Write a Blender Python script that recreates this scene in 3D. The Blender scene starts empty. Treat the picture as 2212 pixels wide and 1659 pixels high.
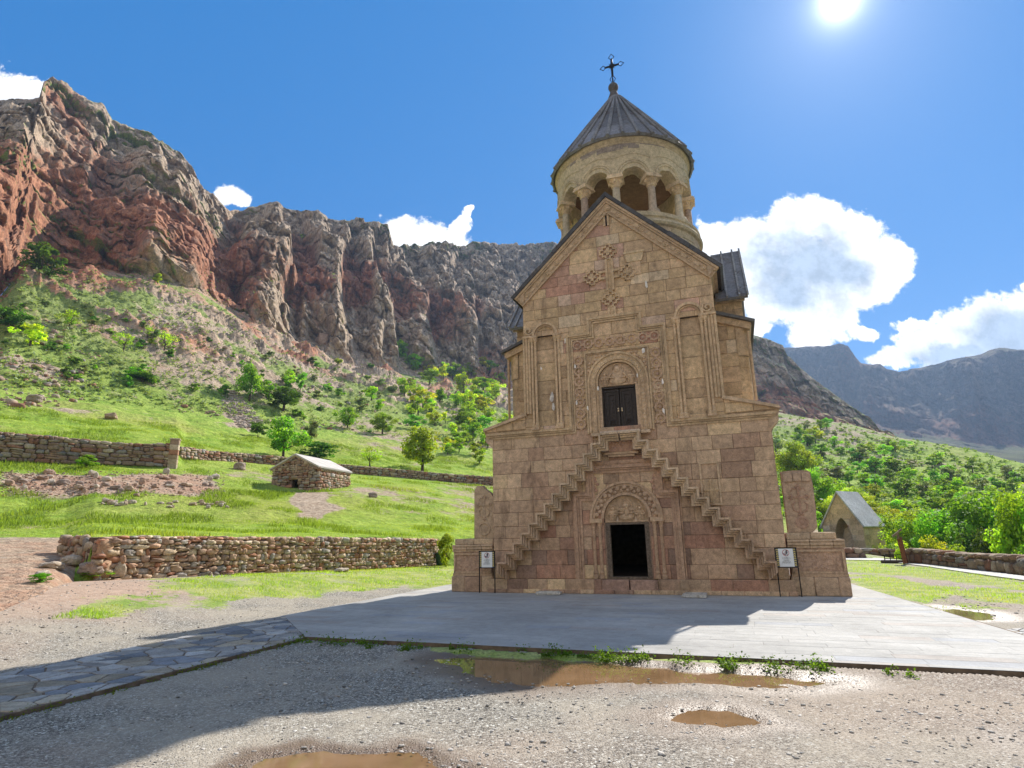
import bpy, math, random
import numpy as np
from mathutils import Vector, Matrix, Quaternion

C = bpy.context.scene.collection
scene = bpy.context.scene
rad = math.radians

# ------------------------------------------------------------------ camera
PITCH, ROLL, YAW = rad(14.25), rad(-1.1), rad(19.8)
FPX = 2380 * 2212 / 4032            # focal length in the 2212 px wide working frame
EYE = np.array([0, 0, 1.7])
_f = np.array([0, math.cos(PITCH), math.sin(PITCH)])
_u = np.array([0, -math.sin(PITCH), math.cos(PITCH)])
_x = np.array([1.0, 0, 0])
XR = math.cos(ROLL) * _x + math.sin(ROLL) * _u
UR = -math.sin(ROLL) * _x + math.cos(ROLL) * _u
cam = bpy.data.cameras.new('camera')
cam.lens = 36 * 2380 / 4032
cam.sensor_width = 36
cam.clip_start = 0.1
cam.clip_end = 8000
camo = bpy.data.objects.new('camera', cam)
C.objects.link(camo)
camo.matrix_world = Matrix(((XR[0], UR[0], -_f[0], EYE[0]), (XR[1], UR[1], -_f[1], EYE[1]),
                            (XR[2], UR[2], -_f[2], EYE[2]), (0, 0, 0, 1)))
scene.camera = camo

# ------------------------------------------------------------------ sun, exposure
SUN_AZ, SUN_EL = rad(34.2), rad(40.8)
SUN = Vector((math.sin(SUN_AZ) * math.cos(SUN_EL), math.cos(SUN_AZ) * math.cos(SUN_EL), math.sin(SUN_EL)))
sl = bpy.data.lights.new('sun', 'SUN')
sl.energy = 4.7
sl.angle = rad(0.5)
sl.color = (1, 0.95, 0.87)
slo = bpy.data.objects.new('sun', sl)
C.objects.link(slo)
slo.rotation_euler = SUN.to_track_quat('Z', 'Y').to_euler()
slo.location = (20, 30, 60)
scene.view_settings.view_transform = 'Standard'
scene.view_settings.look = 'None'
scene.view_settings.gamma = 1
scene.view_settings.exposure = 0.75
scene.view_settings.use_curve_mapping = False
scene.cycles.max_bounces = 6
scene.cycles.diffuse_bounces = 3
scene.cycles.glossy_bounces = 2
scene.cycles.transmission_bounces = 3
scene.cycles.transparent_max_bounces = 4
scene.cycles.volume_bounces = 0
scene.cycles.caustics_reflective = False
scene.cycles.caustics_refractive = False
scene.cycles.use_denoising = True


def ray(px, py):
    d = _f * FPX + XR * (px - 1106) - UR * (py - 829.5)
    return d / np.linalg.norm(d)


def at_ground(px, py, z=0.0):
    d = ray(px, py)
    return EYE + d * ((z - EYE[2]) / d[2])


def azel(px, py):
    d = ray(px, py)
    return math.atan2(d[0], d[1]), d[2] / math.hypot(d[0], d[1])


# ------------------------------------------------------------------ node helpers
class NT:
    def __init__(s, tree):
        s.t = tree
        s.n = tree.nodes
        s.l = tree.links

    def new(s, typ, **kw):
        n = s.n.new(typ)
        for k, v in kw.items():
            setattr(n, k, v)
        return n

    def link(s, a, b):
        s.l.new(a, b)

    def val(s, sock, v):
        if hasattr(v, 'bl_idname') or isinstance(v, bpy.types.NodeSocket):
            s.l.new(v, sock)
        else:
            if isinstance(v, (tuple, list)) and sock.type == 'RGBA' and len(v) == 3:
                v = (*v, 1)
            sock.default_value = v

    def math(s, op, a, b=0.0, c=None, clamp=False):
        n = s.new('ShaderNodeMath', operation=op, use_clamp=clamp)
        s.val(n.inputs[0], a)
        s.val(n.inputs[1], b)
        if c is not None:
            s.val(n.inputs[2], c)
        return n.outputs[0]

    def vmath(s, op, a, b=None, scale=None):
        n = s.new('ShaderNodeVectorMath', operation=op)
        s.val(n.inputs[0], a)
        if b is not None:
            s.val(n.inputs[1], b)
        if scale is not None:
            s.val(n.inputs['Scale'], scale)
        return n.outputs['Value'] if op in ('LENGTH', 'DOT_PRODUCT', 'DISTANCE') else n.outputs[0]

    def noise(s, vec, scale, detail=4, rough=0.55, dist=0.0, out='Fac'):
        n = s.new('ShaderNodeTexNoise')
        if vec is not None:
            s.val(n.inputs['Vector'], vec)
        n.inputs['Scale'].default_value = scale
        n.inputs['Detail'].default_value = detail
        n.inputs['Roughness'].default_value = rough
        n.inputs['Distortion'].default_value = dist
        return n.outputs[out]

    def voro(s, vec, scale, feature='F1', out='Distance', rnd=1.0):
        n = s.new('ShaderNodeTexVoronoi', feature=feature)
        s.val(n.inputs['Vector'], vec)
        n.inputs['Scale'].default_value = scale
        n.inputs['Randomness'].default_value = rnd
        return n.outputs[out]

    def ramp(s, fac, a, b, lo=0.0, hi=1.0, smooth=True):
        n = s.new('ShaderNodeMapRange', interpolation_type='SMOOTHSTEP' if smooth else 'LINEAR')
        s.val(n.inputs[0], fac)
        n.inputs[1].default_value = a
        n.inputs[2].default_value = b
        n.inputs[3].default_value = lo
        n.inputs[4].default_value = hi
        return n.outputs[0]

    def mix(s, fac, a, b, mode='MIX'):
        n = s.new('ShaderNodeMix', data_type='RGBA', blend_type=mode)
        s.val(n.inputs[0], fac)
        s.val(n.inputs[6], a)
        s.val(n.inputs[7], b)
        return n.outputs[2]

    def pos(s):
        return s.new('ShaderNodeNewGeometry').outputs['Position']

    def obj(s):
        return s.new('ShaderNodeTexCoord').outputs['Object']

    def attr(s, name, out='Color'):
        return s.new('ShaderNodeAttribute', attribute_name=name).outputs[out]

    def bump(s, h, strength=0.5, dist=0.02):
        n = s.new('ShaderNodeBump')
        n.inputs['Strength'].default_value = strength
        n.inputs['Distance'].default_value = dist
        s.val(n.inputs['Height'], h)
        return n.outputs[0]

    def scalev(s, vec, sx, sy, sz):
        return s.vmath('MULTIPLY', vec, (sx, sy, sz))


def material(name):
    m = bpy.data.materials.new(name)
    m.use_nodes = True
    t = NT(m.node_tree)
    b = m.node_tree.nodes['Principled BSDF']
    b.inputs['Specular IOR Level'].default_value = 0.25
    b.inputs['Roughness'].default_value = 0.85
    return m, t, b


def plain(name, col, rough=0.8, metal=0.0, var=0.25, scale=8.0, bump=0.2, spec=0.25, bdist=0.01):
    m, t, b = material(name)
    p = t.obj()
    n = t.noise(p, scale, 5, 0.6)
    k = t.ramp(n, 0.3, 0.7, 1 - var, 1 + var)
    c = t.mix(1.0, tuple(col), k, 'MULTIPLY')
    t.link(c, b.inputs['Base Color'])
    b.inputs['Roughness'].default_value = rough
    b.inputs['Metallic'].default_value = metal
    b.inputs['Specular IOR Level'].default_value = spec
    if bump:
        t.link(t.bump(t.noise(p, scale * 4, 4), bump, bdist), b.inputs['Normal'])
    return m


# ------------------------------------------------------------------ sky with clouds
world = bpy.data.worlds.new('World')
scene.world = world
world.use_nodes = True
w = NT(world.node_tree)
bg = world.node_tree.nodes['Background']
sky = w.new('ShaderNodeTexSky', sky_type='NISHITA')
sky.sun_disc = False
sky.sun_elevation = SUN_EL
sky.sun_rotation = SUN_AZ
sky.altitude = 1500
sky.air_density = 1.0
sky.dust_density = 0.05
sky.ozone_density = 2.5
SKY_STRENGTH = 0.13
bg.inputs['Strength'].default_value = SKY_STRENGTH
gen = w.new('ShaderNodeTexCoord').outputs['Generated']
sep = w.new('ShaderNodeSeparateXYZ')
w.link(gen, sep.inputs[0])
yy = w.math('MAXIMUM', sep.outputs['Y'], 0.05)
cmb = w.new('ShaderNodeCombineXYZ')
w.link(w.math('DIVIDE', sep.outputs['X'], yy), cmb.inputs[0])
w.link(w.math('DIVIDE', sep.outputs['Z'], yy), cmb.inputs[1])
g = cmb.outputs[0]
wn = w.noise(g, 9, 4, 0.6, 0, 'Color')
gw = w.vmath('ADD', g, w.vmath('SCALE', w.vmath('SUBTRACT', wn, (0.5, 0.5, 0.5)), scale=0.045))
wn2 = w.noise(g, 34, 4, 0.6, 0, 'Color')
gw = w.vmath('ADD', gw, w.vmath('SCALE', w.vmath('SUBTRACT', wn2, (0.5, 0.5, 0.5)), scale=0.030))
# cloud lumps: direction (in the old photo frame), half widths
BLOBS = [(1545, 520, 55, 42), (1600, 512, 55, 42), (1660, 510, 50, 45), (1705, 482, 62, 52), (1770, 468, 78, 48), (1830, 520, 90, 70),
         (1915, 565, 62, 58), (1890, 600, 70, 55), (1800, 590, 120, 80), (1700, 560, 110, 70), (1785, 680, 66, 62), (1755, 725, 60, 40),
         (1610, 570, 85, 60), (1650, 640, 60, 70), (1720, 650, 70, 60), (1640, 705, 30, 18), (1840, 640, 60, 40),
         (2235, 672, 75, 55), (2150, 690, 80, 52), (2080, 712, 75, 42), (2000, 742, 75, 38), (1930, 770, 60, 24), (1860, 725, 34, 14),
         (2180, 735, 100, 62), (2060, 768, 95, 36), (2260, 740, 140, 80), (1970, 705, 40, 14),
         (10, 200, 62, 36), (70, 195, 40, 26), (-60, 190, 90, 50),
         (938, 522, 44, 22), (492, 418, 36, 22), (520, 430, 22, 14),
         (860, 500, 46, 36), (905, 508, 70, 40), (955, 522, 60, 26), (975, 510, 30, 20), (988, 500, 24, 19), (998, 488, 19, 18), (1006, 475, 15, 16), (1013, 462, 11, 13), (1018, 451, 7, 9)]
field = None
for bx, by, rx, ry in BLOBS:
    def gn(px, py):
        d = ray(px, py)
        return d[0] / d[1], d[2] / d[1]
    c0, c1, c2 = gn(bx, by), gn(bx + rx, by), gn(bx, by - ry)
    q = w.vmath('SUBTRACT', gw, (c0[0], c0[1], 0))
    q = w.vmath('MULTIPLY', q, (1 / math.hypot(c1[0] - c0[0], c1[1] - c0[1]), 1 / math.hypot(c2[0] - c0[0], c2[1] - c0[1]), 0))
    v = w.math('SUBTRACT', 1.0, w.vmath('LENGTH', q))
    field = v if field is None else w.math('SMOOTH_MAX', field, v, 0.25)
fb = w.noise(g, 22, 9, 0.66)
fb2 = w.noise(g, 8, 5, 0.6)
dens = w.math('ADD', w.math('ADD', field, w.math('MULTIPLY', w.math('SUBTRACT', fb, 0.5), 1.5)), 0.08)
alpha = w.ramp(dens, 0.0, 0.30)
deep = None
for bx, by, rx, ry in ((1745, 575, 175, 120), (1840, 590, 90, 60), (1715, 630, 80, 70), (2190, 720, 150, 70), (2060, 765, 110, 34)):
    c0, c1, c2 = gn(bx, by), gn(bx + rx, by), gn(bx, by - ry)
    q = w.vmath('SUBTRACT', gw, (c0[0], c0[1], 0))
    q = w.vmath('MULTIPLY', q, (1 / math.hypot(c1[0] - c0[0], c1[1] - c0[1]), 1 / math.hypot(c2[0] - c0[0], c2[1] - c0[1]), 0))
    v = w.math('SUBTRACT', 1.0, w.vmath('LENGTH', q))
    deep = v if deep is None else w.math('SMOOTH_MAX', deep, v, 0.3)
thick = w.ramp(w.math('ADD', deep, w.math('MULTIPLY', w.math('SUBTRACT', fb2, 0.5), 1.5)), 0.0, 0.72)
fine = w.ramp(fb, 0.35, 0.65, 0.80, 1.10)
K = 1 / SKY_STRENGTH
hsv = w.new('ShaderNodeHueSaturation')
hsv.inputs['Saturation'].default_value = 1.2
hsv.inputs['Value'].default_value = 0.86
w.link(w.mix(0.76, sky.outputs[0], (0.061 * K, 0.178 * K, 0.415 * K)), hsv.inputs['Color'])
ccol = w.mix(thick, (0.80 * K, 0.81 * K, 0.82 * K), (0.31 * K, 0.38 * K, 0.48 * K))
ccol = w.mix(1.0, ccol, fine, 'MULTIPLY')
front = w.ramp(sep.outputs['Y'], 0.06, 0.2)
up = w.ramp(sep.outputs['Z'], 0.0, 0.03)
skyc = w.mix(w.math('MULTIPLY', w.math('MULTIPLY', alpha, front), up), hsv.outputs[0], ccol)
# broken cloud added in the unseen sky behind the viewpoint, to neutralise blue fill
bk = w.noise(w.scalev(gen, 1, 1, 1.8), 2.2, 6, 0.6)
balpha = w.math('MULTIPLY', w.ramp(bk, 0.43, 0.53), w.ramp(sep.outputs['Y'], -0.02, -0.25))
skyc = w.mix(w.math('MULTIPLY', balpha, up), skyc, (0.60 * K, 0.61 * K, 0.62 * K))
# aureole round the sun
dt = w.vmath('DOT_PRODUCT', gen, tuple(SUN))
ang = w.math('ARCCOSINE', w.math('MINIMUM', dt, 1.0))
g1 = w.math('MULTIPLY', w.math('EXPONENT', w.math('MULTIPLY', ang, -1 / rad(6.0))), 0.24 * K)
g2 = w.math('MULTIPLY', w.math('EXPONENT', w.math('MULTIPLY', ang, -1 / rad(0.65))), 3.0 * K)
glow = w.mix(1.0, (1, 0.98, 0.95), w.math('ADD', g1, g2), 'MULTIPLY')
final = w.mix(1.0, skyc, glow, 'ADD')
w.link(final, bg.inputs['Color'])
world.cycles.sampling_method = 'MANUAL'
world.cycles.sample_map_resolution = 1024

# ------------------------------------------------------------------ numpy noise


def _hash(ix, iy, iz, seed):
    h = (ix.astype(np.uint32) * np.uint32(374761393) + iy.astype(np.uint32) * np.uint32(668265263)
         + iz.astype(np.uint32) * np.uint32(2147483647) + np.uint32(seed * 1013904223 & 0xffffffff))
    h = (h ^ (h >> np.uint32(13))) * np.uint32(1274126177)
    h = (h ^ (h >> np.uint32(16))) * np.uint32(2246822519)
    h = h ^ (h >> np.uint32(15))
    return h.astype(np.float32) / np.float32(4294967295.0)


def vnoise(x, y, z, seed=0):
    x = np.asarray(x, np.float32); y = np.asarray(y, np.float32); z = np.asarray(z, np.float32)
    x, y, z = np.broadcast_arrays(x, y, z)
    fx, fy, fz = np.floor(x), np.floor(y), np.floor(z)
    ix, iy, iz = fx.astype(np.int64), fy.astype(np.int64), fz.astype(np.int64)
    tx, ty, tz = x - fx, y - fy, z - fz
    tx = tx * tx * tx * (tx * (tx * 6 - 15) + 10)
    ty = ty * ty * ty * (ty * (ty * 6 - 15) + 10)
    tz = tz * tz * tz * (tz * (tz * 6 - 15) + 10)
    with np.errstate(over='ignore'):
        def h(a, b, c):
            return _hash(ix + a, iy + b, iz + c, seed)
        x00 = h(0, 0, 0) * (1 - tx) + h(1, 0, 0) * tx
        x10 = h(0, 1, 0) * (1 - tx) + h(1, 1, 0) * tx
        x01 = h(0, 0, 1) * (1 - tx) + h(1, 0, 1) * tx
        x11 = h(0, 1, 1) * (1 - tx) + h(1, 1, 1) * tx
    a = x00 * (1 - ty) + x10 * ty
    b = x01 * (1 - ty) + x11 * ty
    return (a * (1 - tz) + b * tz) * 2 - 1


def fbm(x, y, z, octs=5, seed=0, gain=0.5):
    s, a, t = 0, 1.0, 0
    for k in range(octs):
        s = s + a * vnoise(x * 2 ** k + 17.3 * k, y * 2 ** k - 9.1 * k, z * 2 ** k + 3.7 * k, seed + k)
        t += a
        a *= gain
    return s / t


def ridged(x, y, z, octs=5, seed=0, gain=0.5):
    s, a, t = 0, 1.0, 0
    for k in range(octs):
        n = 1 - np.abs(vnoise(x * 2.03 ** k + 11.3 * k, y * 2.03 ** k - 5.1 * k, z * 2.03 ** k + 7.7 * k, seed + k))
        s = s + a * n * n
        t += a
        a *= gain
    return s / t


def worley(x, y, z, seed=0):
    """cell noise: distance to nearest point, gap to the second, value of the cell"""
    x, y, z = [np.asarray(q, np.float32) for q in (x, y, z)]
    bx, by, bz = [np.floor(q - .5) for q in (x, y, z)]
    f1 = np.full(x.shape, 9, np.float32); f2 = f1.copy(); cid = np.zeros(x.shape, np.float32)
    with np.errstate(over='ignore'):
        for i in (0, 1):
            for j in (0, 1):
                for k in (0, 1):
                    ix, iy, iz = (bx + i).astype(np.int64), (by + j).astype(np.int64), (bz + k).astype(np.int64)
                    px = bx + i + .15 + .7 * _hash(ix, iy, iz, seed)
                    py = by + j + .15 + .7 * _hash(ix, iy, iz, seed + 1)
                    pz = bz + k + .15 + .7 * _hash(ix, iy, iz, seed + 2)
                    d = np.sqrt((x - px) ** 2 + (y - py) ** 2 + (z - pz) ** 2)
                    c = _hash(ix, iy, iz, seed + 3)
                    near = d < f1
                    f2 = np.where(near, f1, np.minimum(f2, d))
                    cid = np.where(near, c, cid)
                    f1 = np.where(near, d, f1)
    return f1, f2 - f1, cid


def sstep(x, a, b):
    t = np.clip((x - a) / (b - a), 0, 1)
    return t * t * (3 - 2 * t)


# ------------------------------------------------------------------ mesh helpers
def link_mesh(name, V, F, mat=None, parent=None, col=None, smooth=False, quads=None, mask=None):
    """V (n,3) array; F list of index tuples, or quads/tris (m,k) array"""
    me = bpy.data.meshes.new(name)
    V = np.asarray(V, np.float32)
    if quads is not None:
        Q = np.asarray(quads, np.int32)
        k = Q.shape[1]
        me.vertices.add(len(V))
        me.vertices.foreach_set('co', V.ravel())
        me.loops.add(Q.size)
        me.loops.foreach_set('vertex_index', Q.ravel())
        me.polygons.add(len(Q))
        me.polygons.foreach_set('loop_start', np.arange(len(Q), dtype=np.int32) * k)
        if smooth:
            me.polygons.foreach_set('use_smooth', np.ones(len(Q), bool))
        me.update(calc_edges=True)
    else:
        me.from_pydata([tuple(map(float, v)) for v in V], [], F)
        if smooth:
            me.polygons.foreach_set('use_smooth', [True] * len(me.polygons))
        me.update()
    for nm, arr in (('Col', col), ('mask', mask)):
        if arr is not None:
            arr = np.asarray(arr, np.float32)
            a = me.attributes.new(nm, 'FLOAT_COLOR', 'POINT')
            rgba = np.ones((len(V), 4), np.float32)
            rgba[:, :arr.shape[1]] = arr
            a.data.foreach_set('color', rgba.ravel())
    if mat:
        me.materials.append(mat)
    o = bpy.data.objects.new(name, me)
    C.objects.link(o)
    if parent:
        o.parent = parent
    return o


def tag(o, label=None, cat=None, group=None, kind=None):
    for k, v in (('label', label), ('category', cat), ('group', group), ('kind', kind)):
        if v:
            o[k] = v
    return o


def empty(name, loc=(0, 0, 0), rz=0.0, label=None, cat=None, group=None):
    o = bpy.data.objects.new(name, None)
    C.objects.link(o)
    o.location = loc
    o.rotation_euler = (0, 0, rz)
    o.empty_display_size = 0.2
    return tag(o, label, cat, group)


def clip(poly, hp):
    """clip convex polygon by a*x+b*y<=c"""
    a, b, c = hp
    out = []
    for i in range(len(poly)):
        p, q = poly[i], poly[(i + 1) % len(poly)]
        dp, dq = a * p[0] + b * p[1] - c, a * q[0] + b * q[1] - c
        if dp <= 0:
            out.append(p)
        if (dp < 0 < dq) or (dq < 0 < dp):
            t = dp / (dp - dq)
            out.append((p[0] + t * (q[0] - p[0]), p[1] + t * (q[1] - p[1])))
    return out


def area(poly):
    return 0.5 * sum(poly[i][0] * poly[(i + 1) % len(poly)][1] - poly[(i + 1) % len(poly)][0] * poly[i][1] for i in range(len(poly)))


def minus(rects, hole):
    out = []
    hx0, hx1, hz0, hz1 = hole
    for x0, x1, z0, z1 in rects:
        if x1 <= hx0 or x0 >= hx1 or z1 <= hz0 or z0 >= hz1:
            out.append((x0, x1, z0, z1))
            continue
        if z0 < hz0: out.append((x0, x1, z0, hz0))
        if z1 > hz1: out.append((x0, x1, hz1, z1))
        a, b = max(z0, hz0), min(z1, hz1)
        if x0 < hx0: out.append((x0, hx0, a, b))
        if x1 > hx1: out.append((hx1, x1, a, b))
    return out


def rbox(n=3, p=5.0):
    """rounded unit box (+-0.5) as shared verts/quads"""
    vs, idx, fs = [], {}, []

    def vid(c):
        k = tuple(round(x, 4) for x in c)
        if k not in idx:
            idx[k] = len(vs)
            s = sum(abs(x) ** p for x in c) ** (1 / p)
            m = max(abs(x) for x in c)
            vs.append([x / s * m for x in c] if s else c)
        return idx[k]
    for ax in range(3):
        for sg in (-1, 1):
            for i in range(n):
                for j in range(n):
                    q = []
                    for a, b in ((i, j), (i + 1, j), (i + 1, j + 1), (i, j + 1)):
                        c = [0, 0, 0]
                        c[ax] = sg * 0.5
                        c[(ax + 1) % 3] = a / n - 0.5
                        c[(ax + 2) % 3] = b / n - 0.5
                        q.append(vid(c))
                    fs.append(tuple(q if sg > 0 else q[::-1]))
    return np.array(vs), fs


RB3 = rbox(3, 4.5)
RB2 = rbox(2, 4.0)


class MB:
    def __init__(s):
        s.v, s.f, s.c = [], [], []
        s.col = (1, 1, 1)

    def add(s, vs, fs, col=None):
        n = len(s.v)
        s.v.extend([tuple(v) for v in vs])
        s.f.extend([tuple(i + n for i in f) for f in fs])
        s.c.extend([col or s.col] * len(vs))

    def box(s, x0, x1, y0, y1, z0, z1, col=None):
        vs = [(x, y, z) for z in (z0, z1) for y in (y0, y1) for x in (x0, x1)]
        s.add(vs, [(0, 2, 3, 1), (4, 5, 7, 6), (0, 1, 5, 4), (2, 6, 7, 3), (0, 4, 6, 2), (1, 3, 7, 5)], col)

    def cbox(s, x0, x1, y0, y1, z0, z1, b=0.02, col=None, jit=0.0, rng=None):
        """box with chamfered edges"""
        cx, cy, cz = (x0 + x1) / 2, (y0 + y1) / 2, (z0 + z1) / 2
        hx, hy, hz = (x1 - x0) / 2, (y1 - y0) / 2, (z1 - z0) / 2
        b = min(b, hx * .45, hy * .45, hz * .45)
        vs, ix = [], {}
        for sx in (-1, 1):
            for sy in (-1, 1):
                for sz in (-1, 1):
                    for ax in range(3):
                        d = [hx - b, hy - b, hz - b]
                        d[ax] = (hx, hy, hz)[ax]
                        ix[(sx, sy, sz, ax)] = len(vs)
                        j = (lambda: (rng.random() - .5) * 2 * jit) if jit else (lambda: 0)
                        vs.append((cx + sx * d[0] + j(), cy + sy * d[1] + j(), cz + sz * d[2] + j()))
        fs = []
        for ax in range(3):
            o1, o2 = (ax + 1) % 3, (ax + 2) % 3
            for sg in (-1, 1):
                q = []
                for a, c in ((-1, -1), (1, -1), (1, 1), (-1, 1)):
                    k = [0, 0, 0]
                    k[ax], k[o1], k[o2] = sg, a, c
                    q.append(ix[(*k, ax)])
                fs.append(tuple(q if sg > 0 else q[::-1]))
            for a in (-1, 1):
                for c in (-1, 1):
                    k0, k1 = [0, 0, 0], [0, 0, 0]
                    k0[ax], k1[ax] = -1, 1
                    k0[o1] = k1[o1] = a
                    k0[o2] = k1[o2] = c
                    q = [ix[(*k0, o1)], ix[(*k1, o1)], ix[(*k1, o2)], ix[(*k0, o2)]]
                    fs.append(tuple(q if a * c > 0 else q[::-1]))
        for sx in (-1, 1):
            for sy in (-1, 1):
                for sz in (-1, 1):
                    q = [ix[(sx, sy, sz, k)] for k in range(3)]
                    fs.append(tuple(q if sx * sy * sz > 0 else q[::-1]))
        s.add(vs, fs, col)

    def prism(s, poly, y0, y1, col=None, ax='xz'):
        """poly in the facade plane (x,z) pushed from y0 (front) to y1 (back)"""
        if area(poly) < 0:
            poly = poly[::-1]
        n = len(poly)
        if ax == 'xz':
            vs = [(p[0], y0, p[1]) for p in poly] + [(p[0], y1, p[1]) for p in poly]
        elif ax == 'yz':
            vs = [(y1, p[0], p[1]) for p in poly] + [(y0, p[0], p[1]) for p in poly]
        else:
            vs = [(p[0], p[1], y1) for p in poly] + [(p[0], p[1], y0) for p in poly]
        fs = [tuple(range(n)), tuple(range(2 * n - 1, n - 1, -1))]
        fs += [((i + 1) % n, i, n + i, n + (i + 1) % n) for i in range(n)]
        s.add(vs, fs, col)

    def lathe(s, prof, cx=0, cy=0, seg=24, col=None, a0=0.0, a1=2 * math.pi, axis=None, cap=True):
        full = abs(a1 - a0 - 2 * math.pi) < 1e-6
        m = seg if full else seg + 1
        vs, fs = [], []
        for r, z in prof:
            for i in range(m):
                a = a0 + (a1 - a0) * i / seg
                vs.append((cx + r * math.cos(a), cy + r * math.sin(a), z))
        for j in range(len(prof) - 1):
            for i in range(seg):
                k = (i + 1) % m
                fs.append((j * m + i, j * m + k, (j + 1) * m + k, (j + 1) * m + i))
        if full and cap:
            if prof[0][0] > 1e-4: fs.append(tuple(range(m - 1, -1, -1)))
            if prof[-1][0] > 1e-4: fs.append(tuple((len(prof) - 1) * m + i for i in range(m)))
        s.add(vs, fs, col)

    def tube(s, path, r, seg=8, col=None, closed=False, caps=True):
        P = [Vector(p) for p in path]
        n = len(P)
        rs = r if isinstance(r, (list, tuple)) else [r] * n
        vs, fs = [], []
        up = Vector((0.3, 0.2, 1)).normalized()
        prev = None
        for i in range(n):
            if closed:
                t = (P[(i + 1) % n] - P[i - 1]).normalized()
            else:
                t = (P[min(i + 1, n - 1)] - P[max(i - 1, 0)]).normalized()
            if prev is None:
                a = t.cross(up if abs(t.dot(up)) < .95 else Vector((1, 0, 0))).normalized()
            else:
                a = (prev - t * prev.dot(t)).normalized()
            prev = a
            b = t.cross(a)
            for k in range(seg):
                q = 2 * math.pi * k / seg
                vs.append(P[i] + (a * math.cos(q) + b * math.sin(q)) * rs[i])
        for i in range(n if closed else n - 1):
            j = (i + 1) % n
            for k in range(seg):
                l = (k + 1) % seg
                fs.append((i * seg + k, i * seg + l, j * seg + l, j * seg + k))
        if caps and not closed:
            fs.append(tuple(range(seg - 1, -1, -1)))
            fs.append(tuple((n - 1) * seg + k for k in range(seg)))
        s.add(vs, fs, col)

    def ell(s, c, r, col=None, seg=10, rings=6, rot=None):
        vs, fs = [], []
        for j in range(rings + 1):
            p = math.pi * j / rings
            for i in range(seg):
                a = 2 * math.pi * i / seg
                q = Vector((r[0] * math.sin(p) * math.cos(a), r[1] * math.sin(p) * math.sin(a), -r[2] * math.cos(p)))
                if rot: q = rot @ q
                vs.append((c[0] + q[0], c[1] + q[1], c[2] + q[2]))
        for j in range(rings):
            for i in range(seg):
                k = (i + 1) % seg
                fs.append((j * seg + i, j * seg + k, (j + 1) * seg + k, (j + 1) * seg + i))
        s.add(vs, fs, col)

    def stone(s, M, size, rng, col=None, jit=0.10, base=RB3):
        """irregular rounded stone; M maps local to world"""
        vs, fs = base
        ph = rng.random() * 50
        out = []
        q = vs * np.array(size)
        for k, v in enumerate(q):
            j = [(rng.random() - .5) * 2 * jit * sz for sz in size]
            out.append(tuple(M @ Vector((v[0] + j[0], v[1] + j[1], v[2] + j[2]))))
        s.add(out, fs, col)

    def blocks(s, x0, x1, z0, z1, rng, pal, T, rows=(0.34, 0.5), wid=(0.38, 0.95), hps=(), holes=(), gap=0.004, ins=0.014, dep=0.012, rough=0.006):
        """ashlar: irregular courses of separate chamfered blocks; T(a, z, depth) -> xyz"""
        z = z0
        while z < z1 - 1e-3:
            h = rng.uniform(*rows)
            if z1 - z - h < rows[0] * 0.6: h = z1 - z
            x = x0 - rng.random() * 0.3
            while x < x1 - 1e-3:
                wd = rng.uniform(*wid)
                if x1 - x - wd < wid[0] * 0.6: wd = x1 - x
                rects = [(max(x, x0), min(x + wd, x1), z, z + h)]
                for ho in holes:
                    rects = minus(rects, ho)
                col0 = pal(rng, (x + wd / 2), z + h / 2)
                dz = (rng.random() - .5) * 2 * rough
                for r in rects:
                    if r[1] - r[0] < 0.03 or r[3] - r[2] < 0.03: continue
                    poly = [(r[0] + gap, r[2] + gap), (r[1] - gap, r[2] + gap), (r[1] - gap, r[3] - gap), (r[0] + gap, r[3] - gap)]
                    for hp in hps:
                        poly = clip(poly, hp)
                        if len(poly) < 3: break
                    if len(poly) < 3 or abs(area(poly)) < 0.002: continue
                    n = len(poly)
                    cx, cz = sum(p[0] for p in poly) / n, sum(p[1] for p in poly) / n
                    inner = []
                    for p in poly:
                        q = []
                        for a, c in ((p[0], cx), (p[1], cz)):
                            d = c - a
                            q.append(a + math.copysign(min(ins, abs(d) * .5), d))
                        inner.append(q)
                    vs = [T(p[0], p[1], dep) for p in poly]
                    vs += [T(p[0] , p[1] , dz + (rng.random() - .5) * rough) for p in inner]
                    fs = [tuple(range(n, 2 * n))] + [(i, (i + 1) % n, n + (i + 1) % n, n + i) for i in range(n)]
                    s.add(vs, fs, col0)
                x += wd
            z += h

    def ribbon(s, poly, w, y0, y1, col=None, closed=False):
        """moulding following an axis-aligned polyline, offset w to its right-hand side"""
        n = len(poly)
        off = []
        for i in range(n):
            def nrm(a, b):
                dx, dz = b[0] - a[0], b[1] - a[1]
                l = math.hypot(dx, dz)
                return dz / l, -dx / l
            ns = []
            if i > 0: ns.append(nrm(poly[i - 1], poly[i]))
            if i < n - 1: ns.append(nrm(poly[i], poly[i + 1]))
            if len(ns) == 2:
                d = 1 + ns[0][0] * ns[1][0] + ns[0][1] * ns[1][1]
                m = ((ns[0][0] + ns[1][0]) / max(d, .3), (ns[0][1] + ns[1][1]) / max(d, .3))
            else:
                m = ns[0]
            off.append((poly[i][0] + m[0] * w, poly[i][1] + m[1] * w))
        for i in range(n - 1):
            s.prism([poly[i], poly[i + 1], off[i + 1], off[i]], y0, y1, col)

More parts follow.
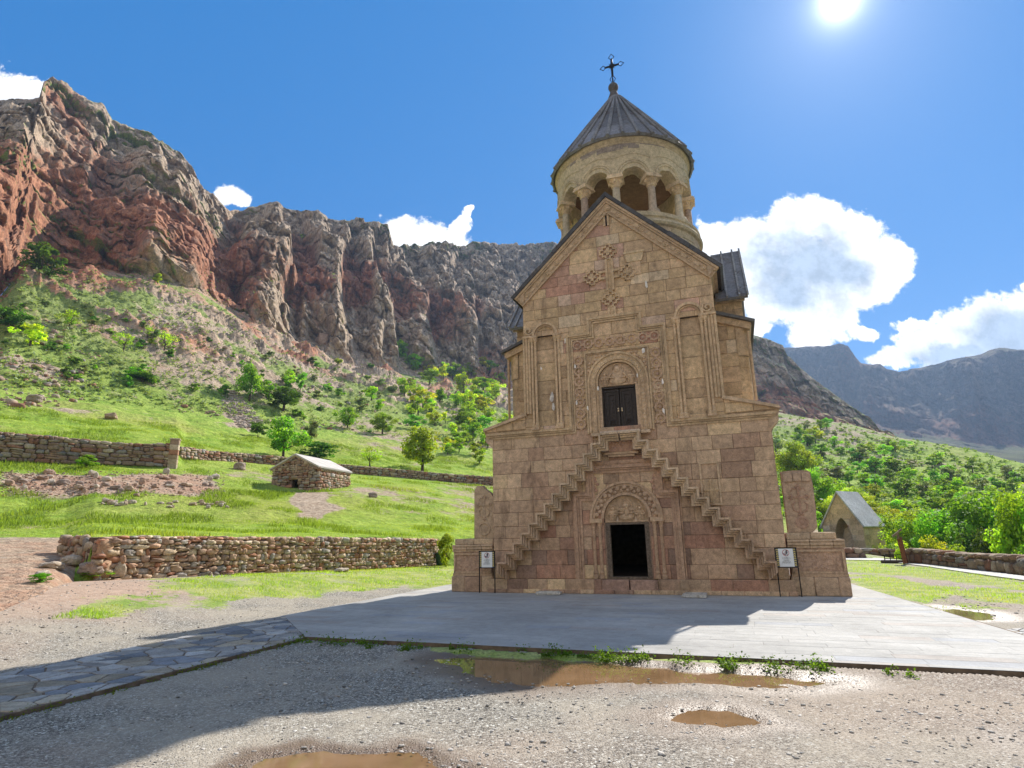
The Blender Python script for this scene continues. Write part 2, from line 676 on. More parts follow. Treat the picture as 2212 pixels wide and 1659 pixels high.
    def arch(s, cx, cz, r0, r1, y0, y1, seg=20, a0=0.0, a1=math.pi, col=None):
        for i in range(seg):
            a, b = a0 + (a1 - a0) * i / seg, a0 + (a1 - a0) * (i + 1) / seg
            s.prism([(cx + r0 * math.cos(a), cz + r0 * math.sin(a)), (cx + r1 * math.cos(a), cz + r1 * math.sin(a)),
                     (cx + r1 * math.cos(b), cz + r1 * math.sin(b)), (cx + r0 * math.cos(b), cz + r0 * math.sin(b))], y0, y1, col)

    def build(s, name, mat=None, parent=None, smooth=False):
        o = link_mesh(name, s.v, s.f, mat, parent, col=np.array(s.c, np.float32).reshape(-1, 3), smooth=smooth)
        return o
# ------------------------------------------------------------------ stone materials


def stone_mat(name, stain=0.35, scale=1.0, rough=0.9, tint=(1, 1, 1), bmp=.7, con=1.0):
    m, t, b = material(name)
    p = t.obj()
    base = t.mix(1.0, t.attr('Col'), tint, 'MULTIPLY')
    # broad uneven weathering across the blocks
    wx = t.noise(p, .45 * scale, 7, .7, .4)
    base = t.mix(1.0, base, t.ramp(wx, .3, .7, .80, 1.16), 'MULTIPLY')
    n1 = t.noise(p, 1.1 * scale, 6, 0.65)
    n2 = t.noise(p, 7 * scale, 6, 0.7)
    n3 = t.noise(p, 38 * scale, 4, 0.7)
    k = t.math('ADD', t.ramp(n2, 0.25, 0.75, 1 - .3 * con, 1 + .25 * con), t.ramp(n3, 0.3, 0.7, -0.20 * con, 0.20 * con))
    c = t.mix(1.0, base, k, 'MULTIPLY')
    # soot and water marks, long in the vertical
    sv = t.scalev(p, 1.6, 1.6, 0.45)
    st = t.noise(sv, 1.2 * scale, 7, 0.72, 0.6)
    c = t.mix(t.math('MULTIPLY', t.ramp(st, 0.52, 0.70), stain * 1.5, clamp=True), c, (0.10, 0.062, 0.042))
    # pale lime bloom
    c = t.mix(t.ramp(n1, 0.58, 0.78, 0, 0.35 * con), c, (0.46, 0.37, 0.27))
    t.link(c, b.inputs['Base Color'])
    b.inputs['Roughness'].default_value = rough
    pit = t.voro(p, 30 * scale)
    hh = t.math('ADD', t.math('MULTIPLY', n2, 1.3), t.math('ADD', t.math('MULTIPLY', n3, 0.5), t.math('MULTIPLY', t.ramp(pit, 0.0, 0.3), 0.25)))
    t.link(t.bump(hh, bmp, 0.022), b.inputs['Normal'])
    return m


M_STONE = stone_mat('tuff_masonry', tint=(1.47, 1.45, 1.47))
M_CARVE = stone_mat('carved_tuff', 0.25, 1.5, tint=(1.47, 1.45, 1.47))
M_PALE = stone_mat('pale_tuff', 0.12, 1.2, tint=(1.10, 1.14, 1.20))
M_MORTAR = plain('mortar', (0.16, 0.115, 0.08), 0.95, var=0.3, scale=6)
M_ROOF = stone_mat('dark_roof_slabs', 0.5, 1.3, 0.75)
M_DARKWOOD = plain('dark_carved_wood', (0.035, 0.024, 0.02), 0.55, var=0.4, scale=14, spec=0.4)
M_GREYWOOD = plain('weathered_wood', (0.16, 0.12, 0.09), 0.8, var=0.4, scale=20)
M_IRON = plain('black_iron', (0.02, 0.02, 0.022), 0.5, 0.6, var=0.3, scale=20, bump=0.1)
M_BRASS = plain('brass', (0.75, 0.6, 0.4), 0.35, 0.8, var=0.2, scale=20, bump=0)

TAN = (0.40, 0.285, 0.165)
ROSE = (0.40, 0.215, 0.15)


def pal(kind):
    def f(rng, x, z):
        q = rng.random()
        if kind == 'low':
            lo = max(0, min(1, (2.2 - z) / 2.2)) * 0.75
            cs = [(0.37, 0.26, 0.17), (0.34, 0.235, 0.155), (0.40, 0.285, 0.18), (0.31, 0.20, 0.135), (0.43, 0.31, 0.20)]
            red = [(0.29, 0.145, 0.10), (0.33, 0.18, 0.12), (0.25, 0.14, 0.10), (0.36, 0.24, 0.155), (0.20, 0.125, 0.095)]
            if abs(x) < 3.6 - z * .75 and q < 0.75 or q < lo * .45:
                c = red[rng.randrange(5)]
            elif q > 0.955:
                c = (0.50, 0.37, 0.22)
            else:
                c = cs[rng.randrange(5)]
        elif kind == 'up':
            cs = [(0.41, 0.29, 0.165), (0.38, 0.265, 0.155), (0.43, 0.31, 0.18), (0.36, 0.25, 0.15), (0.40, 0.285, 0.17), (0.44, 0.31, 0.19)]
            c = cs[rng.randrange(6)]
            d = abs(x + 1.3) + abs(z - 10.4) * .8
            if d < 1.7 and q < 0.55 or q < 0.05:
                c = [(0.33, 0.19, 0.145), (0.40, 0.25, 0.19), (0.30, 0.155, 0.12), (0.45, 0.33, 0.25)][rng.randrange(4)]
            elif q > 0.95:
                c = (0.49, 0.385, 0.26)
        elif kind == 'pale':
            c = [(0.52, 0.40, 0.245), (0.49, 0.375, 0.23), (0.55, 0.43, 0.28), (0.48, 0.35, 0.22)][rng.randrange(4)]
        elif kind == 'roof':
            v = rng.uniform(0.075, 0.125)
            c = (v, v * 0.98, v * 1.02)
        else:
            c = (0.38, 0.27, 0.17)
        k = rng.uniform(0.90, 1.10)
        mean = {'low': (.345, .245, .165), 'up': (.405, .29, .175)}.get(kind)
        if mean: c = tuple(a * .76 + b * .24 for a, b in zip(c, mean))
        return tuple(min(.8, x * k) for x in c)
    return f


R_ = random.Random
BX, BY, BZ = 3.29, 18.233, 0.08
church = empty('church', (BX, BY, BZ), -YAW,
               'tall stone church with stepped outside stairs, gabled front and columned belfry under a cone roof', 'church')


def front(y):
    return lambda a, z, d: (a, y + d, z)


def sideR(x):
    return lambda a, z, d: (x - d, a, z)


def sideL(x):
    return lambda a, z, d: (-x + d, -a, z)


APX, SLP = 12.58, 0.945
# lower storey -------------------------------------------------------
LW, LT, DEP = 4.22, 4.86, 9.0
DOOR = (-0.5, 0.5, 0.46, 1.97)
mb = MB()
rng = R_(11)
holes = [(-0.67, 0.67, 0.3, 2.84)]
mb.blocks(-LW, LW, 0.40, LT, rng, pal('low'), front(0), (0.33, 0.47), (0.42, 0.95), holes=holes)
mb.blocks(-LW - .18, -3.05, LT + .13, 5.5, rng, pal('up'), front(-.02), (0.3, 0.3), (0.5, 0.9), hps=[(-0.27, 1, 6.25)])
mb.blocks(3.05, LW + .18, LT + .13, 5.5, rng, pal('up'), front(-.02), (0.3, 0.3), (0.5, 0.9), hps=[(0.27, 1, 6.25)])
mb.blocks(0, DEP, 0.40, LT, rng, pal('low'), sideR(LW), (0.33, 0.47), (0.5, 1.0))
mb.blocks(-DEP, 0, 0.40, LT, rng, pal('low'), sideL(LW), (0.33, 0.47), (0.5, 1.0))
# threshold, soffit and jamb of the dark doorway
low = mb.build('lower_storey', M_STONE, church)
mb = MB()
for r in minus([(-LW + .015, LW - .015, 0, LT)], (-0.67, 0.67, 0.40, 2.84)):
    mb.box(r[0], r[1], 0.013, 0.5, r[2], r[3])
mb.box(-LW + .015, -LW + .6, 0.5, DEP - .5, 0, LT)
mb.box(LW - .6, LW - .015, 0.5, DEP - .5, 0, LT)
mb.box(-LW + .015, LW - .015, DEP - .5, DEP, 0, LT)
mb.box(-LW + .6, LW - .6, 0.5, DEP - .5, LT - .25, LT - .002)
mb.box(-LW + .6, LW - .6, 0.5, DEP - .5, 0.0, 0.42)
mb.build('wall_core', M_MORTAR, low)
# plinth courses and door step
mb = MB()
rng = R_(5)
mb.blocks(-LW - .10, LW + .10, 0.0, 0.40, rng, pal('low'), front(-.13), (0.30, 0.30), (0.45, 0.9), holes=[(-0.8, 0.8, 0, .5)])
mb.box(-LW - .10, -0.8, -.117, 0.012, 0, 0.398, (0.30, 0.21, 0.14))
mb.box(0.8, LW + .10, -.117, 0.012, 0, 0.398, (0.30, 0.21, 0.14))
x = -LW - .14
while x < LW + .1:
    wd = rng.uniform(.35, .75)
    mb.cbox(x + .004, min(x + wd, LW + .14) - .004, -.20, -.12, 0, 0.11, .012, pal('low')(rng, x, 3))
    x += wd
pl = mb.build('plinth', M_STONE, church)
mb = MB()
mb.cbox(-.80, -.02, -.16, 0.2, 0.0, 0.385, .015, (0.29, 0.185, 0.14))
mb.cbox(0.02, .80, -.165, 0.2, 0.0, 0.38, .015, (0.31, 0.20, 0.15))
mb.build('door_step', M_STONE, church)
# sloping shoulder copings and the string course
for sg in (-1, 1):
    mb = MB()
    a, b = (4.5, 5.03), (3.0, 5.45)
    P = [(sg * a[0], a[1] - .02), (sg * a[0], a[1] + .06), (sg * b[0], b[1] + .08), (sg * b[0], b[1] - .03)]
    mb.prism(P, -.10, 1.05, (0.37, 0.27, 0.175))
    mb.prism([(sg * 4.46, 4.88), (sg * 4.5, 5.01), (sg * 3.0, 5.42), (sg * 3.0, 4.98), (sg * 3.0, 4.88)], 0.014, 0.96, (0.32, 0.23, 0.15))
    # corbelled corner end
    mb.prism([(sg * 4.18, 4.42), (sg * 4.44, 4.68), (sg * 4.44, 4.87), (sg * 4.18, 4.87)], -.03, .6, (0.36, 0.26, 0.17))
    mb.prism([(sg * LW, LT + .1), (sg * 4.5, 5.0), (sg * 3.3, 5.36), (sg * 3.3, LT + .1)], 0.97, DEP, (0.2, 0.17, 0.14))
    mb.build('shoulder_coping', M_STONE, church)
# upper storey -----------------------------------------------------
UW = 3.06
mb = MB()
rng = R_(23)
hps = [(SLP, 1, APX), (-SLP, 1, APX)]
mb.blocks(-UW, UW, LT, 12.7, rng, pal('up'), front(0), (0.33, 0.48), (0.42, 0.95), hps=hps,
          holes=[(-0.63, 0.63, 4.6, 6.9), (-2.66, -1.94, 5.05, 8.08), (1.94, 2.66, 5.05, 8.08)])
mb.blocks(-2.66, -1.94, 5.05, 8.08, rng, pal('up'), front(0.10), (0.45, 0.7), (0.75, 0.8))
mb.blocks(1.94, 2.66, 5.05, 8.08, rng, pal('up'), front(0.10), (0.45, 0.7), (0.75, 0.8))
rl = R_(61)
for fx, fz, fs in ((-2.17, 5.98, .13), (-2.12, 5.66, .10), (-1.32, 6.9, .05), (-1.62, 7.8, .09), (-1.5, 7.82, .06), (-.98, 5.5, .06), (1.36, 6.1, .06), (.86, 7.15, .07), (-2.5, 7.0, .05), (1.33, 5.2, .07), (.62, 6.4, .05), (-.63, 6.1, .06), (1.1, 9.35, .09), (-1.33, 5.7, .05)):
    P = []
    for q in range(9):
        a = 2 * math.pi * q / 9
        r_ = fs * rl.uniform(.5, 1.2)
        P.append((fx + r_ * .6 * math.cos(a), fz + r_ * 1.5 * math.sin(a)))
    yb = .10 if 1.94 < abs(fx) < 2.66 else -.05 if abs(fx) < 1.4 and fz < 7.7 else 0
    mb.prism(P, yb - .010, yb + .03, (.62, .58, .52))
mb.blocks(0, 4, 5.3, 9.6, rng, pal('up'), sideR(UW), (0.33, 0.48), (0.5, 1.0))
mb.blocks(-4, 0, 5.3, 9.6, rng, pal('up'), sideL(UW), (0.33, 0.48), (0.5, 1.0))
up_ = mb.build('upper_storey', M_STONE, church)
mb = MB()
for r in minus(minus(minus([(-UW + .013, UW - .013, LT, 9.62)], (-0.63, 0.63, 4.6, 6.9)), (-2.66, -1.94, 5.05, 8.08)), (1.94, 2.66, 5.05, 8.08)):
    mb.box(r[0], r[1], 0.013, 0.6, r[2], r[3])
for sg in (-1, 1):
    mb.box(sg * 2.3 - .36, sg * 2.3 + .36, 0.115, 0.598, 5.05, 8.08)
mb.box(-UW + .013, UW - .013, 0.6, 4.0, LT, 9.62)
mb.prism([(-UW + .013, 9.62), (UW - .013, 9.62), (0, APX - .02)], 0.013, 4.0)
mb.build('wall_core', M_MORTAR, up_)
# gable roof slabs with carved raking cornice
for sg in (-1, 1):
    mb = MB()
    rng = R_(3 + sg)
    nx, nz = SLP / math.hypot(1, SLP), 1 / math.hypot(1, SLP)
    ex, ez = 3.34, APX - SLP * 3.34

    def along(t, o):
        return (sg * (0.0 + t * ex) + sg * nx * o, APX + .0 + t * (ez - APX) + nz * o)
    t0 = 0
    while t0 < 1:
        t1 = min(1, t0 + rng.uniform(.11, .2))
        o1 = 0.16 + rng.uniform(-.012, .02)
        v = rng.uniform(.07, .11)
        a_, b_, c_, d_ = along(t0 - .002, .04), along(t1 - .004, .04), along(t1 - .004, o1), along(t0 - .002, o1)
        if t0 == 0: a_, d_ = (0, a_[1] + .02), (0, APX + .23)
        mb.prism([a_, b_, c_, d_], -.16 + rng.uniform(-.015, .015), 4.0, (v, v * .97, v))
        t0 = t1
    mb.build('gable_roof', M_ROOF, church)
    mb = MB()
    for o0, o1, pr in ((.03, -.04, -.13), (-.045, -.10, -.095), (-.105, -.33, -.05), (-.335, -.38, -.08)):
        P = [along(0, o0), along(1 - .015, o0), along(1 - .015, o1), along(0, o1)]
        P[0] = (0, APX + o0 / nz)
        P[3] = (0, APX + o1 / nz)
        mb.prism(P, pr, .012, (0.37, 0.265, 0.165))
    k = 0.06
    while k < 0.95:
        c = along(k, -.215)
        mb.lathe([(0.085, 0.0), (0.085, 0.03), (0.06, 0.03), (0.055, 0.012), (0.03, 0.012), (0.028, .035), (0, .04)], 0, 0, 10, (0.40, 0.29, 0.18))
        n = 7 * 10
        for i in range(len(mb.v) - n, len(mb.v)):
            q = mb.v[i]
            mb.v[i] = (c[0] + q[0], -.05 - q[2], c[1] + q[1])
        c2 = along(k + .055, -.215)
        dx, dz = sg * .1 * nz, -.1 * nx
        mb.prism([(c2[0] - dx * .9 + sg * nx * .05, c2[1] - dz * .9 + nz * .05), (c2[0] + dx * .9 + sg * nx * .05, c2[1] + dz * .9 + nz * .05),
                  (c2[0] + dx * .9 - sg * nx * .05, c2[1] + dz * .9 - nz * .05), (c2[0] - dx * .9 - sg * nx * .05, c2[1] - dz * .9 - nz * .05)], -.075, -.05, (0.40, 0.29, 0.18))
        k += .105
    # short return at the eave
    mb.prism([(sg * 2.98, 9.25), (sg * 3.14, 9.42), (sg * 3.24, 9.42), (sg * 3.24, 9.62), (sg * 2.98, 9.62)], -.09, 3.0, (0.36, 0.26, 0.165))
    mb.build('gable_cornice', M_CARVE, church)

# mouldings ----------------------------------------------------------
mb = MB()
c0 = (0.40, 0.29, 0.175)
outer = [(-4.40, 4.93), (-1.58, 4.93), (-1.58, 7.97), (-.87, 7.97), (-.87, 8.46), (.87, 8.46), (.87, 7.97), (1.58, 7.97), (1.58, 4.93), (4.40, 4.93)]
mb.ribbon(outer, .075, -.085, .012, c0)
o2 = [(-4.37, 4.85), (-1.50, 4.85), (-1.50, 7.89), (-.79, 7.89), (-.79, 8.38), (.79, 8.38), (.79, 7.89), (1.50, 7.89), (1.50, 4.85), (4.37, 4.85)]
mb.ribbon(o2, .05, -.055, .012, (0.36, 0.26, 0.16))
o3 = [(-4.30, 4.79), (-1.44, 4.79), (-1.44, 7.83), (-.73, 7.83), (-.73, 8.32), (.73, 8.32), (.73, 7.83), (1.44, 7.83), (1.44, 4.79), (4.30, 4.79)]
mb.ribbon(o3, .06, -.03, .012, c0)
mb.build('stepped_moulding', M_CARVE, church)
# eight pointed star frieze of the upper portal
mb = MB()


def star(cx, cz, r, y):
    for q in (0, 45):
        P = []
        for k in range(4):
            a = math.radians(q + 45 + 90 * k)
            P.append((cx + r * math.cos(a), cz + r * math.sin(a)))
        for k in range(4):
            a, b = P[k], P[(k + 1) % 4]
            dx, dz = b[0] - a[0], b[1] - a[1]
            l = math.hypot(dx, dz)
            nx, nz = dz / l * .014, -dx / l * .014
            mb.prism([(a[0] + nx, a[1] + nz), (b[0] + nx, b[1] + nz), (b[0] - nx, b[1] - nz), (a[0] - nx, a[1] - nz)], y + q * .00006, .012, (0.41, 0.28, 0.185))
    mb.ell((cx, .0, cz), (r * .33, .035, r * .33), (0.36, 0.24, 0.165), 8, 4)


for sg in (-1, 1):
    mb = MB()
    z = 5.0
    while z < 7.2:
        star(sg * 1.22, z, .165, -.038)
        if z + .17 < 7.2:
            mb.prism([(sg * 1.22 - .05, z + .17), (sg * 1.22, z + .12), (sg * 1.22 + .05, z + .17), (sg * 1.22, z + .22)], -.03, .012, (0.42, 0.3, 0.2))
        z += .345
    mb.build('star_frieze', M_CARVE, church)
mb = MB()
x = -1.22
while x < 1.3:
    star(x, 7.60, .165, -.038)
    if x < 1.1:
        mb.prism([(x + .122, 7.60), (x + .174, 7.55), (x + .226, 7.60), (x + .174, 7.65)], -.03, .012, (0.42, 0.3, 0.2))
    x += .349
mb.build('star_frieze', M_CARVE, church)


def relief_tympanum(name, cz, r, y, seated):
    """half round slab with carved figures"""
    mb = MB()
    n = 20
    P = [(r * math.cos(math.pi * k / n), cz + r * math.sin(math.pi * k / n)) for k in range(n + 1)]
    P = [(r, cz - .13)] + P + [(-r, cz - .13)]
    ca = (0.41, 0.29, 0.185)
    mb.prism(P, y, y + .35, (0.35, 0.245, 0.155))
    s = r / .66

    def fig(x, z, h, w, halo=True):
        mb.ell((x, y, z + h * .42), (w * .55, .05, h * .48), ca, 10, 6)
        mb.ell((x, y - .01, z + h * .72), (w * .62, .05, h * .16), ca, 10, 5)
        mb.ell((x, y - .02, z + h * .98), (w * .24, .06, h * .13), (0.44, 0.32, 0.21), 10, 6)
        if halo:
            mb.tube([(x + w * .42 * math.cos(a), y - .005, z + h * .99 + w * .42 * math.sin(a)) for a in [math.pi * 2 * k / 14 for k in range(14)]], .018, 5, ca, True)
        for k in range(4):
            xx = x + w * (k - 1.5) * .25
            mb.tube([(xx, y - .04, z + h * .05), (xx + w * .04, y - .055, z + h * .55)], .012, 5, ca)
        for q in (-1, 1):
            mb.tube([(x + q * w * .5, y - .03, z + h * .75), (x + q * w * .62, y - .05, z + h * .55), (x + q * w * .18, y - .06, z + h * .5)], .028 * s, 6, ca)
    if seated:
        fig(0, cz - .10, .47 * s, .42 * s)
        mb.ell((0, y - .03, cz + .03 * s), (.22 * s, .07, .11 * s), ca, 10, 6)
        mb.ell((.03 * s, y - .09, cz + .16 * s), (.07 * s, .04, .11 * s), ca, 8, 6)
        mb.ell((.03 * s, y - .10, cz + .29 * s), (.045 * s, .04, .05 * s), ca, 8, 6)
        for q in (-1, 1):
            fig(q * .40 * s, cz - .08, .36 * s, .22 * s)
            mb.prism([(q * .24 * s, cz - .12), (q * .31 * s, cz - .12), (q * .275 * s, cz + .06)], y - .03, y, (0.48, 0.37, 0.27))
    else:
        mb.ell((0, y - .005, cz + .18 * s), (.25 * s, .06, .30 * s), ca, 12, 7)
        mb.ell((0, y - .04, cz + .42 * s), (.095 * s, .07, .12 * s), (0.44, 0.32, 0.21), 12, 7)
        mb.tube([(.19 * s * math.cos(a), y - .01, cz + .43 * s + .19 * s * math.sin(a)) for a in [math.pi * 2 * k / 18 for k in range(18)]], .022, 5, ca, True)
        mb.ell((0, y - .03, cz + .05 * s), (.29 * s, .06, .16 * s), ca, 12, 6)
        for q in (-1, 1):
            mb.tube([(q * .2 * s, y - .05, cz + .3 * s), (q * .28 * s, y - .07, cz + .15 * s), (q * .1 * s, y - .09, cz + .12 * s)], .035, 6, ca)
            fig(q * .43 * s, cz - .11, .40 * s, .2 * s, False)
    mb.tube([(-r + .02, y - .01, cz - .10), (r - .02, y - .01, cz - .10)], .025, 6, ca)
    return mb.build(name, M_CARVE, church)


relief_tympanum('tympanum', 6.28, .615, .07, False)
relief_tympanum('tympanum', 2.12, .655, .07, True)
# upper portal: rectangular frame, archivolt, jambs
mb = MB()
mb.ribbon([(-1.02, 4.68), (-1.02, 7.32), (1.02, 7.32), (1.02, 4.68)], .055, -.05, .012, c0)
mb.ribbon([(-.955, 4.68), (-.955, 7.255), (.955, 7.255), (.955, 4.68)], .03, -.025, .012, (0.36, 0.25, 0.16))
for r0, r1, y in ((.88, .95, -.06), (.82, .875, -.03), (.70, .815, -.045), (.625, .69, -.015)):
    mb.arch(0, 6.28, r0, r1, y, .06, 22, col=(0.42, 0.30, 0.18))
    for sg in (-1, 1):
        mb.box(min(sg * r0, sg * r1), max(sg * r0, sg * r1), y, .06, 4.70, 6.28, (0.39, 0.275, 0.17))
mb.box(-.625, -.53, .03, .4, 4.70, 6.15, (0.40, 0.29, 0.19))
mb.box(.53, .625, .03, .4, 4.70, 6.15, (0.40, 0.29, 0.19))
for k in range(22):      # foliage knots on the archivolt and the spandrels
    a = math.pi * (k + .5) / 22
    mb.ell((.757 * math.cos(a), -.045, 6.28 + .757 * math.sin(a)), (.035, .018, .035), (0.44, 0.32, 0.2), 6, 4)
for sg in (-1, 1):
    for k in range(12):
        z = 4.8 + k * .125
        mb.ell((sg * .757, -.045, z), (.034, .018, .045), (0.42, 0.30, 0.19), 6, 4)
    for q in range(9):
        a = .25 + q * .1
        rr = 1.03 + .05 * math.sin(q * 2)
        if rr * math.cos(a) < .93 and rr * math.sin(a) < .95:
            mb.ell((sg * rr * math.cos(a), 0, 6.28 + rr * math.sin(a)), (.06, .04, .05), (0.4, 0.28, 0.18), 6, 4)
mb.build('portal_frame', M_CARVE, church)
mb = MB()
mb.cbox(-.60, .60, -.20, .3, 4.60, 4.70, .012, (0.46, 0.37, 0.28))
mb.cbox(-.90, -.62, -.13, .1, 4.58, 4.68, .012, (0.40, 0.3, 0.2))
mb.cbox(.62, .90, -.13, .1, 4.58, 4.68, .012, (0.40, 0.3, 0.2))
mb.build('door_sill', M_CARVE, church)
# upper doors
mb = MB()
mb.box(-.53, -.49, .10, .22, 4.70, 6.14)
mb.box(.49, .53, .10, .22, 4.70, 6.14)
mb.box(-.49, .49, .10, .22, 6.08, 6.14)
mb.box(-.53, .53, .24, .35, 4.70, 6.15)
mb.build('door_frame', M_DARKWOOD, church)
for sg in (-1, 1):
    mb = MB()
    x0, x1 = (.012, .485)
    X = lambda a, b: (min(sg * a, sg * b), max(sg * a, sg * b))
    mb.box(*X(x0, x1), .17, .22, 4.72, 6.07)
    for a, b, za, zb in ((.02, .06, 4.73, 6.06), (.44, .48, 4.73, 6.06), (.06, .44, 4.73, 4.80), (.06, .44, 5.99, 6.06)):
        mb.box(*X(a, b), .145, .17, za, zb, (2.0, 1.7, 1.5))
    rr = [(sg * .13, 4.88), (sg * .13, 5.90), (sg * .37, 5.90), (sg * .37, 4.88), (sg * .13, 4.88)]
    mb.ribbon(rr if sg > 0 else rr[::-1], .025, .14, .17)
    mb.tube([(sg * .25 + .075 * math.cos(a), .16, 5.03 + .075 * math.sin(a)) for a in [math.pi * 2 * k / 16 for k in range(16)]], .016, 5, None, True)
    mb.tube([(sg * .25 + .035 * math.cos(a), .16, 5.03 + .035 * math.sin(a)) for a in [math.pi * 2 * k / 12 for k in range(12)]], .012, 5, None, True)
    for k in range(6):
        mb.prism([(sg * .25 - .06, 5.25 + k * .1), (sg * .25, 5.20 + k * .1), (sg * .25 + .06, 5.25 + k * .1), (sg * .25, 5.30 + k * .1)], .15, .17)
    dl = mb.build('door_leaf', M_DARKWOOD, church)
    mb = MB()
    mb.lathe([(.0, 0), (.028, .005), (.032, .02), (.02, .04), (.0, .045)], 0, 0, 12)
    mb.v = [(sg * .058 + a, .145 - c, 5.43 + b) for a, b, c in mb.v]
    mb.box(sg * .058 - .022, sg * .058 + .022, .135, .145, 5.34, 5.42)
    mb.build('handle', M_BRASS, dl, True)
# blind niches with coupled colonnettes
for sg in (-1, 1):
    mb = MB()
    cx = sg * 2.30
    for a in (-.40, .40):
        for q in (-.055, .055):
            mb.lathe([(.075, 5.0), (.075, 5.08), (.05, 5.11), (.055, 5.16), (.04, 5.2), (.04, 7.8), (.055, 7.83), (.045, 7.87), (.075, 7.93), (.085, 8.02)],
                     cx + a + q * (1 if abs(a + q) > .4 else 1), -.03 if q else -.03, 10, (0.43, 0.31, 0.19))
        mb.box(cx + a - .13, cx + a + .13, -.12, .012, 4.93, 5.0, (0.42, .3, .19))
        mb.box(cx + a - .13, cx + a + .13, -.12, .012, 8.02, 8.09, (0.42, .3, .19))
        mb.box(cx + a - .09, cx + a + .09, -.085, .012, 5.0, 5.09, (0.42, .3, .19))
    mb.arch(cx, 8.09, .36, .44, -.09, .012, 18, col=(0.44, .32, .2))
    mb.arch(cx, 8.09, .30, .355, -.04, .012, 18, col=(0.38, .27, .17))
    mb.build('blind_niche', M_CARVE, church)
    # outer pilaster with a scroll on top
    mb = MB()
    for q in (2.86, 2.95, 3.04):
        mb.lathe([(.045, 5.48), (.045, 8.05)], sg * q, -.02, 8, (0.41, .295, .18))
    mb.tube([(sg * (2.86 + .16 * (1 - k / 26) * math.cos(2.2 + k * .42) * (1)), -.05, 8.28 + .16 * (1 - k / 26) * math.sin(2.2 + k * .42)) for k in range(22)], .035, 6, (0.40, .29, .18))
    mb.box(min(sg * 2.80, sg * 3.09), max(sg * 2.80, sg * 3.09), -.09, .012, 8.04, 8.12, (0.41, .295, .18))
    mb.build('pilaster', M_CARVE, church)
# cross in relief on the gable
mb = MB()
cc = (0.42, 0.30, 0.18)


def stepped_end(cx, cz, ax):
    """cross head with stepped outline, hollow centre"""
    for a, b in ((.24, .10), (.10, .24), (.17, .17)):
        pass
    pts = [(-.08, -.24), (.08, -.24), (.08, -.16), (.17, -.16), (.17, -.08), (.25, -.08), (.25, .08), (.17, .08), (.17, .16), (.08, .16), (.08, .24),
           (-.08, .24), (-.08, .16), (-.17, .16), (-.17, .08), (-.25, .08), (-.25, -.08), (-.17, -.08), (-.17, -.16), (-.08, -.16), (-.08, -.24)]
    P = [(cx + x * 1.18, cz + z * 1.18) for x, z in pts]
    mb.ribbon(P[::-1], .05, -.055, .012, cc)
    mb.prism([(cx - .05, cz - .13), (cx + .05, cz - .13), (cx + .05, cz - .05), (cx + .13, cz - .05), (cx + .13, cz + .05), (cx + .05, cz + .05), (cx + .05, cz + .13), (cx - .05, cz + .13),
              (cx - .05, cz + .05), (cx - .13, cz + .05), (cx - .13, cz - .05), (cx - .05, cz - .05)], -.05, .012, cc)


for x, z in ((-.05, 10.68), (-.05, 9.02), (-.62, 9.86), (.54, 9.86)):
    stepped_end(x, z, 0)
for a, b, c_, d in ((-.16, .06, 9.30, 10.40), (-.16, .06, 8.46, 8.74)):
    mb.box(a, a + .07, -.085, .012, c_, d, cc)
    mb.box(b - .07 + .04, b + .04, -.085, .012, c_, d, cc)
    mb.box(a + .06, b - .02, -.04, .012, c_, d, cc)
for q in (-1, 1):
    mb.box(-.05 + min(q * .12, q * .34), -.05 + max(q * .12, q * .34), -.08, .012, 9.94, 10.01, cc)
    mb.box(-.05 + min(q * .12, q * .34), -.05 + max(q * .12, q * .34), -.08, .012, 9.71, 9.78, cc)
mb.build('relief_cross', M_CARVE, church)
mb = MB()      # a reused capital and a slit window under the gable
mb.prism([(.55, 10.18), (1.02, 10.18), (1.10, 10.47), (.47, 10.47)], -.05, .012, (0.44, .33, .2))
mb.box(.45, 1.12, -.075, .012, 10.47, 10.53, (0.44, .33, .2))
mb.box(.60, .97, -.03, .012, 9.72, 10.18, (0.41, .29, .18))
mb.build('carved_capital', M_CARVE, church)
mb = MB()
mb.box(-.14, -.07, -.045, .012, 11.62, 12.0, c0)
mb.box(-.01, .06, -.045, .012, 11.62, 12.0, c0)
mb.prism([(-.17, 12.0), (.09, 12.0), (-.04, 12.14)], -.045, .012, c0)
mb.box(-.07, -.01, -.004, .012, 11.62, 12.0, (0.03, .02, .02))  # near-black strip painted in for the shade inside the slit
mb.build('slit_window', M_CARVE, church)

# lower portal -------------------------------------------------------
mb = MB()
rc = (0.345, 0.225, 0.15)
for off, wd, y in ((0, .09, -.10), (.095, .05, -.065), (.15, .08, -.035)):
    a = 1.55 - off
    b = 1.13 - off
    mb.ribbon([(-a, .40), (-a, 2.88 - off), (-b, 2.88 - off), (-b, 3.68 - off), (b, 3.68 - off), (b, 2.88 - off), (a, 2.88 - off), (a, .40)], wd, y, .012, rc)
mb.ribbon([(-1.6, .4), (-1.6, 2.93), (-1.18, 2.93), (-1.18, 3.72), (1.18, 3.72), (1.18, 2.93), (1.6, 2.93), (1.6, .4)], .04, -.05, .012, rc)
mb.box(-1.12, 1.12, -.06, .012, 3.72, 3.82, rc)
mb.build('portal_frame', M_CARVE, church)
mb = MB()
ac = (0.36, .25, .165)
for r0, r1, y in ((1.0, 1.07, -.09), (.93, .995, -.05), (.66, .74, -.045)):
    mb.arch(0, 2.12, r0, r1, y, .06, 26, col=ac)
mb.arch(0, 2.12, .74, .93, .0, .06, 26, col=(0.31, .21, .14))
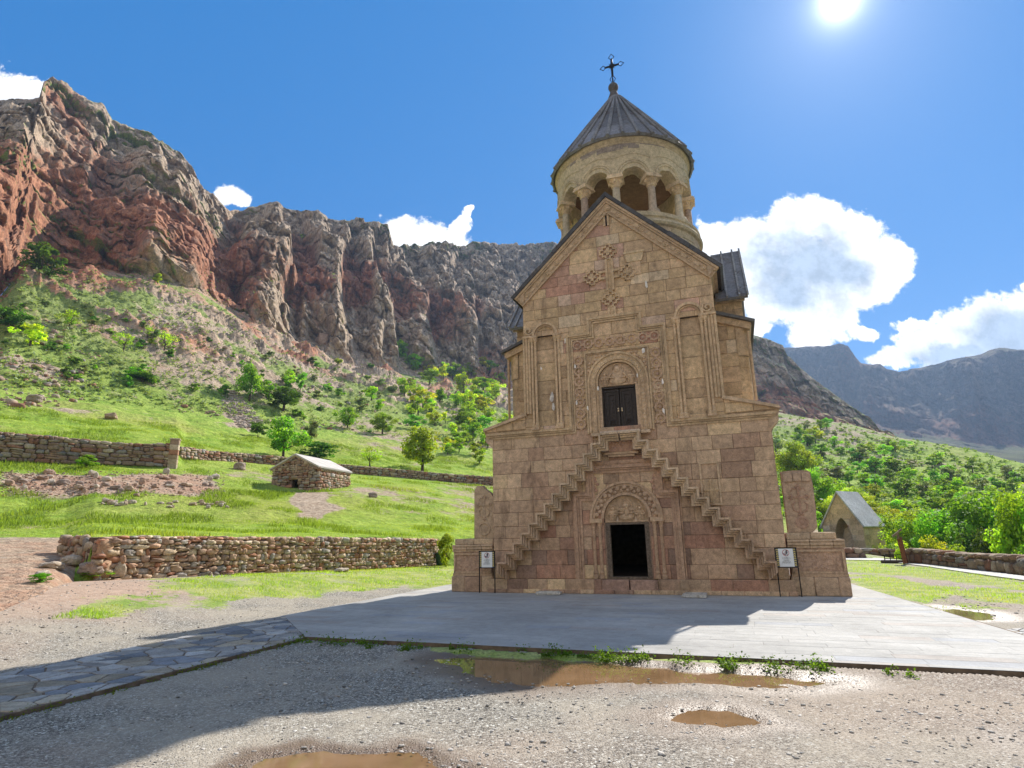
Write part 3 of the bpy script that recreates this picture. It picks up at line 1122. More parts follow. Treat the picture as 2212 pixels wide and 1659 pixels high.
for k in range(13):
    a = math.pi * (k + .5) / 13
    mb.ell((.885 * math.cos(a), -.02, 2.12 + .885 * math.sin(a)), (.075, .06, .075), ac, 8, 5)
    a += math.pi / 26
    if k < 12:
        mb.ell((.80 * math.cos(a), -.02, 2.12 + .80 * math.sin(a)), (.06, .05, .06), ac, 8, 5)
for sg in (-1, 1):
    for k in range(5):
        mb.ell((sg * (.86 + .05 * math.sin(k * 2.2)), 0, 2.95 + k * .09), (.06, .035, .05), (0.33, .2, .14), 6, 4)
mb.build('archivolt', M_CARVE, church)
for sg in (-1, 1):
    for q in (.80, .985):
        mb = MB()
        mb.lathe([(.085, .41), (.085, .50), (.06, .53), (.075, .57), (.055, .62), (.05, .64), (.05, 1.83), (.065, 1.85), (.05, 1.88), (.07, 1.95), (.09, 2.0)], sg * q, -.02, 12, (0.36, .24, .155))
        mb.box(sg * q - .095, sg * q + .095, -.115, .012, 2.0, 2.115, (0.37, .26, .17))
        mb.build('colonnette', M_CARVE, church)
for sg in (-1, 1):
    mb = MB()
    mb.box(min(sg * .605, sg * .70), max(sg * .605, sg * .70), .03, .5, .40, 2.0, (0.29, .19, .13))
    mb.build('jamb', M_CARVE, church)
mb = MB()
mb.box(-.60, -.51, .04, .16, .40, 1.99)
mb.box(.51, .60, .04, .16, .40, 1.99)
mb.box(-.51, .51, .04, .16, 1.93, 1.99)
mb.box(-.51, .51, .02, .16, .40, .46)
mb.box(-.64, -.60, .02, .12, .40, 1.99)
mb.box(.60, .64, .02, .12, .40, 1.99)
mb.build('door_frame', M_GREYWOOD, church)
# carved block over the lower portal
mb = MB()
mb.cbox(-.52, .46, -.10, .012, 4.06, 4.52, .015, (0.33, .2, .135))
for k in range(18):
    rr = R_(k)
    mb.ell((rr.uniform(-.45, .4), -.10, rr.uniform(4.14, 4.46)), (.05, .025, .05), (0.35, .22, .15), 6, 4)
mb.cbox(-.55, .50, -.12, .012, 3.99, 4.06, .01, (0.4, .28, .18))
mb.cbox(-.42, .38, -.09, .012, 3.92, 3.985, .01, (0.4, .28, .18))
mb.build('carved_block', M_CARVE, church)
# small cross slabs let into the wall
mb = MB()
mb.ribbon([(2.18, 2.4), (2.18, 3.62), (2.72, 3.62), (2.72, 2.4), (2.18, 2.4)], .05, -.035, .012, (0.42, .31, .2))
mb.box(2.25, 2.65, -.012, .012, 2.45, 3.12, (0.37, .27, .17))
mb.box(2.42, 2.48, -.04, .012, 2.5, 3.05, c0)
mb.box(2.30, 2.60, -.035, .012, 2.80, 2.86, c0)
for q in ((2.45, 3.08), (2.28, 2.83), (2.62, 2.83), (2.45, 2.48)):
    mb.ell((q[0], -.02, q[1]), (.05, .03, .05), c0, 8, 4)
mb.build('cross_panel', M_CARVE, church)

# outside stairs ---------------------------------------------------
for sg in (-1, 1):
    rng = R_(40 + sg)
    mb = MB()
    N = 14
    du, dh = (3.92 - .60) / 13, (4.61 - .90) / 13
    poly = [(0.022, 4.61)]
    for k in range(N):
        poly.append((.60 + k * du, 4.61 - k * dh))
        poly.append((.60 + k * du, 4.61 - (k + 1) * dh))
    # nested stepped bands, each shorter into the air than the one above
    for k, (dp, sh) in enumerate(((.50, .0), (.43, .062), (.37, .112), (.29, .165))):
        nx = (.055, .105, .160, .230)[k]
        A = [(p[0] - sh, p[1] - sh) for p in poly]
        A[0] = (0.022, A[0][1])
        Bq = [(p[0] - nx, p[1] - nx) for p in poly]
        Bq[0] = (0.022, Bq[0][1])
        if k == 0 and False:
            pass
        for i in range(len(A) - 1):
            v = rng.uniform(.88, 1.12)
            zc = A[i][1]
            m_ = max(0, min(1, (zc - .8) / 2.2))
            b0 = (0.33 + .10 * m_, 0.225 + .10 * m_, 0.15 + .07 * m_)
            q = [A[i], A[i + 1], Bq[i + 1], Bq[i]]
            if abs(area(q)) < 1e-5: continue
            j = rng.uniform(-.006, .006)
            mb.prism([(sg * p[0], p[1]) for p in q], -dp + j, .02 if k else .02, tuple(x * v for x in b0))
    # treads stretching back into the wall
    for k in range(N):
        x0 = .60 + (k - 1) * du if k else .022
        x1 = .60 + k * du
        z1 = 4.61 - k * dh
        rows = (min(sg * x0, sg * x1), max(sg * x0, sg * x1))
        mb.box(rows[0] + .003, rows[1] - .003, -.27, .02, z1 - .215, z1 - .06, (0.30, .2, .135))
    mb.build('staircase', M_CARVE, church)

# corner chapels and transept ------------------------------------------
for sg in (-1, 1):
    rng = R_(60 + sg)
    mb = MB()
    x0, x1 = UW + .005, 3.93
    if sg > 0:
        mb.blocks(x0, x1 - .32, 5.3, 8.4, rng, pal('up'), front(1.0), (.35, .5), (.4, .6), hps=[(.38, 1, 9.45)])
        mb.blocks(1.3, 7.0, 5.3, 8.0, rng, pal('up'), sideR(x1), (.35, .5), (.5, .9))
    else:
        mb.blocks(-x1 + .32, -x0, 5.3, 8.4, rng, pal('up'), front(1.0), (.35, .5), (.4, .6), hps=[(-.38, 1, 9.45)])
        mb.blocks(-7.0, -1.3, 5.3, 8.0, rng, pal('up'), sideL(x1), (.35, .5), (.5, .9))
    # rounded corner, block by block, with a flared foot and capital
    z = 5.3
    while z < 8.0:
        h = rng.uniform(.35, .5)
        h = min(h, 8.0 - z)
        col = pal('up')(rng, 3, z)
        r = .33
        prof = [(r - .012, z), (r, z + .012), (r, z + h - .012), (r - .012, z + h)]
        if z > 6.9: prof = [(r + .03, z), (r + .05, z + h)]
        mb.lathe(prof, sg * (x1 - .33), 1.33, 12, col, -math.pi if sg < 0 else -math.pi / 2, -math.pi / 2 if sg < 0 else 0)
        z += h
    mb.box(min(sg * (x0), sg * (x1 - .32)), max(sg * x0, sg * (x1 - .32)), 1.02, 7.0, 5.2, 8.0, (.3, .22, .15))
    mb.box(min(sg * (x1 - .34), sg * (x1 - .02)), max(sg * (x1 - .34), sg * (x1 - .02)), 1.32, 7.0, 5.2, 8.0, (.3, .22, .15))
    mb.prism([(sg * x0, 7.99), (sg * (x1 - .02), 7.99), (sg * x0, 8.36)], 1.012, 7.0, (.3, .22, .15))
    # cornice under the lean-to
    mb.prism([(sg * x0, 8.10), (sg * 4.02, 7.74), (sg * 4.08, 7.84), (sg * 4.08, 7.94), (sg * x0, 8.33)], .90, 7.1, (.40, .285, .175))
    mb.lathe([(.045, 5.5), (.045, 7.7)], sg * 3.97, 1.0, 8, (.4, .28, .17))
    cc_ = mb.build('corner_chapel', M_STONE, church)
    mb = MB()
    mb.prism([(sg * x0, 8.335), (sg * 4.18, 7.92), (sg * 4.20, 8.0), (sg * x0, 8.44)], .78, 7.2, (.13, .125, .125))
    mb.build('roof', M_ROOF, cc_)
# transept arm across the building
TW, TV, TE, TR = 3.92, 2.2, 9.25, 11.65
for sg in (-1, 1):
    rng = R_(70 + sg)
    mb = MB()
    a, b = (UW + .01, TW) if sg > 0 else (-TW, -UW - .01)
    mb.blocks(a, b, 8.0, TE, rng, pal('up'), front(4 - TV), (.35, .45), (.4, .7))
    sl_ = (TR - TE) / TV
    if sg > 0:
        mb.blocks(4 - TV, 4 + TV, 8.0, TR, rng, pal('up'), sideR(TW), (.35, .45), (.5, .9), hps=[(sl_, 1, TR - .05 + sl_ * 4), (-sl_, 1, TR - .05 - sl_ * 4)])
    else:
        mb.blocks(-4 - TV, -4 + TV, 8.0, TR, rng, pal('up'), sideL(TW), (.35, .45), (.5, .9), hps=[(sl_, 1, TR - .05 - sl_ * 4), (-sl_, 1, TR - .05 + sl_ * 4)])
    P = [(4 - TV + .013, 8.0), (4 + TV - .013, 8.0), (4 + TV - .013, TE), (4, TR - .08), (4 - TV + .013, TE)]
    mb.prism(P, min(sg * 1.5, sg * (TW - .013)), max(sg * 1.5, sg * (TW - .013)), (.25, .18, .12), 'yz')
    mb.box(min(sg * 3.07, sg * 4.02), max(sg * 3.07, sg * 4.02), 4 - TV - .10, 4 - TV, TE - .25, TE - .08, (.4, .29, .18))
    ta = mb.build('transept', M_STONE, church)
    for q in (-1, 1):
        mb = MB()
        ny, nz = sl_ / math.hypot(1, sl_), 1 / math.hypot(1, sl_)
        e = TV + .22
        xa = UW + .05
        k = 0
        while xa < 4.10:
            xb = min(4.12, xa + .38)
            v = rng.uniform(.17, .24)
            P = [(4, TR), (4 + q * e, TR - sl_ * e), (4 + q * (e + ny * .1), TR - sl_ * e + nz * .1), (4, TR + .1 / nz)]
            mb.prism(P, min(sg * xa, sg * xb), max(sg * xa, sg * xb), (v, v * .98, v * 1.02), 'yz')
            P2 = [(4, TR + .1 / nz), (4 + q * (e + ny * .1), TR - sl_ * e + nz * .1), (4 + q * (e + ny * .17), TR - sl_ * e + nz * .17), (4, TR + .17 / nz)]
            mb.prism(P2, min(sg * xb - .03, sg * xb + .03), max(sg * xb - .03, sg * xb + .03), (.30, .29, .28), 'yz')
            xa = xb
        mb.build('roof', M_ROOF, ta)

# belfry -------------------------------------------------------------------
DV = 4.0


def pol(th, r, z):
    return (r * math.sin(th), DV - r * math.cos(th), z)


# ashlar ring laid block by block on a cylinder
def ring_blocks(mb, r, z0, z1, rng, palf, rows, n, hole=None):
    z = z0
    while z < z1 - .01:
        h = min(rng.uniform(*rows), z1 - z)
        a = rng.random()
        while a < 2 * math.pi - .01:
            wd = rng.uniform(.7, 1.3) * 2 * math.pi / n
            b = min(a + wd, 2 * math.pi + .0)
            col = palf(rng, 9, z)
            m = 4
            d = rng.uniform(-.004, .006)
            vs, fs = [], []
            for j, (zz, rr) in enumerate(((z + .003, r - .012), (z + .015, r + d), (z + h - .015, r + d), (z + h - .003, r - .012))):
                for i in range(m + 1):
                    t = a + (b - a) * i / m
                    e = .004 if i == 0 else -.004 if i == m else 0
                    q = rr - (.010 if i in (0, m) else 0)
                    vs.append(pol(t + e, q, zz))
            for j in range(3):
                for i in range(m):
                    fs.append((j * (m + 1) + i, j * (m + 1) + i + 1, (j + 1) * (m + 1) + i + 1, (j + 1) * (m + 1) + i))
            mb.add(vs, fs, col)
            a = b
        z += h


mb = MB()
rng = R_(91)
ring_blocks(mb, 2.78, 10.4, 12.2, rng, pal('pale'), (.36, .42), 16)
mb.lathe([(2.76, 10.3), (2.76, 12.2), (2.86, 12.24), (2.90, 12.32), (2.86, 12.40), (2.80, 12.42), (2.80, 12.50), (2.84, 12.54), (2.84, 12.62), (2.76, 12.66), (2.76, 12.74), (2.70, 12.76), (0.2, 12.76)], 0, DV, 96, (.50, .39, .245), cap=False)
mb.build('drum_base', M_PALE, church)

TH0, DTH = math.radians(3.0), math.radians(30)
for k in range(12):
    th = TH0 + DTH * k
    cx, cy, _ = pol(th, 2.46, 0)
    mb = MB()
    cpal = [(.50, .39, .26), (.46, .34, .23), (.53, .42, .28), (.44, .31, .22)][k % 4]
    mb.lathe([(.27, 12.74), (.27, 12.82), (.22, 12.86), (.235, 12.92), (.17, 12.97), (.145, 13.0), (.138, 13.5), (.13, 13.92)], cx, cy, 18, cpal)
    co = mb.build('column', M_PALE, church, False)
    for p_ in co.data.polygons: p_.use_smooth = len(p_.vertices) == 4
    mb = MB()
    mb.lathe([(.13, 13.88), (.17, 13.92), (.15, 13.96), (.19, 14.02), (.24, 14.12), (.265, 14.18)], cx, cy, 14, (.49, .37, .23))
    rot = Matrix.Rotation(th, 3, 'Z')
    for (a, b, z0, z1) in ((.30, .30, 14.17, 14.235), (.275, .27, 14.235, 14.33)):
        vs = []
        for zz in (z0, z1):
            for sx, sy in ((-1, -1), (1, -1), (1, 1), (-1, 1)):
                q = rot @ Vector((sx * a, sy * b, 0))
                vs.append((cx + q[0], cy + q[1], zz))
        mb.add(vs, [(3, 2, 1, 0), (4, 5, 6, 7), (0, 1, 5, 4), (1, 2, 6, 5), (2, 3, 7, 6), (3, 0, 4, 7)], (.50, .38, .24))
    for j in range(8):      # carved leaves on the capital
        a = math.pi * 2 * j / 8
        mb.ell((cx + .23 * math.cos(a), cy + .23 * math.sin(a), 14.10), (.05, .05, .08), (.47, .35, .22), 6, 4)
    mb.build('capital', M_CARVE, co)
# ring of arches above the columns
mb = MB()
rng = R_(17)
RO_, RI_, ZT = 2.62, 2.10, 15.70
SUBS = 28
xo, xi, xm = [], [], []
ths, zl = [], []
for k in range(12):
    for j in range(SUBS):
        t = (j / SUBS - .5) * DTH
        x = t * 2.5
        r = .47
        if abs(x) < r:
            z = 14.16 + math.sqrt(r * r - x * x) * 1.0
            if k % 3 != 2:      # scalloped edge on most arches
                a = math.acos(max(-1, min(1, x / r)))
                z -= .05 * (1 - abs(math.sin(a * 3.5)) ** .6) * (math.sin(a) ** .4)
        else:
            z = 14.33
        ths.append(TH0 + DTH * (k + .5) + t)
        zl.append(max(z, 14.17))
n = len(ths)
vs, fs, cl = [], [], []
for r in (RO_, RI_):
    for i in range(n):
        vs.append(pol(ths[i], r, zl[i]))
    for i in range(n):
        vs.append(pol(ths[i], r, ZT))
for i in range(n):
    j = (i + 1) % n
    fs.append((i, j, n + j, n + i))
    fs.append((2 * n + j, 2 * n + i, 3 * n + i, 3 * n + j))
    fs.append((j, i, 2 * n + i, 2 * n + j))
mb.add(vs, fs, (.53, .41, .25))
mba = mb
mb = MB()
for k in range(12):
    th = TH0 + DTH * (k + .5)
    for rr, tr in ((.55, .035), (.63, .022)):
        path = []
        for j in range(17):
            a = math.pi * j / 16
            path.append(pol(th + rr * math.cos(a) / 2.62, 2.62 + .005, 14.24 + rr * math.sin(a) * 1.05))
        mb.tube(path, tr, 6, (.54, .42, .26))
    path = []
    for j in range(11):
        a = (j / 10 - .5) * DTH * .94
        path.append(pol(th + a, 2.62, 15.02 + .14 * math.cos(a / DTH * math.pi)))
    mb.tube(path, .02, 5, (.54, .42, .26))
mbm = mb
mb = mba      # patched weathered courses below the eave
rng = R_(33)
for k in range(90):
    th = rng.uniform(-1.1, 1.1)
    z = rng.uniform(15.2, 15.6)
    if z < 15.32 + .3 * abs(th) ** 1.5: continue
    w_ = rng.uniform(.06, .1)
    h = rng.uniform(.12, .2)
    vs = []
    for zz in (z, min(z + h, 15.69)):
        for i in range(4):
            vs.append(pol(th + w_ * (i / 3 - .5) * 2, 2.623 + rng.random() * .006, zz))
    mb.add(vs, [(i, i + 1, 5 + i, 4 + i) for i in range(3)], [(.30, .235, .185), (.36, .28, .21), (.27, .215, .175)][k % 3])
arc = mb.build('arcade', M_PALE, church)
mbm.build('arch_moulding', M_PALE, arc)
# inside: dark vault
mb = MB()
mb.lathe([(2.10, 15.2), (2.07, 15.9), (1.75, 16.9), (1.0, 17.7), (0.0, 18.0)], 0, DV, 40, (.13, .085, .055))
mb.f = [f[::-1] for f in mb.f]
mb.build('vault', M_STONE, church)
# cornice and conical roof
mb = MB()
mb.lathe([(2.615, 15.58), (2.64, 15.61), (2.64, 15.67), (2.67, 15.72), (2.70, 15.77), (2.70, 15.84), (2.3, 15.86)], 0, DV, 96, (.47, .35, .21), cap=False)
mb.build('cornice', M_PALE, church)
mb = MB()
rng = R_(8)
ER, EZ, TZ = 2.76, 15.83, 19.86
NS = 32
sl2 = (TZ - EZ) / ER


def cone(th, t, o):
    r = ER * (1 - t)
    nr, nz = sl2 / math.hypot(1, sl2), 1 / math.hypot(1, sl2)
    return pol(th, max(r + nr * o, .001), EZ + (TZ - EZ) * t + nz * o)


for k in range(NS):
    a, b = 2 * math.pi * k / NS, 2 * math.pi * (k + 1) / NS
    kk = rng.uniform(.85, 1.15)
    for t0, t1, o in ((0.0, .2, .10), (.195, .5, .075), (.495, .97, .06)):
        drop = rng.uniform(-.012, .006) if t0 == 0 else 0
        oo = o + rng.uniform(-.01, .012)
        v = rng.uniform(.15, .21) * (1.3 if t0 == 0 else 1) * kk
        vs, fs = [], []
        for o_ in (oo, oo - .10):
            for t in (t0 + drop, t1):
                for j in range(4):
                    th = a + (b - a) * (j / 3)
                    vs.append(cone(th, t, o_))
        fs = [(j, j + 1, 5 + j, 4 + j) for j in range(3)] + [(j + 1, j, 8 + j, 9 + j) for j in range(3)]
        fs += [(9 + j, 8 + j, 12 + j, 13 + j) for j in range(3)] + [(0, 4, 12, 8), (7, 3, 11, 15)]
        mb.add(vs, fs, (v, v * .98, v * 1.03))
    # raised rib over each joint
    path = [cone(a, t, .11 - .02 * t) for t in (-.005, .2, .45, .7, .93)]
    v = rng.uniform(.09, .12)
    mb.tube(path, [.075, .075, .07, .055, .035], 6, (v * 2.3, v * 2.2, v * 2.15))
mb.lathe([(2.3, 15.83), (2.7, 15.83), (2.74, 15.87)], 0, DV, 48, (.2, .17, .13), cap=False)
mb.build('cone_roof', M_ROOF, church)
mb = MB()
mb.lathe([(.36, 19.28), (.30, 19.45), (.22, 19.66), (.15, 19.86), (.12, 19.92), (.18, 19.98), (.215, 20.08), (.215, 20.16), (.17, 20.25), (.08, 20.30), (0, 20.31)], 0, DV, 18, (.12, .11, .105))
fin = mb.build('finial', M_ROOF, church, True)
fin.location = (-.06, 0, .12)
mb = MB()
# openwork iron cross: two bars per arm with pointed open ends


def arm(o, d, L, y):
    px, pz = -d[1], d[0]
    path = [(o[0] + px * .035, o[1] + pz * .035), (o[0] + d[0] * L * .55 + px * .03, o[1] + d[1] * L * .55 + pz * .03), (o[0] + d[0] * L * .72 + px * .12, o[1] + d[1] * L * .72 + pz * .12),
            (o[0] + d[0] * L, o[1] + d[1] * L),
            (o[0] + d[0] * L * .72 - px * .12, o[1] + d[1] * L * .72 - pz * .12), (o[0] + d[0] * L * .55 - px * .03, o[1] + d[1] * L * .55 - pz * .03), (o[0] - px * .035, o[1] - pz * .035)]
    mb.tube([(p[0], y, p[1]) for p in path], .018, 6)
    mb.tube([(o[0], y, o[1]), (o[0] + d[0] * L * .62, y, o[1] + d[1] * L * .62)], [.038, .02], 6)


O = (0, 21.22)
arm(O, (1, 0), .52, DV); arm(O, (-1, 0), .52, DV); arm(O, (0, 1), .62, DV); arm(O, (0, -1), .93, DV)
mb.ell((0, DV, 21.22), (.13, .05, .13), None, 12, 6)
for k in range(12):
    a = math.pi * 2 * k / 12 + .2
    mb.tube([(0, DV, 21.22), (.2 * math.cos(a), DV, 21.22 + .2 * math.sin(a))], [.02, .006], 5)
mb.tube([(0, DV, 20.25), (0, DV, 20.6)], .035, 8)
mb.build('cross', M_IRON, fin)
# east arm behind the belfry, unseen from the front
mb = MB()
mb.box(-UW, UW, 4.0, 8.6, LT, 9.6, TAN)
mb.prism([(-UW, 9.6), (UW, 9.6), (0, 12.3)], 4.0, 8.6, TAN)
mb.build('east_arm', M_STONE, church)
for sg in (-1, 1):
    mb = MB()
    mb.prism([(0, 12.62), (sg * 3.3, 9.5), (sg * 3.38, 9.6), (0, 12.78)], 4.0, 8.8, (.09, .088, .09))
    mb.build('roof', M_ROOF, church)

# ------------------------------------------------------------------ pedestals, cross stones, signs on the forecourt
U = Vector((math.cos(YAW), -math.sin(YAW), 0))
Vd = Vector((math.sin(YAW), math.cos(YAW), 0))
B0 = Vector((BX, BY, BZ))


def loc(u, v, h=0):
    return B0 + U * u + Vd * v + Vector((0, 0, h))


def pedestal(x0, x1, label, sg, seed):
    o = empty('pedestal', loc((x0 + x1) / 2, 0), -YAW, label, 'pedestal')
    rng = R_(seed)
    hw = (x1 - x0) / 2
    mb = MB()
    # rough base course
    x = -hw
    while x < hw - .02:
        wd = min(rng.uniform(.4, .62), hw - x)
        if hw - x - wd < .15: wd = hw - x
        mb.cbox(x + .004, x + wd - .004, -.06, .9, 0, .46 + rng.uniform(-.008, .008), .02, pal('low')(rng, 9, 3), .006, rng)
        x += wd
    mb.build('base', M_STONE, o)
    mb = MB()
    mb.cbox(-hw + .03, hw - .03, .03, .88, .46, 1.20, .012, (0.33, .22, .15))
    mb.ribbon([(-hw + .06, .56), (-hw + .06, 1.16), (hw - .06, 1.16), (hw - .06, .56), (-hw + .06, .56)], .05, -.01, .04, (0.37, .26, .17))
    mb.box(-hw + .02, hw - .02, .0, .04, .47, .55, (0.37, .26, .17))
    rr = R_(seed + 1)
    for k in range(46):       # worn knot work
        x, z = rr.uniform(-hw + .18, hw - .18), rr.uniform(.68, 1.05)
        mb.ell((x, .03, z), (rr.uniform(.03, .06), .02, rr.uniform(.03, .05)), (0.35, .235, .16), 6, 4)
    mb.build('carved_panel', M_CARVE, o)
    mb = MB()
    x = -hw
    while x < hw - .02:
        wd = min(rng.uniform(.35, .6), hw - x)
        if hw - x - wd < .15: wd = hw - x
        v = rng.uniform(.9, 1.1)
        cl = (.37 * v, .27 * v, .18 * v)
        mb.cbox(x + .003, x + wd - .003, .01, .9, 1.20, 1.27, .01, cl)
        mb.cbox(x + .003, x + wd - .003, -.03, .9, 1.272, 1.36, .015, cl)
        mb.cbox(x + .003, x + wd - .003, -.05, .9, 1.362, 1.42, .012, cl)
        x += wd
    mb.build('cornice', M_CARVE, o)
    mb = MB()
    a, b = (-hw, hw - .18) if sg > 0 else (-hw + .05, hw)
    mb.cbox(a, (a + b) / 2 - .003, .06, .88, 1.42, 1.61, .02, (0.36, .27, .18), .008, rng)
    mb.cbox((a + b) / 2 + .003, b, .05, .88, 1.42, 1.60, .02, (0.38, .28, .18), .008, rng)
    mb.build('top_slab', M_STONE, o)
    return o


pedestal(4.25, 5.64, 'carved stone pedestal at the right corner of the church, under the tall red cross stone', 1, 5)
pedestal(-5.64, -4.25, 'moulded stone pedestal at the left corner of the church, under the broken cross stone', -1, 8)


def rosette_cross(mb, cx, cz, s, y, col):
    mb.box(cx - .035 * s, cx + .035 * s, y - .03, y + .01, cz - .48 * s, cz + .45 * s, col)
    mb.box(cx - .24 * s, cx + .24 * s, y - .027, y + .01, cz + .07 * s, cz + .14 * s, col)
    for dx, dz in ((0, .45), (-.25, .105), (.25, .105), (0, -.48)):
        for q in ((-.06, .0), (.06, .0), (0, .06), (0, -.06)):
            mb.ell((cx + (dx + q[0]) * s, y, cz + (dz + q[1]) * s), (.045 * s, .035, .045 * s), col, 8, 4)
    for sg in (-1, 1):        # leaves curling up from the foot
        mb.tube([(cx + sg * .04 * s, y, cz - .42 * s), (cx + sg * .2 * s, y - .01, cz - .34 * s), (cx + sg * .24 * s, y - .01, cz - .15 * s), (cx + sg * .14 * s, y, cz - .05 * s)], .03 * s, 6, col)
        mb.tube([(cx + sg * .06 * s, y, cz + .36 * s), (cx + sg * .18 * s, y, cz + .42 * s), (cx + sg * .23 * s, y, cz + .3 * s)], .024 * s, 6, col)


def crack_slab(mb, P, y0, y1, col):
    mb.prism(P, y0, y1, col)
    c = (sum(p[0] for p in P) / len(P), sum(p[1] for p in P) / len(P))
    P2 = [(c[0] + (p[0] - c[0]) * .97, c[1] + (p[1] - c[1]) * .985) for p in P]
    mb.prism(P2, y0 - .012, y0, col)


o = empty('cross_stone', loc(4.72, .28, 1.60), -YAW, 'tall reddish brown cross stone standing whole on the right pedestal', 'cross stone')
mb = MB()
rc_ = (0.33, .235, .16)
crack_slab(mb, [(-.40, .0), (.20, .0), (.33, .12), (.36, .6), (.37, 1.2), (.35, 1.6), (.28, 1.66), (-.1, 1.67), (-.40, 1.65)], -.14, .14, rc_)
mb.build('slab', M_CARVE, o)
mb = MB()
rosette_cross(mb, -.02, .86, .78, -.15, (0.30, .19, .13))
mb.cbox(-.36, -.12, -.20, -.14, 1.36, 1.60, .015, rc_)
mb.cbox(-.11, .10, -.21, -.14, 1.37, 1.61, .015, rc_)
mb.cbox(.11, .32, -.20, -.14, 1.36, 1.60, .015, rc_)
mb.lathe([(.17, 0), (.17, .02), (.13, .03), (.12, .015), (.05, .015), (.04, .03), (0, .03)], 0, 0, 16, (0.31, .2, .14))
k = 7 * 16
mb.v[-k:] = [(a - .02, -.15 - c, .27 + b) for a, b, c in mb.v[-k:]]
mb.build('carving', M_CARVE, o)
o = empty('cross_stone', loc(-4.60, .28, 1.60), -YAW, 'narrow cross stone with a broken slanting top on the left pedestal', 'cross stone')
mb = MB()
crack_slab(mb, [(-.34, .0), (.35, .0), (.35, 1.28), (.25, 1.42), (.02, 1.58), (-.06, 1.68), (-.14, 1.66), (-.22, 1.69), (-.33, 1.55)], -.13, .13, (0.36, .265, .175))
mb.build('slab', M_CARVE, o)
mb = MB()
rosette_cross(mb, .02, .98, .75, -.14, (0.33, .24, .16))
mb.tube([(.02 + .19 * math.cos(a), -.14, .30 + .19 * math.sin(a)) for a in [math.pi * 2 * k / 20 for k in range(20)]], .03, 6, (0.33, .24, .16), True)
mb.ell((.02, -.13, .30), (.14, .03, .14), (0.33, .24, .16), 10, 5)
mb.build('carving', M_CARVE, o)

# flat carved slabs lying on the paving
for (u, v, w_, d_, r, lab) in ((-2.27, -.62, .72, .34, .06, 'small plain grave slab lying on the paving left of the church door'),
                               (1.80, -.72, .62, .66, .0, 'square grave slab with an incised border lying on the paving right of the church door')):
    o = empty('grave_slab', loc(u, v), -YAW + r, lab, 'grave slab')
    rng = R_(int(u * 10) + 50)
    mb = MB()
    mb.cbox(-w_ / 2, w_ / 2, -d_ / 2, d_ / 2, 0, .085, .025, (.36, .34, .30), .012, rng)
    mb.build('slab', M_STONE, o)
    mb = MB()
    for k in (0, 1):
        i = .06 + k * .08
        a, b = w_ / 2 - i, d_ / 2 - i
        if b < .04: continue
        for s4 in ((-a, a, -b, -b + .025), (-a, a, b - .025, b), (-a, -a + .025, -b + .025, b - .025), (a - .025, a, -b + .025, b - .025)):
            mb.box(*s4, .08, .099, (.38, .36, .32))
    mb.build('border', M_STONE, o)

# warning signs ---------------------------------------------------------
M_WHITE = plain('sign_white', (.78, .80, .82), .4, var=.03, bump=0)
M_INK = plain('sign_ink', (.10, .10, .12), .6, var=.1, bump=0)
M_RED = plain('sign_red', (.42, .05, .07), .5, var=.1, bump=0)
M_YEL = plain('sign_yellow', (.62, .50, .16), .5, var=.1, bump=0)


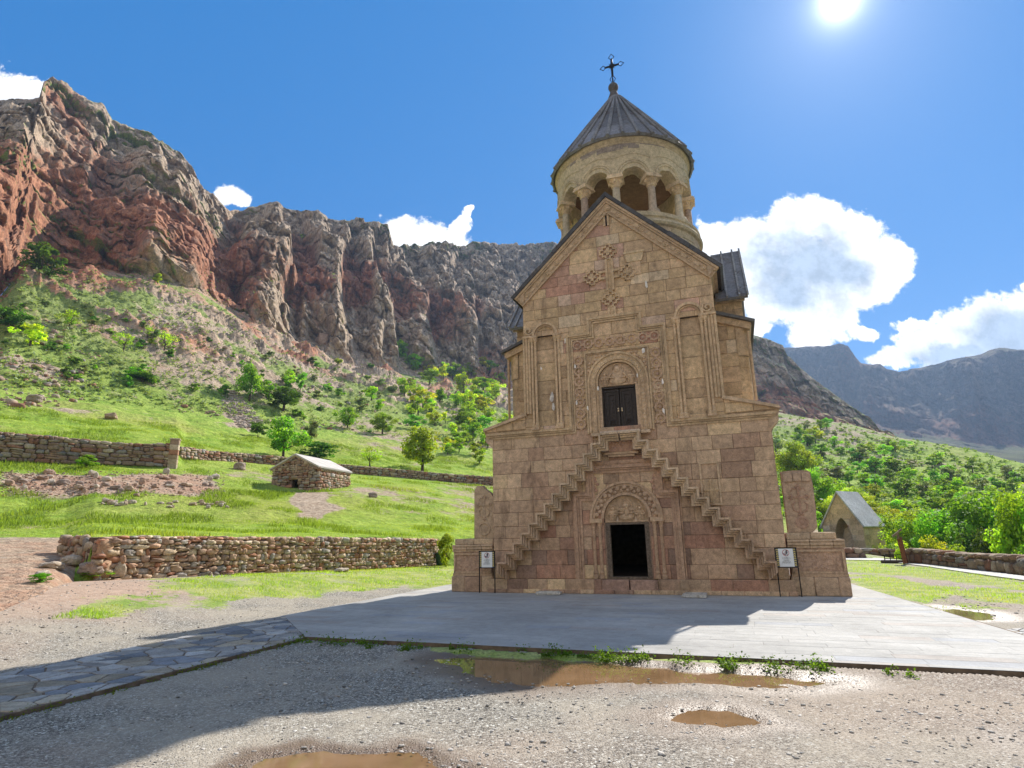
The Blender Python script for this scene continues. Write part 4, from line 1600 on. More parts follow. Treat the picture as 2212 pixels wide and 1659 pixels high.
def warning_sign(u, v, lean, label, seed):
    o = empty('warning_sign', loc(u, v), -YAW, label, 'sign', 'climbing ban signs beside the stairs')
    o.rotation_euler = (0, 0, -YAW)
    W2, Z0, Z1 = .255, .72, 1.235
    for sg in (-1, 1):
        mb = MB()
        mb.box(sg * W2 - .013, sg * W2 + .013, -.013, .013, 0, Z1)
        mb.build('leg', M_IRON, o)
    for za, zb in ((Z1 - .026, Z1), (Z0, Z0 + .022)):
        mb = MB()
        mb.box(-W2 + .013, W2 - .013, -.013, .013, za, zb)
        mb.build('rail', M_IRON, o)
    mb = MB()
    mb.box(-.242, .242, -.005, .005, Z0 + .022, Z1 - .026)
    pb = mb.build('back_panel', M_INK, o)
    mb = MB()
    mb.box(-.178, .178, -.0085, -.006, Z0 + .026, Z1 - .030)
    pn = mb.build('panel', M_WHITE, o)
    for sg in (-1, 1):     # hazard stripes
        mb = MB()
        for k in range(8):
            z = Z0 + .045 + k * .056
            cx = sg * .208
            mb.prism([(cx - .027, z), (cx, z + .02), (cx + .027, z), (cx + .027, z + .026), (cx, z + .046), (cx - .027, z + .026)], -.0085, -.006)
        mb.build('chevron_strip', M_YEL, o)
    mb = MB()          # ring
    mb.arch(0, 1.098, .073, .084, -.0115, -.009, 28, 0, 2 * math.pi)
    mb.prism([(-.060, 1.047), (-.052, 1.039), (.060, 1.149), (.052, 1.157)], -.0112, -.009)
    mb.build('ring', M_RED, pn)
    mb = MB()          # climbing figure on steps
    y0, y1 = -.0145, -.012
    mb.prism([(.02 + .017 * math.cos(a), 1.157 + .017 * math.sin(a)) for a in [math.pi * 2 * k / 12 for k in range(12)]], y0, y1)
    for P in ([(.0, 1.14), (.038, 1.137), (.034, 1.085), (.004, 1.085)], [(.004, 1.087), (.02, 1.085), (-.004, 1.05), (-.012, 1.06)], [(-.012, 1.06), (-.002, 1.056), (-.004, 1.03), (-.016, 1.03)],
              [(.018, 1.087), (.034, 1.085), (.040, 1.03), (.026, 1.03)], [(.036, 1.136), (.056, 1.105), (.048, 1.099), (.03, 1.12)], [(.004, 1.136), (-.03, 1.112), (-.025, 1.104), (.006, 1.12)],
              [(-.07, 1.09), (-.05, 1.09), (-.05, 1.073), (-.03, 1.073), (-.03, 1.056), (-.012, 1.056), (-.012, 1.044), (-.04, 1.044), (-.04, 1.06), (-.06, 1.06), (-.06, 1.078), (-.07, 1.078)]):
        mb.prism(P, y0, y1)
    mb.build('figure', M_INK, pn)
    mb = MB()          # lines of small lettering
    rng = R_(seed)
    for k, (z, wd) in enumerate(((.985, .20), (.966, .10), (.947, .22), (.918, .15), (.899, .13), (.880, .20), (.858, .21), (.838, .24))):
        x = -wd / 2
        while x < wd / 2 - .006:
            l = rng.uniform(.006, .013)
            hh = rng.choice((.010, .008, .012))
            mb.box(x, x + l * .6, -.0105, -.009, z - hh / 2, z + hh / 2)
            x += l * .6 + rng.choice((.003, .003, .003, .009))
    mb.build('lettering', M_INK, pn)
    return o


warning_sign(-4.32, -.30, 0, 'black framed white warning sign with yellow chevrons at the foot of the left stairs', 1)
warning_sign(4.17, -.30, 0, 'black framed white warning sign with yellow chevrons at the foot of the right stairs', 2)
# ------------------------------------------------------------------ ground materials


def gravel_mat():
    m, t, b = material('gravel')
    p = t.pos()
    mk = t.attr('mask')
    sep = t.new('ShaderNodeSeparateColor')
    t.link(mk, sep.inputs[0])
    grass, dirt, wet = sep.outputs[0], sep.outputs[1], sep.outputs[2]
    v1 = t.voro(p, 46, 'F1', 'Color')
    v1d = t.voro(p, 46, 'F1', 'Distance')
    v2 = t.voro(p, 105, 'F1', 'Color')
    s1 = t.new('ShaderNodeSeparateColor'); t.link(v1, s1.inputs[0])
    s2 = t.new('ShaderNodeSeparateColor'); t.link(v2, s2.inputs[0])
    big = t.noise(p, 0.42, 6, 0.65)
    mid = t.noise(p, 2.3, 5, 0.6)
    f = t.math('ADD', t.math('MULTIPLY', s1.outputs[0], 0.55), t.math('MULTIPLY', s2.outputs[1], 0.45))
    c = t.mix(t.ramp(f, 0.25, 0.8), (0.135, 0.118, 0.098), (0.50, 0.45, 0.38))
    c = t.mix(t.ramp(s1.outputs[2], 0.93, 0.97), c, (0.72, 0.69, 0.62))
    c = t.mix(t.ramp(s2.outputs[2], 0.90, 0.95), c, (0.05, 0.045, 0.04))
    c = t.mix(t.ramp(big, 0.40, 0.65, 0, 0.75), c, (0.44, 0.375, 0.295))          # fines washed over the stones
    c = t.mix(t.ramp(mid, 0.55, 0.75, 0, 0.4), c, (0.25, 0.225, 0.19))
    # red dirt
    dn = t.noise(p, 6, 6, 0.65)
    dc = t.mix(t.ramp(dn, 0.3, 0.7), (0.38, 0.245, 0.17), (0.56, 0.39, 0.28))
    dc = t.mix(t.ramp(s1.outputs[1], 0.88, 0.94), dc, (0.52, 0.42, 0.33))
    c = t.mix(1.0, c, (.985, 1.0, .99), 'MULTIPLY')
    c = t.mix(t.math('MULTIPLY', dirt, .85), c, dc)
    # turf
    gn = t.noise(p, 1.3, 5, 0.65)
    gn2 = t.noise(p, 26, 4, 0.7)
    gc = t.mix(t.ramp(gn, 0.3, 0.7), (0.20, 0.30, 0.05), (0.44, 0.44, 0.17))
    gc = t.mix(1.0, gc, t.ramp(gn2, 0.25, 0.75, 0.55, 1.4), 'MULTIPLY')
    gmask = t.ramp(t.math('ADD', grass, t.math('MULTIPLY', t.math('SUBTRACT', t.noise(p, 5, 6, 0.7), 0.5), 1.1)), 0.42, 0.58)
    c = t.mix(gmask, c, gc)
    wetf = t.math('MULTIPLY', wet, t.math('SUBTRACT', 1.0, gmask))
    c = t.mix(wetf, c, (0.16, 0.10, 0.055))
    t.link(c, b.inputs['Base Color'])
    t.link(t.math('SUBTRACT', 0.92, t.math('MULTIPLY', wetf, 0.46)), b.inputs['Roughness'])
    t.link(t.math('ADD', 0.2, t.math('MULTIPLY', wetf, 0.75)), b.inputs['Specular IOR Level'])
    h = t.math('ADD', t.ramp(v1d, 0.0, 0.5, 1, 0), t.math('ADD', t.math('MULTIPLY', s2.outputs[0], 0.5), t.math('MULTIPLY', gn2, 0.8)))
    t.link(t.bump(h, 0.8, 0.014), b.inputs['Normal'])
    return m


def hill_mat(name, far=0.0):
    """mask: r grass, g red, b bare rock"""
    m, t, b = material(name)
    p = t.pos()
    mk = t.attr('mask')
    sep = t.new('ShaderNodeSeparateColor')
    t.link(mk, sep.inputs[0])
    grass, red, rock = sep.outputs[0], sep.outputs[1], sep.outputs[2]
    k = 1.0 if not far else 0.35
    n1 = t.noise(p, 0.06 * k, 6, 0.65)
    n2 = t.noise(p, 0.5 * k, 7, 0.7)
    n3 = t.noise(p, 2.6 * k, 5, 0.7)
    # rock
    rc = t.mix(t.ramp(n2, 0.3, 0.7), (0.25, 0.18, 0.125), (0.68, 0.52, 0.36))
    rr = t.mix(t.ramp(n2, 0.3, 0.72), (0.24, 0.095, 0.055), (0.60, 0.29, 0.165))
    redm = t.ramp(t.math('ADD', red, t.math('MULTIPLY', t.math('SUBTRACT', n2, 0.5), 0.9)), 0.35, 0.65)
    rc = t.mix(redm, rc, rr)
    streak = t.noise(t.scalev(p, 0.25 * k, 0.25 * k, 0.05 * k), 1.0, 6, 0.7)
    rc = t.mix(t.ramp(streak, 0.52, 0.68, 0, 0.5), rc, (0.20, 0.16, 0.13))
    rc = t.mix(1.0, rc, t.ramp(n3, 0.25, 0.75, 0.65, 1.3), 'MULTIPLY')
    # scree / soil
    so = t.mix(t.ramp(n3, 0.3, 0.7), (0.30, 0.215, 0.145), (0.58, 0.46, 0.34))
    so = t.mix(t.math('MULTIPLY', redm, 0.7), so, (0.46, 0.25, 0.16))
    # grass
    gc = t.mix(t.ramp(n2, 0.3, 0.7), (0.19, 0.33, 0.035), (0.40, 0.50, 0.09))
    gc = t.mix(t.ramp(n1, 0.45, 0.7, 0, 0.7), gc, (0.42, 0.39, 0.12))
    sz = t.new('ShaderNodeSeparateXYZ'); t.link(p, sz.inputs[0])
    gc = t.mix(t.ramp(sz.outputs[2], 14, 45, 0, .75), gc, (0.25, 0.285, 0.105))
    gc = t.mix(1.0, gc, t.ramp(n3, 0.25, 0.75, 0.62, 1.3), 'MULTIPLY')
    gm = t.ramp(t.math('ADD', grass, t.math('MULTIPLY', t.math('SUBTRACT', t.noise(p, 0.33 * k, 7, 0.72), 0.5), 1.5)), 0.38, 0.60)
    c = t.mix(rock, so, rc)
    c = t.mix(gm, c, gc)
    if far: c = t.mix(1.0, c, t.ramp(t.noise(t.scalev(p, .012, .012, .02), 1.0, 7, .7), .32, .68, .45, 1.75), 'MULTIPLY')
    if far: c = t.mix(1.0, c, (.34, .31, .31), 'MULTIPLY')
    cr = t.voro(t.scalev(p, 1, 1, .7), 0.22 * k, 'DISTANCE_TO_EDGE')
    c = t.mix(t.math('MULTIPLY', t.ramp(cr, 0.0, 0.07, .4, 0), rock), c, (.12, .08, .06))
    t.link(c, b.inputs['Base Color'])
    b.inputs['Roughness'].default_value = 0.95
    b.inputs['Specular IOR Level'].default_value = 0.1
    h = t.math('ADD', t.math('MULTIPLY', n2, 1.6), t.math('MULTIPLY', n3, 0.6))
    t.link(t.bump(h, 0.9, 0.5 if not far else 5.0), b.inputs['Normal'])
    return m


M_GRAVEL = gravel_mat()
M_HILL = hill_mat('hillside_soil')
M_CLIFF = hill_mat('cliff_rock')
M_FAR = hill_mat('mountain_rock', 1)


def curve(pts):
    """(px, py, r) in the old photo frame -> functions of azimuth"""
    q = sorted((azel(a, b)[0], c, azel(a, b)[1]) for a, b, c in pts)
    A = np.array([x[0] for x in q]); Rr = np.array([x[1] for x in q]); E = np.array([x[2] for x in q])
    return lambda az: (np.interp(az, A, Rr), 1.7 + np.interp(az, A, Rr) * np.interp(az, A, E))


def flat(pts, z=0.0):
    q = sorted((azel(a, 1000)[0], c) for a, c in pts)
    A = np.array([x[0] for x in q]); Rr = np.array([x[1] for x in q])
    return lambda az: (np.interp(az, A, Rr), np.full_like(az, z))


def sheet(az, lines, ns):
    """stack of rows between control lines -> r, z arrays (rows, cols) and the row parameter"""
    rs, zs, ts = [], [], []
    L = [l(az) for l in lines]
    for k in range(len(L) - 1):
        for j in range(ns[k] + (1 if k == len(L) - 2 else 0)):
            f = j / ns[k]
            rs.append(L[k][0] * (1 - f) + L[k + 1][0] * f)
            zs.append(L[k][1] * (1 - f) + L[k + 1][1] * f)
            ts.append(k + f)
    return np.array(rs), np.array(zs), np.array(ts)[:, None] * np.ones((1, len(az)))


def grid_quads(nr, nc):
    i = np.arange(nr - 1)[:, None] * nc + np.arange(nc - 1)[None, :]
    return np.stack([i, i + 1, i + nc + 1, i + nc], -1).reshape(-1, 4)


def sheet_obj(name, az, r, z, mat, mask, dx=0, dy=0, smooth=True):
    x, y = r * np.sin(az)[None, :] + dx, r * np.cos(az)[None, :] + dy
    V = np.stack([x, y, z], -1).reshape(-1, 3)
    q = grid_quads(*r.shape)[:, ::-1]
    o = link_mesh(name, V, None, mat, quads=q, smooth=smooth, mask=np.stack(mask, -1).reshape(-1, 3))
    return tag(o, kind='structure')


SURF = []      # (az array, R, Z) used to stand things on the land


def land(px=None, py=None, az=None, r=None):
    """point on the land seen at photo position, or at azimuth and distance"""
    if az is None:
        az, te = azel(px, py)
        best = None
        for A, Rr, Z in SURF:
            if not (A[0] <= az <= A[-1]): continue
            k = np.searchsorted(A, az)
            k = min(max(k, 0), len(A) - 1)
            e = (Z[:, k] - 1.7) / Rr[:, k]
            hit = np.nonzero(e >= te)[0]
            if len(hit):
                j = hit[0]
                rr, zz = Rr[j, k], Z[j, k]
                if best is None or rr < best[0]: best = (rr, zz)
        if best is None: return None
        return Vector((best[0] * math.sin(az), best[0] * math.cos(az), best[1]))
    for A, Rr, Z in SURF:
        if not (A[0] <= az <= A[-1]): continue
        k = min(np.searchsorted(A, az), len(A) - 1)
        if Rr[0, k] <= r <= Rr[-1, k]:
            return Vector((r * math.sin(az), r * math.cos(az), float(np.interp(r, Rr[:, k], Z[:, k]))))
    return Vector((r * math.sin(az), r * math.cos(az), 0.0))


def poly_sd(x, y, P):
    """signed distance to a polygon, negative inside"""
    d = np.full(x.shape, 1e9); inside = np.zeros(x.shape, bool)
    n = len(P)
    for i in range(n):
        x0, y0 = P[i]; x1, y1 = P[(i + 1) % n]
        ex, ey = x1 - x0, y1 - y0
        t = np.clip(((x - x0) * ex + (y - y0) * ey) / (ex * ex + ey * ey + 1e-12), 0, 1)
        d = np.minimum(d, np.hypot(x - x0 - t * ex, y - y0 - t * ey))
        c = ((y0 > y) != (y1 > y)) & (x < (x1 - x0) * (y - y0) / (y1 - y0 + 1e-12) + x0)
        inside ^= c
    return np.where(inside, -d, d)


def gp(pts, z=0.0):
    return [tuple(at_ground(a, b, z)[:2]) for a, b in pts]


# plan of the forecourt --------------------------------------------------
PLAZA = [(-2.30, 23.6), (-5.30, 14.6), (-3.72, 11.38), (7.15, 7.18), (10.62, 20.1), (13.2, 29.5), (3.0, 33.0)]
PATH = [(-5.30, 14.6), (-3.72, 11.38), (-5.16, 6.62), (-7.2, 0.5), (-9.6, 1.0), (-6.86, 8.67)]
ZL = 0.4           # the yard climbs a little to the left of the paving
WALL_A, WALL_B = Vector((*at_ground(205, 1251, .70)[:2], 0)), Vector((*at_ground(945, 1221, .22)[:2], 0))


def rise(x, y):
    xl = np.interp(y, [-5, 1.0, 8.67, 14.6, 23.6, 60], [-11.8, -9.6, -6.86, -5.3, -2.3, 9.8])
    return .72 * sstep(xl - x, 0.1, 6.5) * (1 - .72 * sstep(y, 15, 38)) * sstep(y, -2, 4)
PUD = [gp([(940, 1420), (985, 1412), (1110, 1416), (1250, 1424), (1450, 1438), (1650, 1450), (1815, 1468), (1700, 1480), (1500, 1471), (1300, 1477), (1180, 1484), (1050, 1462)]),
       gp([(1415, 1548), (1480, 1526), (1580, 1528), (1650, 1558), (1570, 1574), (1465, 1560)]),
       gp([(490, 1662), (560, 1628), (650, 1614), (800, 1617), (920, 1633), (1000, 1662), (900, 1720), (600, 1720)]),
       gp([(1985, 1316), (2060, 1311), (2130, 1323), (2165, 1336), (2100, 1342), (2030, 1332)])]
PUD2 = gp([(2100, 1590), (2160, 1570), (2230, 1600), (2230, 1640), (2150, 1630)])      # damp patches without standing water


def gpl(pts):
    out = []
    for a, b in pts:
        z = .3
        for _ in range(40):
            p = at_ground(a, b, z)
            z = .6 * z + .4 * float(rise(np.array(p[0]), np.array(p[1])))
        out.append((p[0], p[1]))
    return out


GRASS_L = gpl([(60, 1345), (250, 1325), (420, 1312), (560, 1300), (700, 1287), (860, 1267), (985, 1242), (985, 1205), (950, 1215), (780, 1222), (600, 1234), (440, 1246), (290, 1252), (330, 1280), (200, 1290)])
DIRT_L = gpl([(-60, 1362), (90, 1335), (240, 1308), (400, 1280), (330, 1250), (250, 1240), (170, 1195), (100, 1215), (-60, 1230)])
GRASS_R = [gp([(1843, 1252), (1870, 1270), (1940, 1293), (2000, 1305), (2035, 1285), (2050, 1270), (1990, 1262), (1900, 1245)]),
           gp([(1990, 1308), (2060, 1335), (2150, 1360), (2140, 1368), (2050, 1345), (1975, 1312)]),
           gp([(2060, 1278), (2140, 1272), (2230, 1285), (2230, 1305), (2150, 1300)]),
           gp([(1838, 1222), (1990, 1226), (2230, 1262), (2230, 1275), (1990, 1245), (1838, 1235)])]
EDGE_TUFTS = gp([(930, 1392), (1140, 1403), (1350, 1412), (1560, 1424), (1680, 1432), (1680, 1440), (1500, 1436), (1300, 1428), (1100, 1416), (940, 1408)])


def ground_masks(x, y):
    sh = x.shape
    n = fbm(x * .6, y * .6, 0 * x, 5, 3)
    grass = (1 - sstep(poly_sd(x, y, GRASS_L) + n * 1.2, -1.0, 0.8)) * np.clip(.78 + fbm(x * .45, y * .45, 0 * x + 7, 4, 14) * 1.1, 0, 1)
    for P in GRASS_R:
        grass = np.maximum(grass, 1 - sstep(poly_sd(x, y, P) + n * .8, -.5, .5))
    right = (x > 9) & (y > 13)
    grass = np.maximum(grass, np.where(right, 0.45 + n * .9 + .25 * sstep(y, 18, 34), 0))
    grass = np.maximum(grass, 0.9 * (1 - sstep(poly_sd(x, y, EDGE_TUFTS) + n * .2, -.05, .15)))
    back = sstep(np.hypot(x, y), 26, 33)
    grass = np.maximum(grass, np.where((x > -16) & (x < 12), back * (.75 + n * .5), 0))
    grass = np.maximum(grass, np.where((x > -9) & (x < 6) & (y > 16), sstep(y + x * .6, 17, 24) * .8 + n * .4, 0))
    dirt = 1 - sstep(poly_sd(x, y, DIRT_L) + n * 1.5, -1.0, 1.5)
    dirt = np.maximum(dirt, sstep(fbm(x * .22, y * .22, 0 * x + 4, 4, 9), .10, .5) * .34)
    dirt = np.maximum(dirt, np.where(right, .35 + n * .5, 0))
    wet = np.zeros(sh)
    dip = np.zeros(sh)
    for k, P in enumerate(PUD):
        w_ = fbm(x * 2.2, y * 2.2, 0 * x + 8, 5, 21) * (.28, .16, .28, .2)[k]
        d = poly_sd(x, y, P) + w_
        dip = np.maximum(dip, 1 - sstep(d, (-.28, -.16, -.28, -.28)[k], .10))
        wet = np.maximum(wet, 1 - sstep(d, .05, (.75, .55, .35, .8)[k]))
    wet = np.maximum(wet, .6 * (1 - sstep(poly_sd(x, y, PUD2) + n * .4, -.3, .5)))
    return np.clip(grass, 0, 1), np.clip(dirt, 0, 1), np.clip(wet, 0, 1), dip


# ground: rings round the viewpoint, fine in front ----------------------------
azf = np.radians(np.concatenate([np.arange(-180, -60, 3.0), np.arange(-60, -46, .5), np.arange(-46, 46, 0.11), np.arange(46, 60, .5), np.arange(60, 180.1, 3.0)]))
def wall_r(px):
    a = azel(px, 1000)[0]
    d = (math.sin(a), math.cos(a))
    e = WALL_B - WALL_A
    k = (WALL_A.x * e.y - WALL_A.y * e.x) / (d[0] * e.y - d[1] * e.x)
    return k


WPX = (200, 300, 440, 600, 780, 940)
g_end = flat([(-900, 15), (-100, 15), (60, 16), (140, 18)] + [(q, wall_r(q) + .1) for q in WPX] + [(1000, 36), (1700, 40), (1790, 60), (1830, 56), (1920, 43), (2000, 38), (2212, 31), (2400, 27), (3000, 24)])
R1, _ = g_end(azf)
NR = 300
tt = np.linspace(0, 1, NR)
Rg = 0.4 * (R1[None, :] / 0.4) ** (tt[:, None] ** 0.62)
Xg, Yg = Rg * np.sin(azf), Rg * np.cos(azf)
gr, di, we, dip = ground_masks(Xg, Yg)
Zg = -.012 + fbm(Xg * .5, Yg * .5, 0 * Xg, 3, 5) * .012 + fbm(Xg * 5, Yg * 5, 0 * Xg, 4, 6) * .011
nofine = 1 - sstep(np.abs(np.degrees(azf)), 46, 50)[None, :]
Zg = Zg * nofine - dip * .040
under = np.minimum(poly_sd(Xg, Yg, PLAZA), poly_sd(Xg, Yg, PATH))
Zg = np.where(under < .25, np.minimum(Zg, -.005 + .0 * Zg) - .02 * (under < -.05), Zg)
Zg = Zg - .012 * (under < .4)
Zg = Zg + rise(Xg, Yg) + .055 * (1 - sstep(under, .05, .9)) * (1 - dip) * (under > .02)
# earth ramp on the far left
sheet_obj('ground', azf, Rg, Zg, M_GRAVEL, (gr, di, we))
SURF.append((azf, Rg, Zg))

# left land --------------------------------------------------------------------
azl = np.radians(np.arange(-64, 26, 0.085))
L0r = flat([(-900, 14.9), (-100, 14.9), (60, 15.9), (140, 17.9)] + [(q, wall_r(q)) for q in WPX] + [(1000, 35.9), (1700, 39.9), (2212, 60)])
L0 = lambda az: (L0r(az)[0], rise(L0r(az)[0] * np.sin(az), L0r(az)[0] * np.cos(az)) - .03)
L1 = curve([(-700, 1155, 27), (-100, 1165, 34), (60, 1162, 34), (140, 1161, 34)] + [(q, 1162 - (q - 200) * .003, wall_r(q) + .7) for q in WPX] + [(1000, 1165, 40), (1700, 1150, 50)])
L2 = curve([(-700, 1000, 55), (0, 997, 59.5), (200, 1005, 60.5), (375, 1012, 62), (450, 1030, 60), (600, 1064, 56), (640, 1063, 56.5), (760, 1055, 60), (900, 1045, 72), (1050, 1050, 82), (1400, 1055, 92), (1700, 1060, 100)])
L3 = curve([(-700, 945, 56.5), (0, 950, 60.6), (80, 955, 61.2), (250, 968, 62.6), (320, 972, 63.2), (372, 972, 64), (395, 990, 69), (600, 1005, 76), (760, 1024, 80), (1055, 1047, 88), (1400, 1058, 98), (1700, 1065, 106)])
L4 = curve([(-700, 820, 100), (0, 840, 105), (200, 858, 110), (400, 885, 115), (560, 905, 118), (700, 925, 125), (850, 940, 130), (1050, 965, 135), (1400, 985, 145), (1700, 1000, 150)])
L5 = curve([(-700, 640, 150), (-100, 640, 158), (0, 640, 165), (60, 565, 178), (200, 592, 187), (330, 605, 192), (430, 632, 202), (540, 700, 216), (640, 750, 236), (760, 790, 262), (860, 805, 286), (950, 825, 302), (1110, 842, 322), (1300, 845, 345), (1700, 930, 400)])
L6 = curve([(-700, 400, 168), (-40, 390, 170), (30, 400, 176), (55, 430, 198), (200, 450, 207), (330, 480, 214), (430, 510, 222), (540, 560, 240), (640, 590, 264), (760, 620, 292), (860, 650, 322), (950, 660, 347), (1110, 670, 377), (1300, 670, 402), (1700, 820, 440)])
RIDGE = [(-700, 215, 220), (-100, 210, 232), (0, 222, 236), (84, 216, 239), (92, 183, 233), (105, 173, 232), (132, 170, 232), (152, 182, 233), (172, 190, 234), (192, 206, 236), (225, 222, 238), (245, 250, 241), (300, 276, 247), (350, 302, 253), (400, 348, 259), (440, 402, 263),
         (482, 436, 267), (498, 446, 276), (520, 440, 284), (560, 434, 291), (600, 437, 300), (650, 453, 311), (720, 467, 331), (770, 474, 341), (800, 478, 347), (838, 488, 355), (846, 515, 366), (852, 534, 376), (880, 529, 400), (930, 526, 420), (960, 530, 430), (1000, 530, 440), (1030, 522, 446),
         (1100, 525, 470), (1195, 526, 500), (1400, 560, 520), (1550, 655, 540), (1620, 724, 560), (1700, 790, 570)]
L7 = curve([(a, b, c + float(np.interp(a, [-100, 450, 700, 860, 1000], [36, 34, 24, 10, 0]))) for a, b, c in RIDGE])
L7b = lambda az: (L7(az)[0] + 14, L7(az)[1] - 1.5)
L8 = lambda az: (L7(az)[0] * 1.25, L7(az)[1] * .72)

# hillside with its terraces
L1b = curve([(-700, 1128, 46), (0, 1128, 45), (140, 1128, 43), (200, 1127, 40), (300, 1127, 40), (600, 1128, 42), (800, 1130, 44), (940, 1132, 46), (1000, 1135, 48), (1700, 1140, 62)])
Rh, Zh, Th = sheet(azl, [L0, L1, L1b, L2, L3, L4, L5], [14, 24, 46, 16, 90, 130])
Th = np.where(Th < 1, Th, np.where(Th < 3, 1 + (Th - 1) / 2, Th - 1))
Xh, Yh = Rh * np.sin(azl), Rh * np.cos(azl)
w1 = sstep(Th, 1.0, 1.3) * (1 - sstep(Th, 1.85, 2.0)) * .30 + sstep(Th, 3.02, 3.4) * .75 + sstep(Th, 4.0, 4.5) * 1.8
w1 = w1 * (1 - .9 * sstep(Th, 4.9, 5.0))
Zh = Zh + w1 * (fbm(Xh * .13, Yh * .13, 0 * Xh, 5, 31) + .35 * fbm(Xh * .9, Yh * .9, 0 * Xh, 4, 35))
outc = sstep(Th, 4.1, 4.5) * (1 - sstep(Th, 4.93, 5.0)) * np.maximum(0, ridged(Xh * .045, Yh * .045, Zh * .08, 5, 41) - .55) * 22
Zh = Zh + outc * .5
# earth ramp left of the low wall
ramp_az = azel(172, 1160)[0]
SURF.append((azl, Rh, Zh))
nz = fbm(Xh * .05, Yh * .05, 0 * Xh, 5, 51)
nz2 = fbm(Xh * .25, Yh * .25, 0 * Xh, 4, 55)
gm = np.where(Th < 4.0, .80 + nz * .75 + nz2 * .25, 0.70 + nz * 1.1 + nz2 * .3 - .18 * (Th - 4.0))
rm = np.clip(.25 + fbm(Xh * .025, Yh * .025, Zh * .02, 4, 61) * 1.3 + sstep(Th, 4.2, 5.0) * .25, 0, 1)
rk = np.clip(outc * .5, 0, 1)
gm = gm - rk * .6
# bare patches: ramp, the hut's path, rubble terrace
ramp = (1 - sstep(Th, .85, 1.08 + 0 * Th)) * (azl < ramp_az)[None, :]
gm = gm * (1 - ramp) - .5 * ramp; rm = rm * (1 - ramp) + .50 * ramp


def px_mask(pts, feather):
    P = [land(a, b) for a, b in pts]
    P = [(p.x, p.y) for p in P if p]
    return 1 - sstep(poly_sd(Xh, Yh, P) + nz2 * feather, -feather, feather)


BARE = px_mask([(632, 1064), (700, 1066), (690, 1085), (735, 1100), (690, 1120), (655, 1118), (640, 1090)], .9)
RUB = px_mask([(0, 1020), (100, 1022), (230, 1028), (400, 1020), (470, 1030), (480, 1062), (400, 1070), (240, 1072), (120, 1078), (0, 1072)], 1.0)
RUB2 = px_mask([(470, 860), (520, 870), (560, 925), (520, 920), (480, 880)], 2.5)
RUB3 = px_mask([(0, 790), (90, 780), (140, 800), (60, 812)], 2.5)
bare = np.maximum.reduce([BARE * .95, RUB * .62, RUB2, RUB3])
gm = gm * (1 - bare) - bare * .25
rm = np.maximum(rm, .55 * RUB + .3 * BARE)
# strip of dry lawn on the first terrace
sheet_obj('hillside', azl, Rh, Zh, M_HILL, (np.clip(gm, 0, 1), rm, rk))


# cliffs
def cliff_noise(Rr, Zz, az, amp, seed, sc=1.0, env=None):
    X, Y = Rr * np.sin(az), Rr * np.cos(az)
    s = az[None, :] * Rr
    wx, wz = fbm(X / 40 * sc, Y / 40 * sc, Zz / 40 * sc, 3, seed) * 9 / sc, fbm(X / 30 * sc, Y / 30 * sc, Zz / 30 * sc, 3, seed + 9) * 9 / sc
    big = ridged(X / 70 * sc, Y / 70 * sc, (Zz + wz) / 95 * sc, 4, seed + 20) - .5
    flute = ridged((X + wx) / 20 * sc, (Y + wx) / 20 * sc, (Zz + wz) / 60 * sc, 4, seed + 30) - .5
    det = fbm((X + wx) / 7 * sc, (Y) / 7 * sc, (Zz + wz) / 5.5 * sc, 5, seed + 40)
    bed = (Zz + s * .35 + wz * 2.2) / 8.5 * sc
    led = np.abs((bed - np.floor(bed)) - .5) * 2
    led = sstep(led, .15, .85) - .5
    fine = ridged(X / 3.0 * sc, Y / 3.0 * sc, Zz / 3.5 * sc, 3, seed + 60) - .5
    th = np.interp(np.degrees(az), [-45, -30, -18, -8, 30], np.radians([-38, -42, -58, -82, -84]))[None, :]
    A_ = (s * np.cos(th) + Zz * np.sin(th)) * sc + wx * .5
    B_q = (-s * np.sin(th) + Zz * np.cos(th)) * sc + wz * .3
    D_ = Rr * sc
    _, e1, c1 = worley(A_ / 19, B_q / 8, D_ / 11, seed + 70)
    _, e2, c2 = worley(A_ / 8 + 3 * c1, B_q / 3.2, D_ / 5, seed + 80)
    _, e3, c3 = worley(A_ / 3.2, B_q / 1.5, D_ / 2.2, seed + 90)
    blk = (c1 - .5) * 9.5 + (c2 - .5) * 4.6 + (c3 - .5) * 2.0 + (1 - sstep(e1, 0, .16)) * 2.6 + (1 - sstep(e2, 0, .15)) * 1.3
    return amp * (-big * 18 - flute * 5 - led * 1.6 + det * 1.6 - fine * .8 + blk), flute, led, det + (c2 - .5) * .9


azc = np.radians(np.arange(-64, 26, 0.075))
Rc, Zc, Tc = sheet(azc, [L5, L6, L7, L7b, L8], [150, 150, 8, 12])
env = sstep(Tc, -.01, .18) * (1 - sstep(Tc, 1.93, 2.0) * .72)
near_w = np.interp(Rc, [150, 240, 400], [.60, .85, 1.25])
dn, flute, led, det = cliff_noise(Rc, Zc, azc, 1.0, 100)
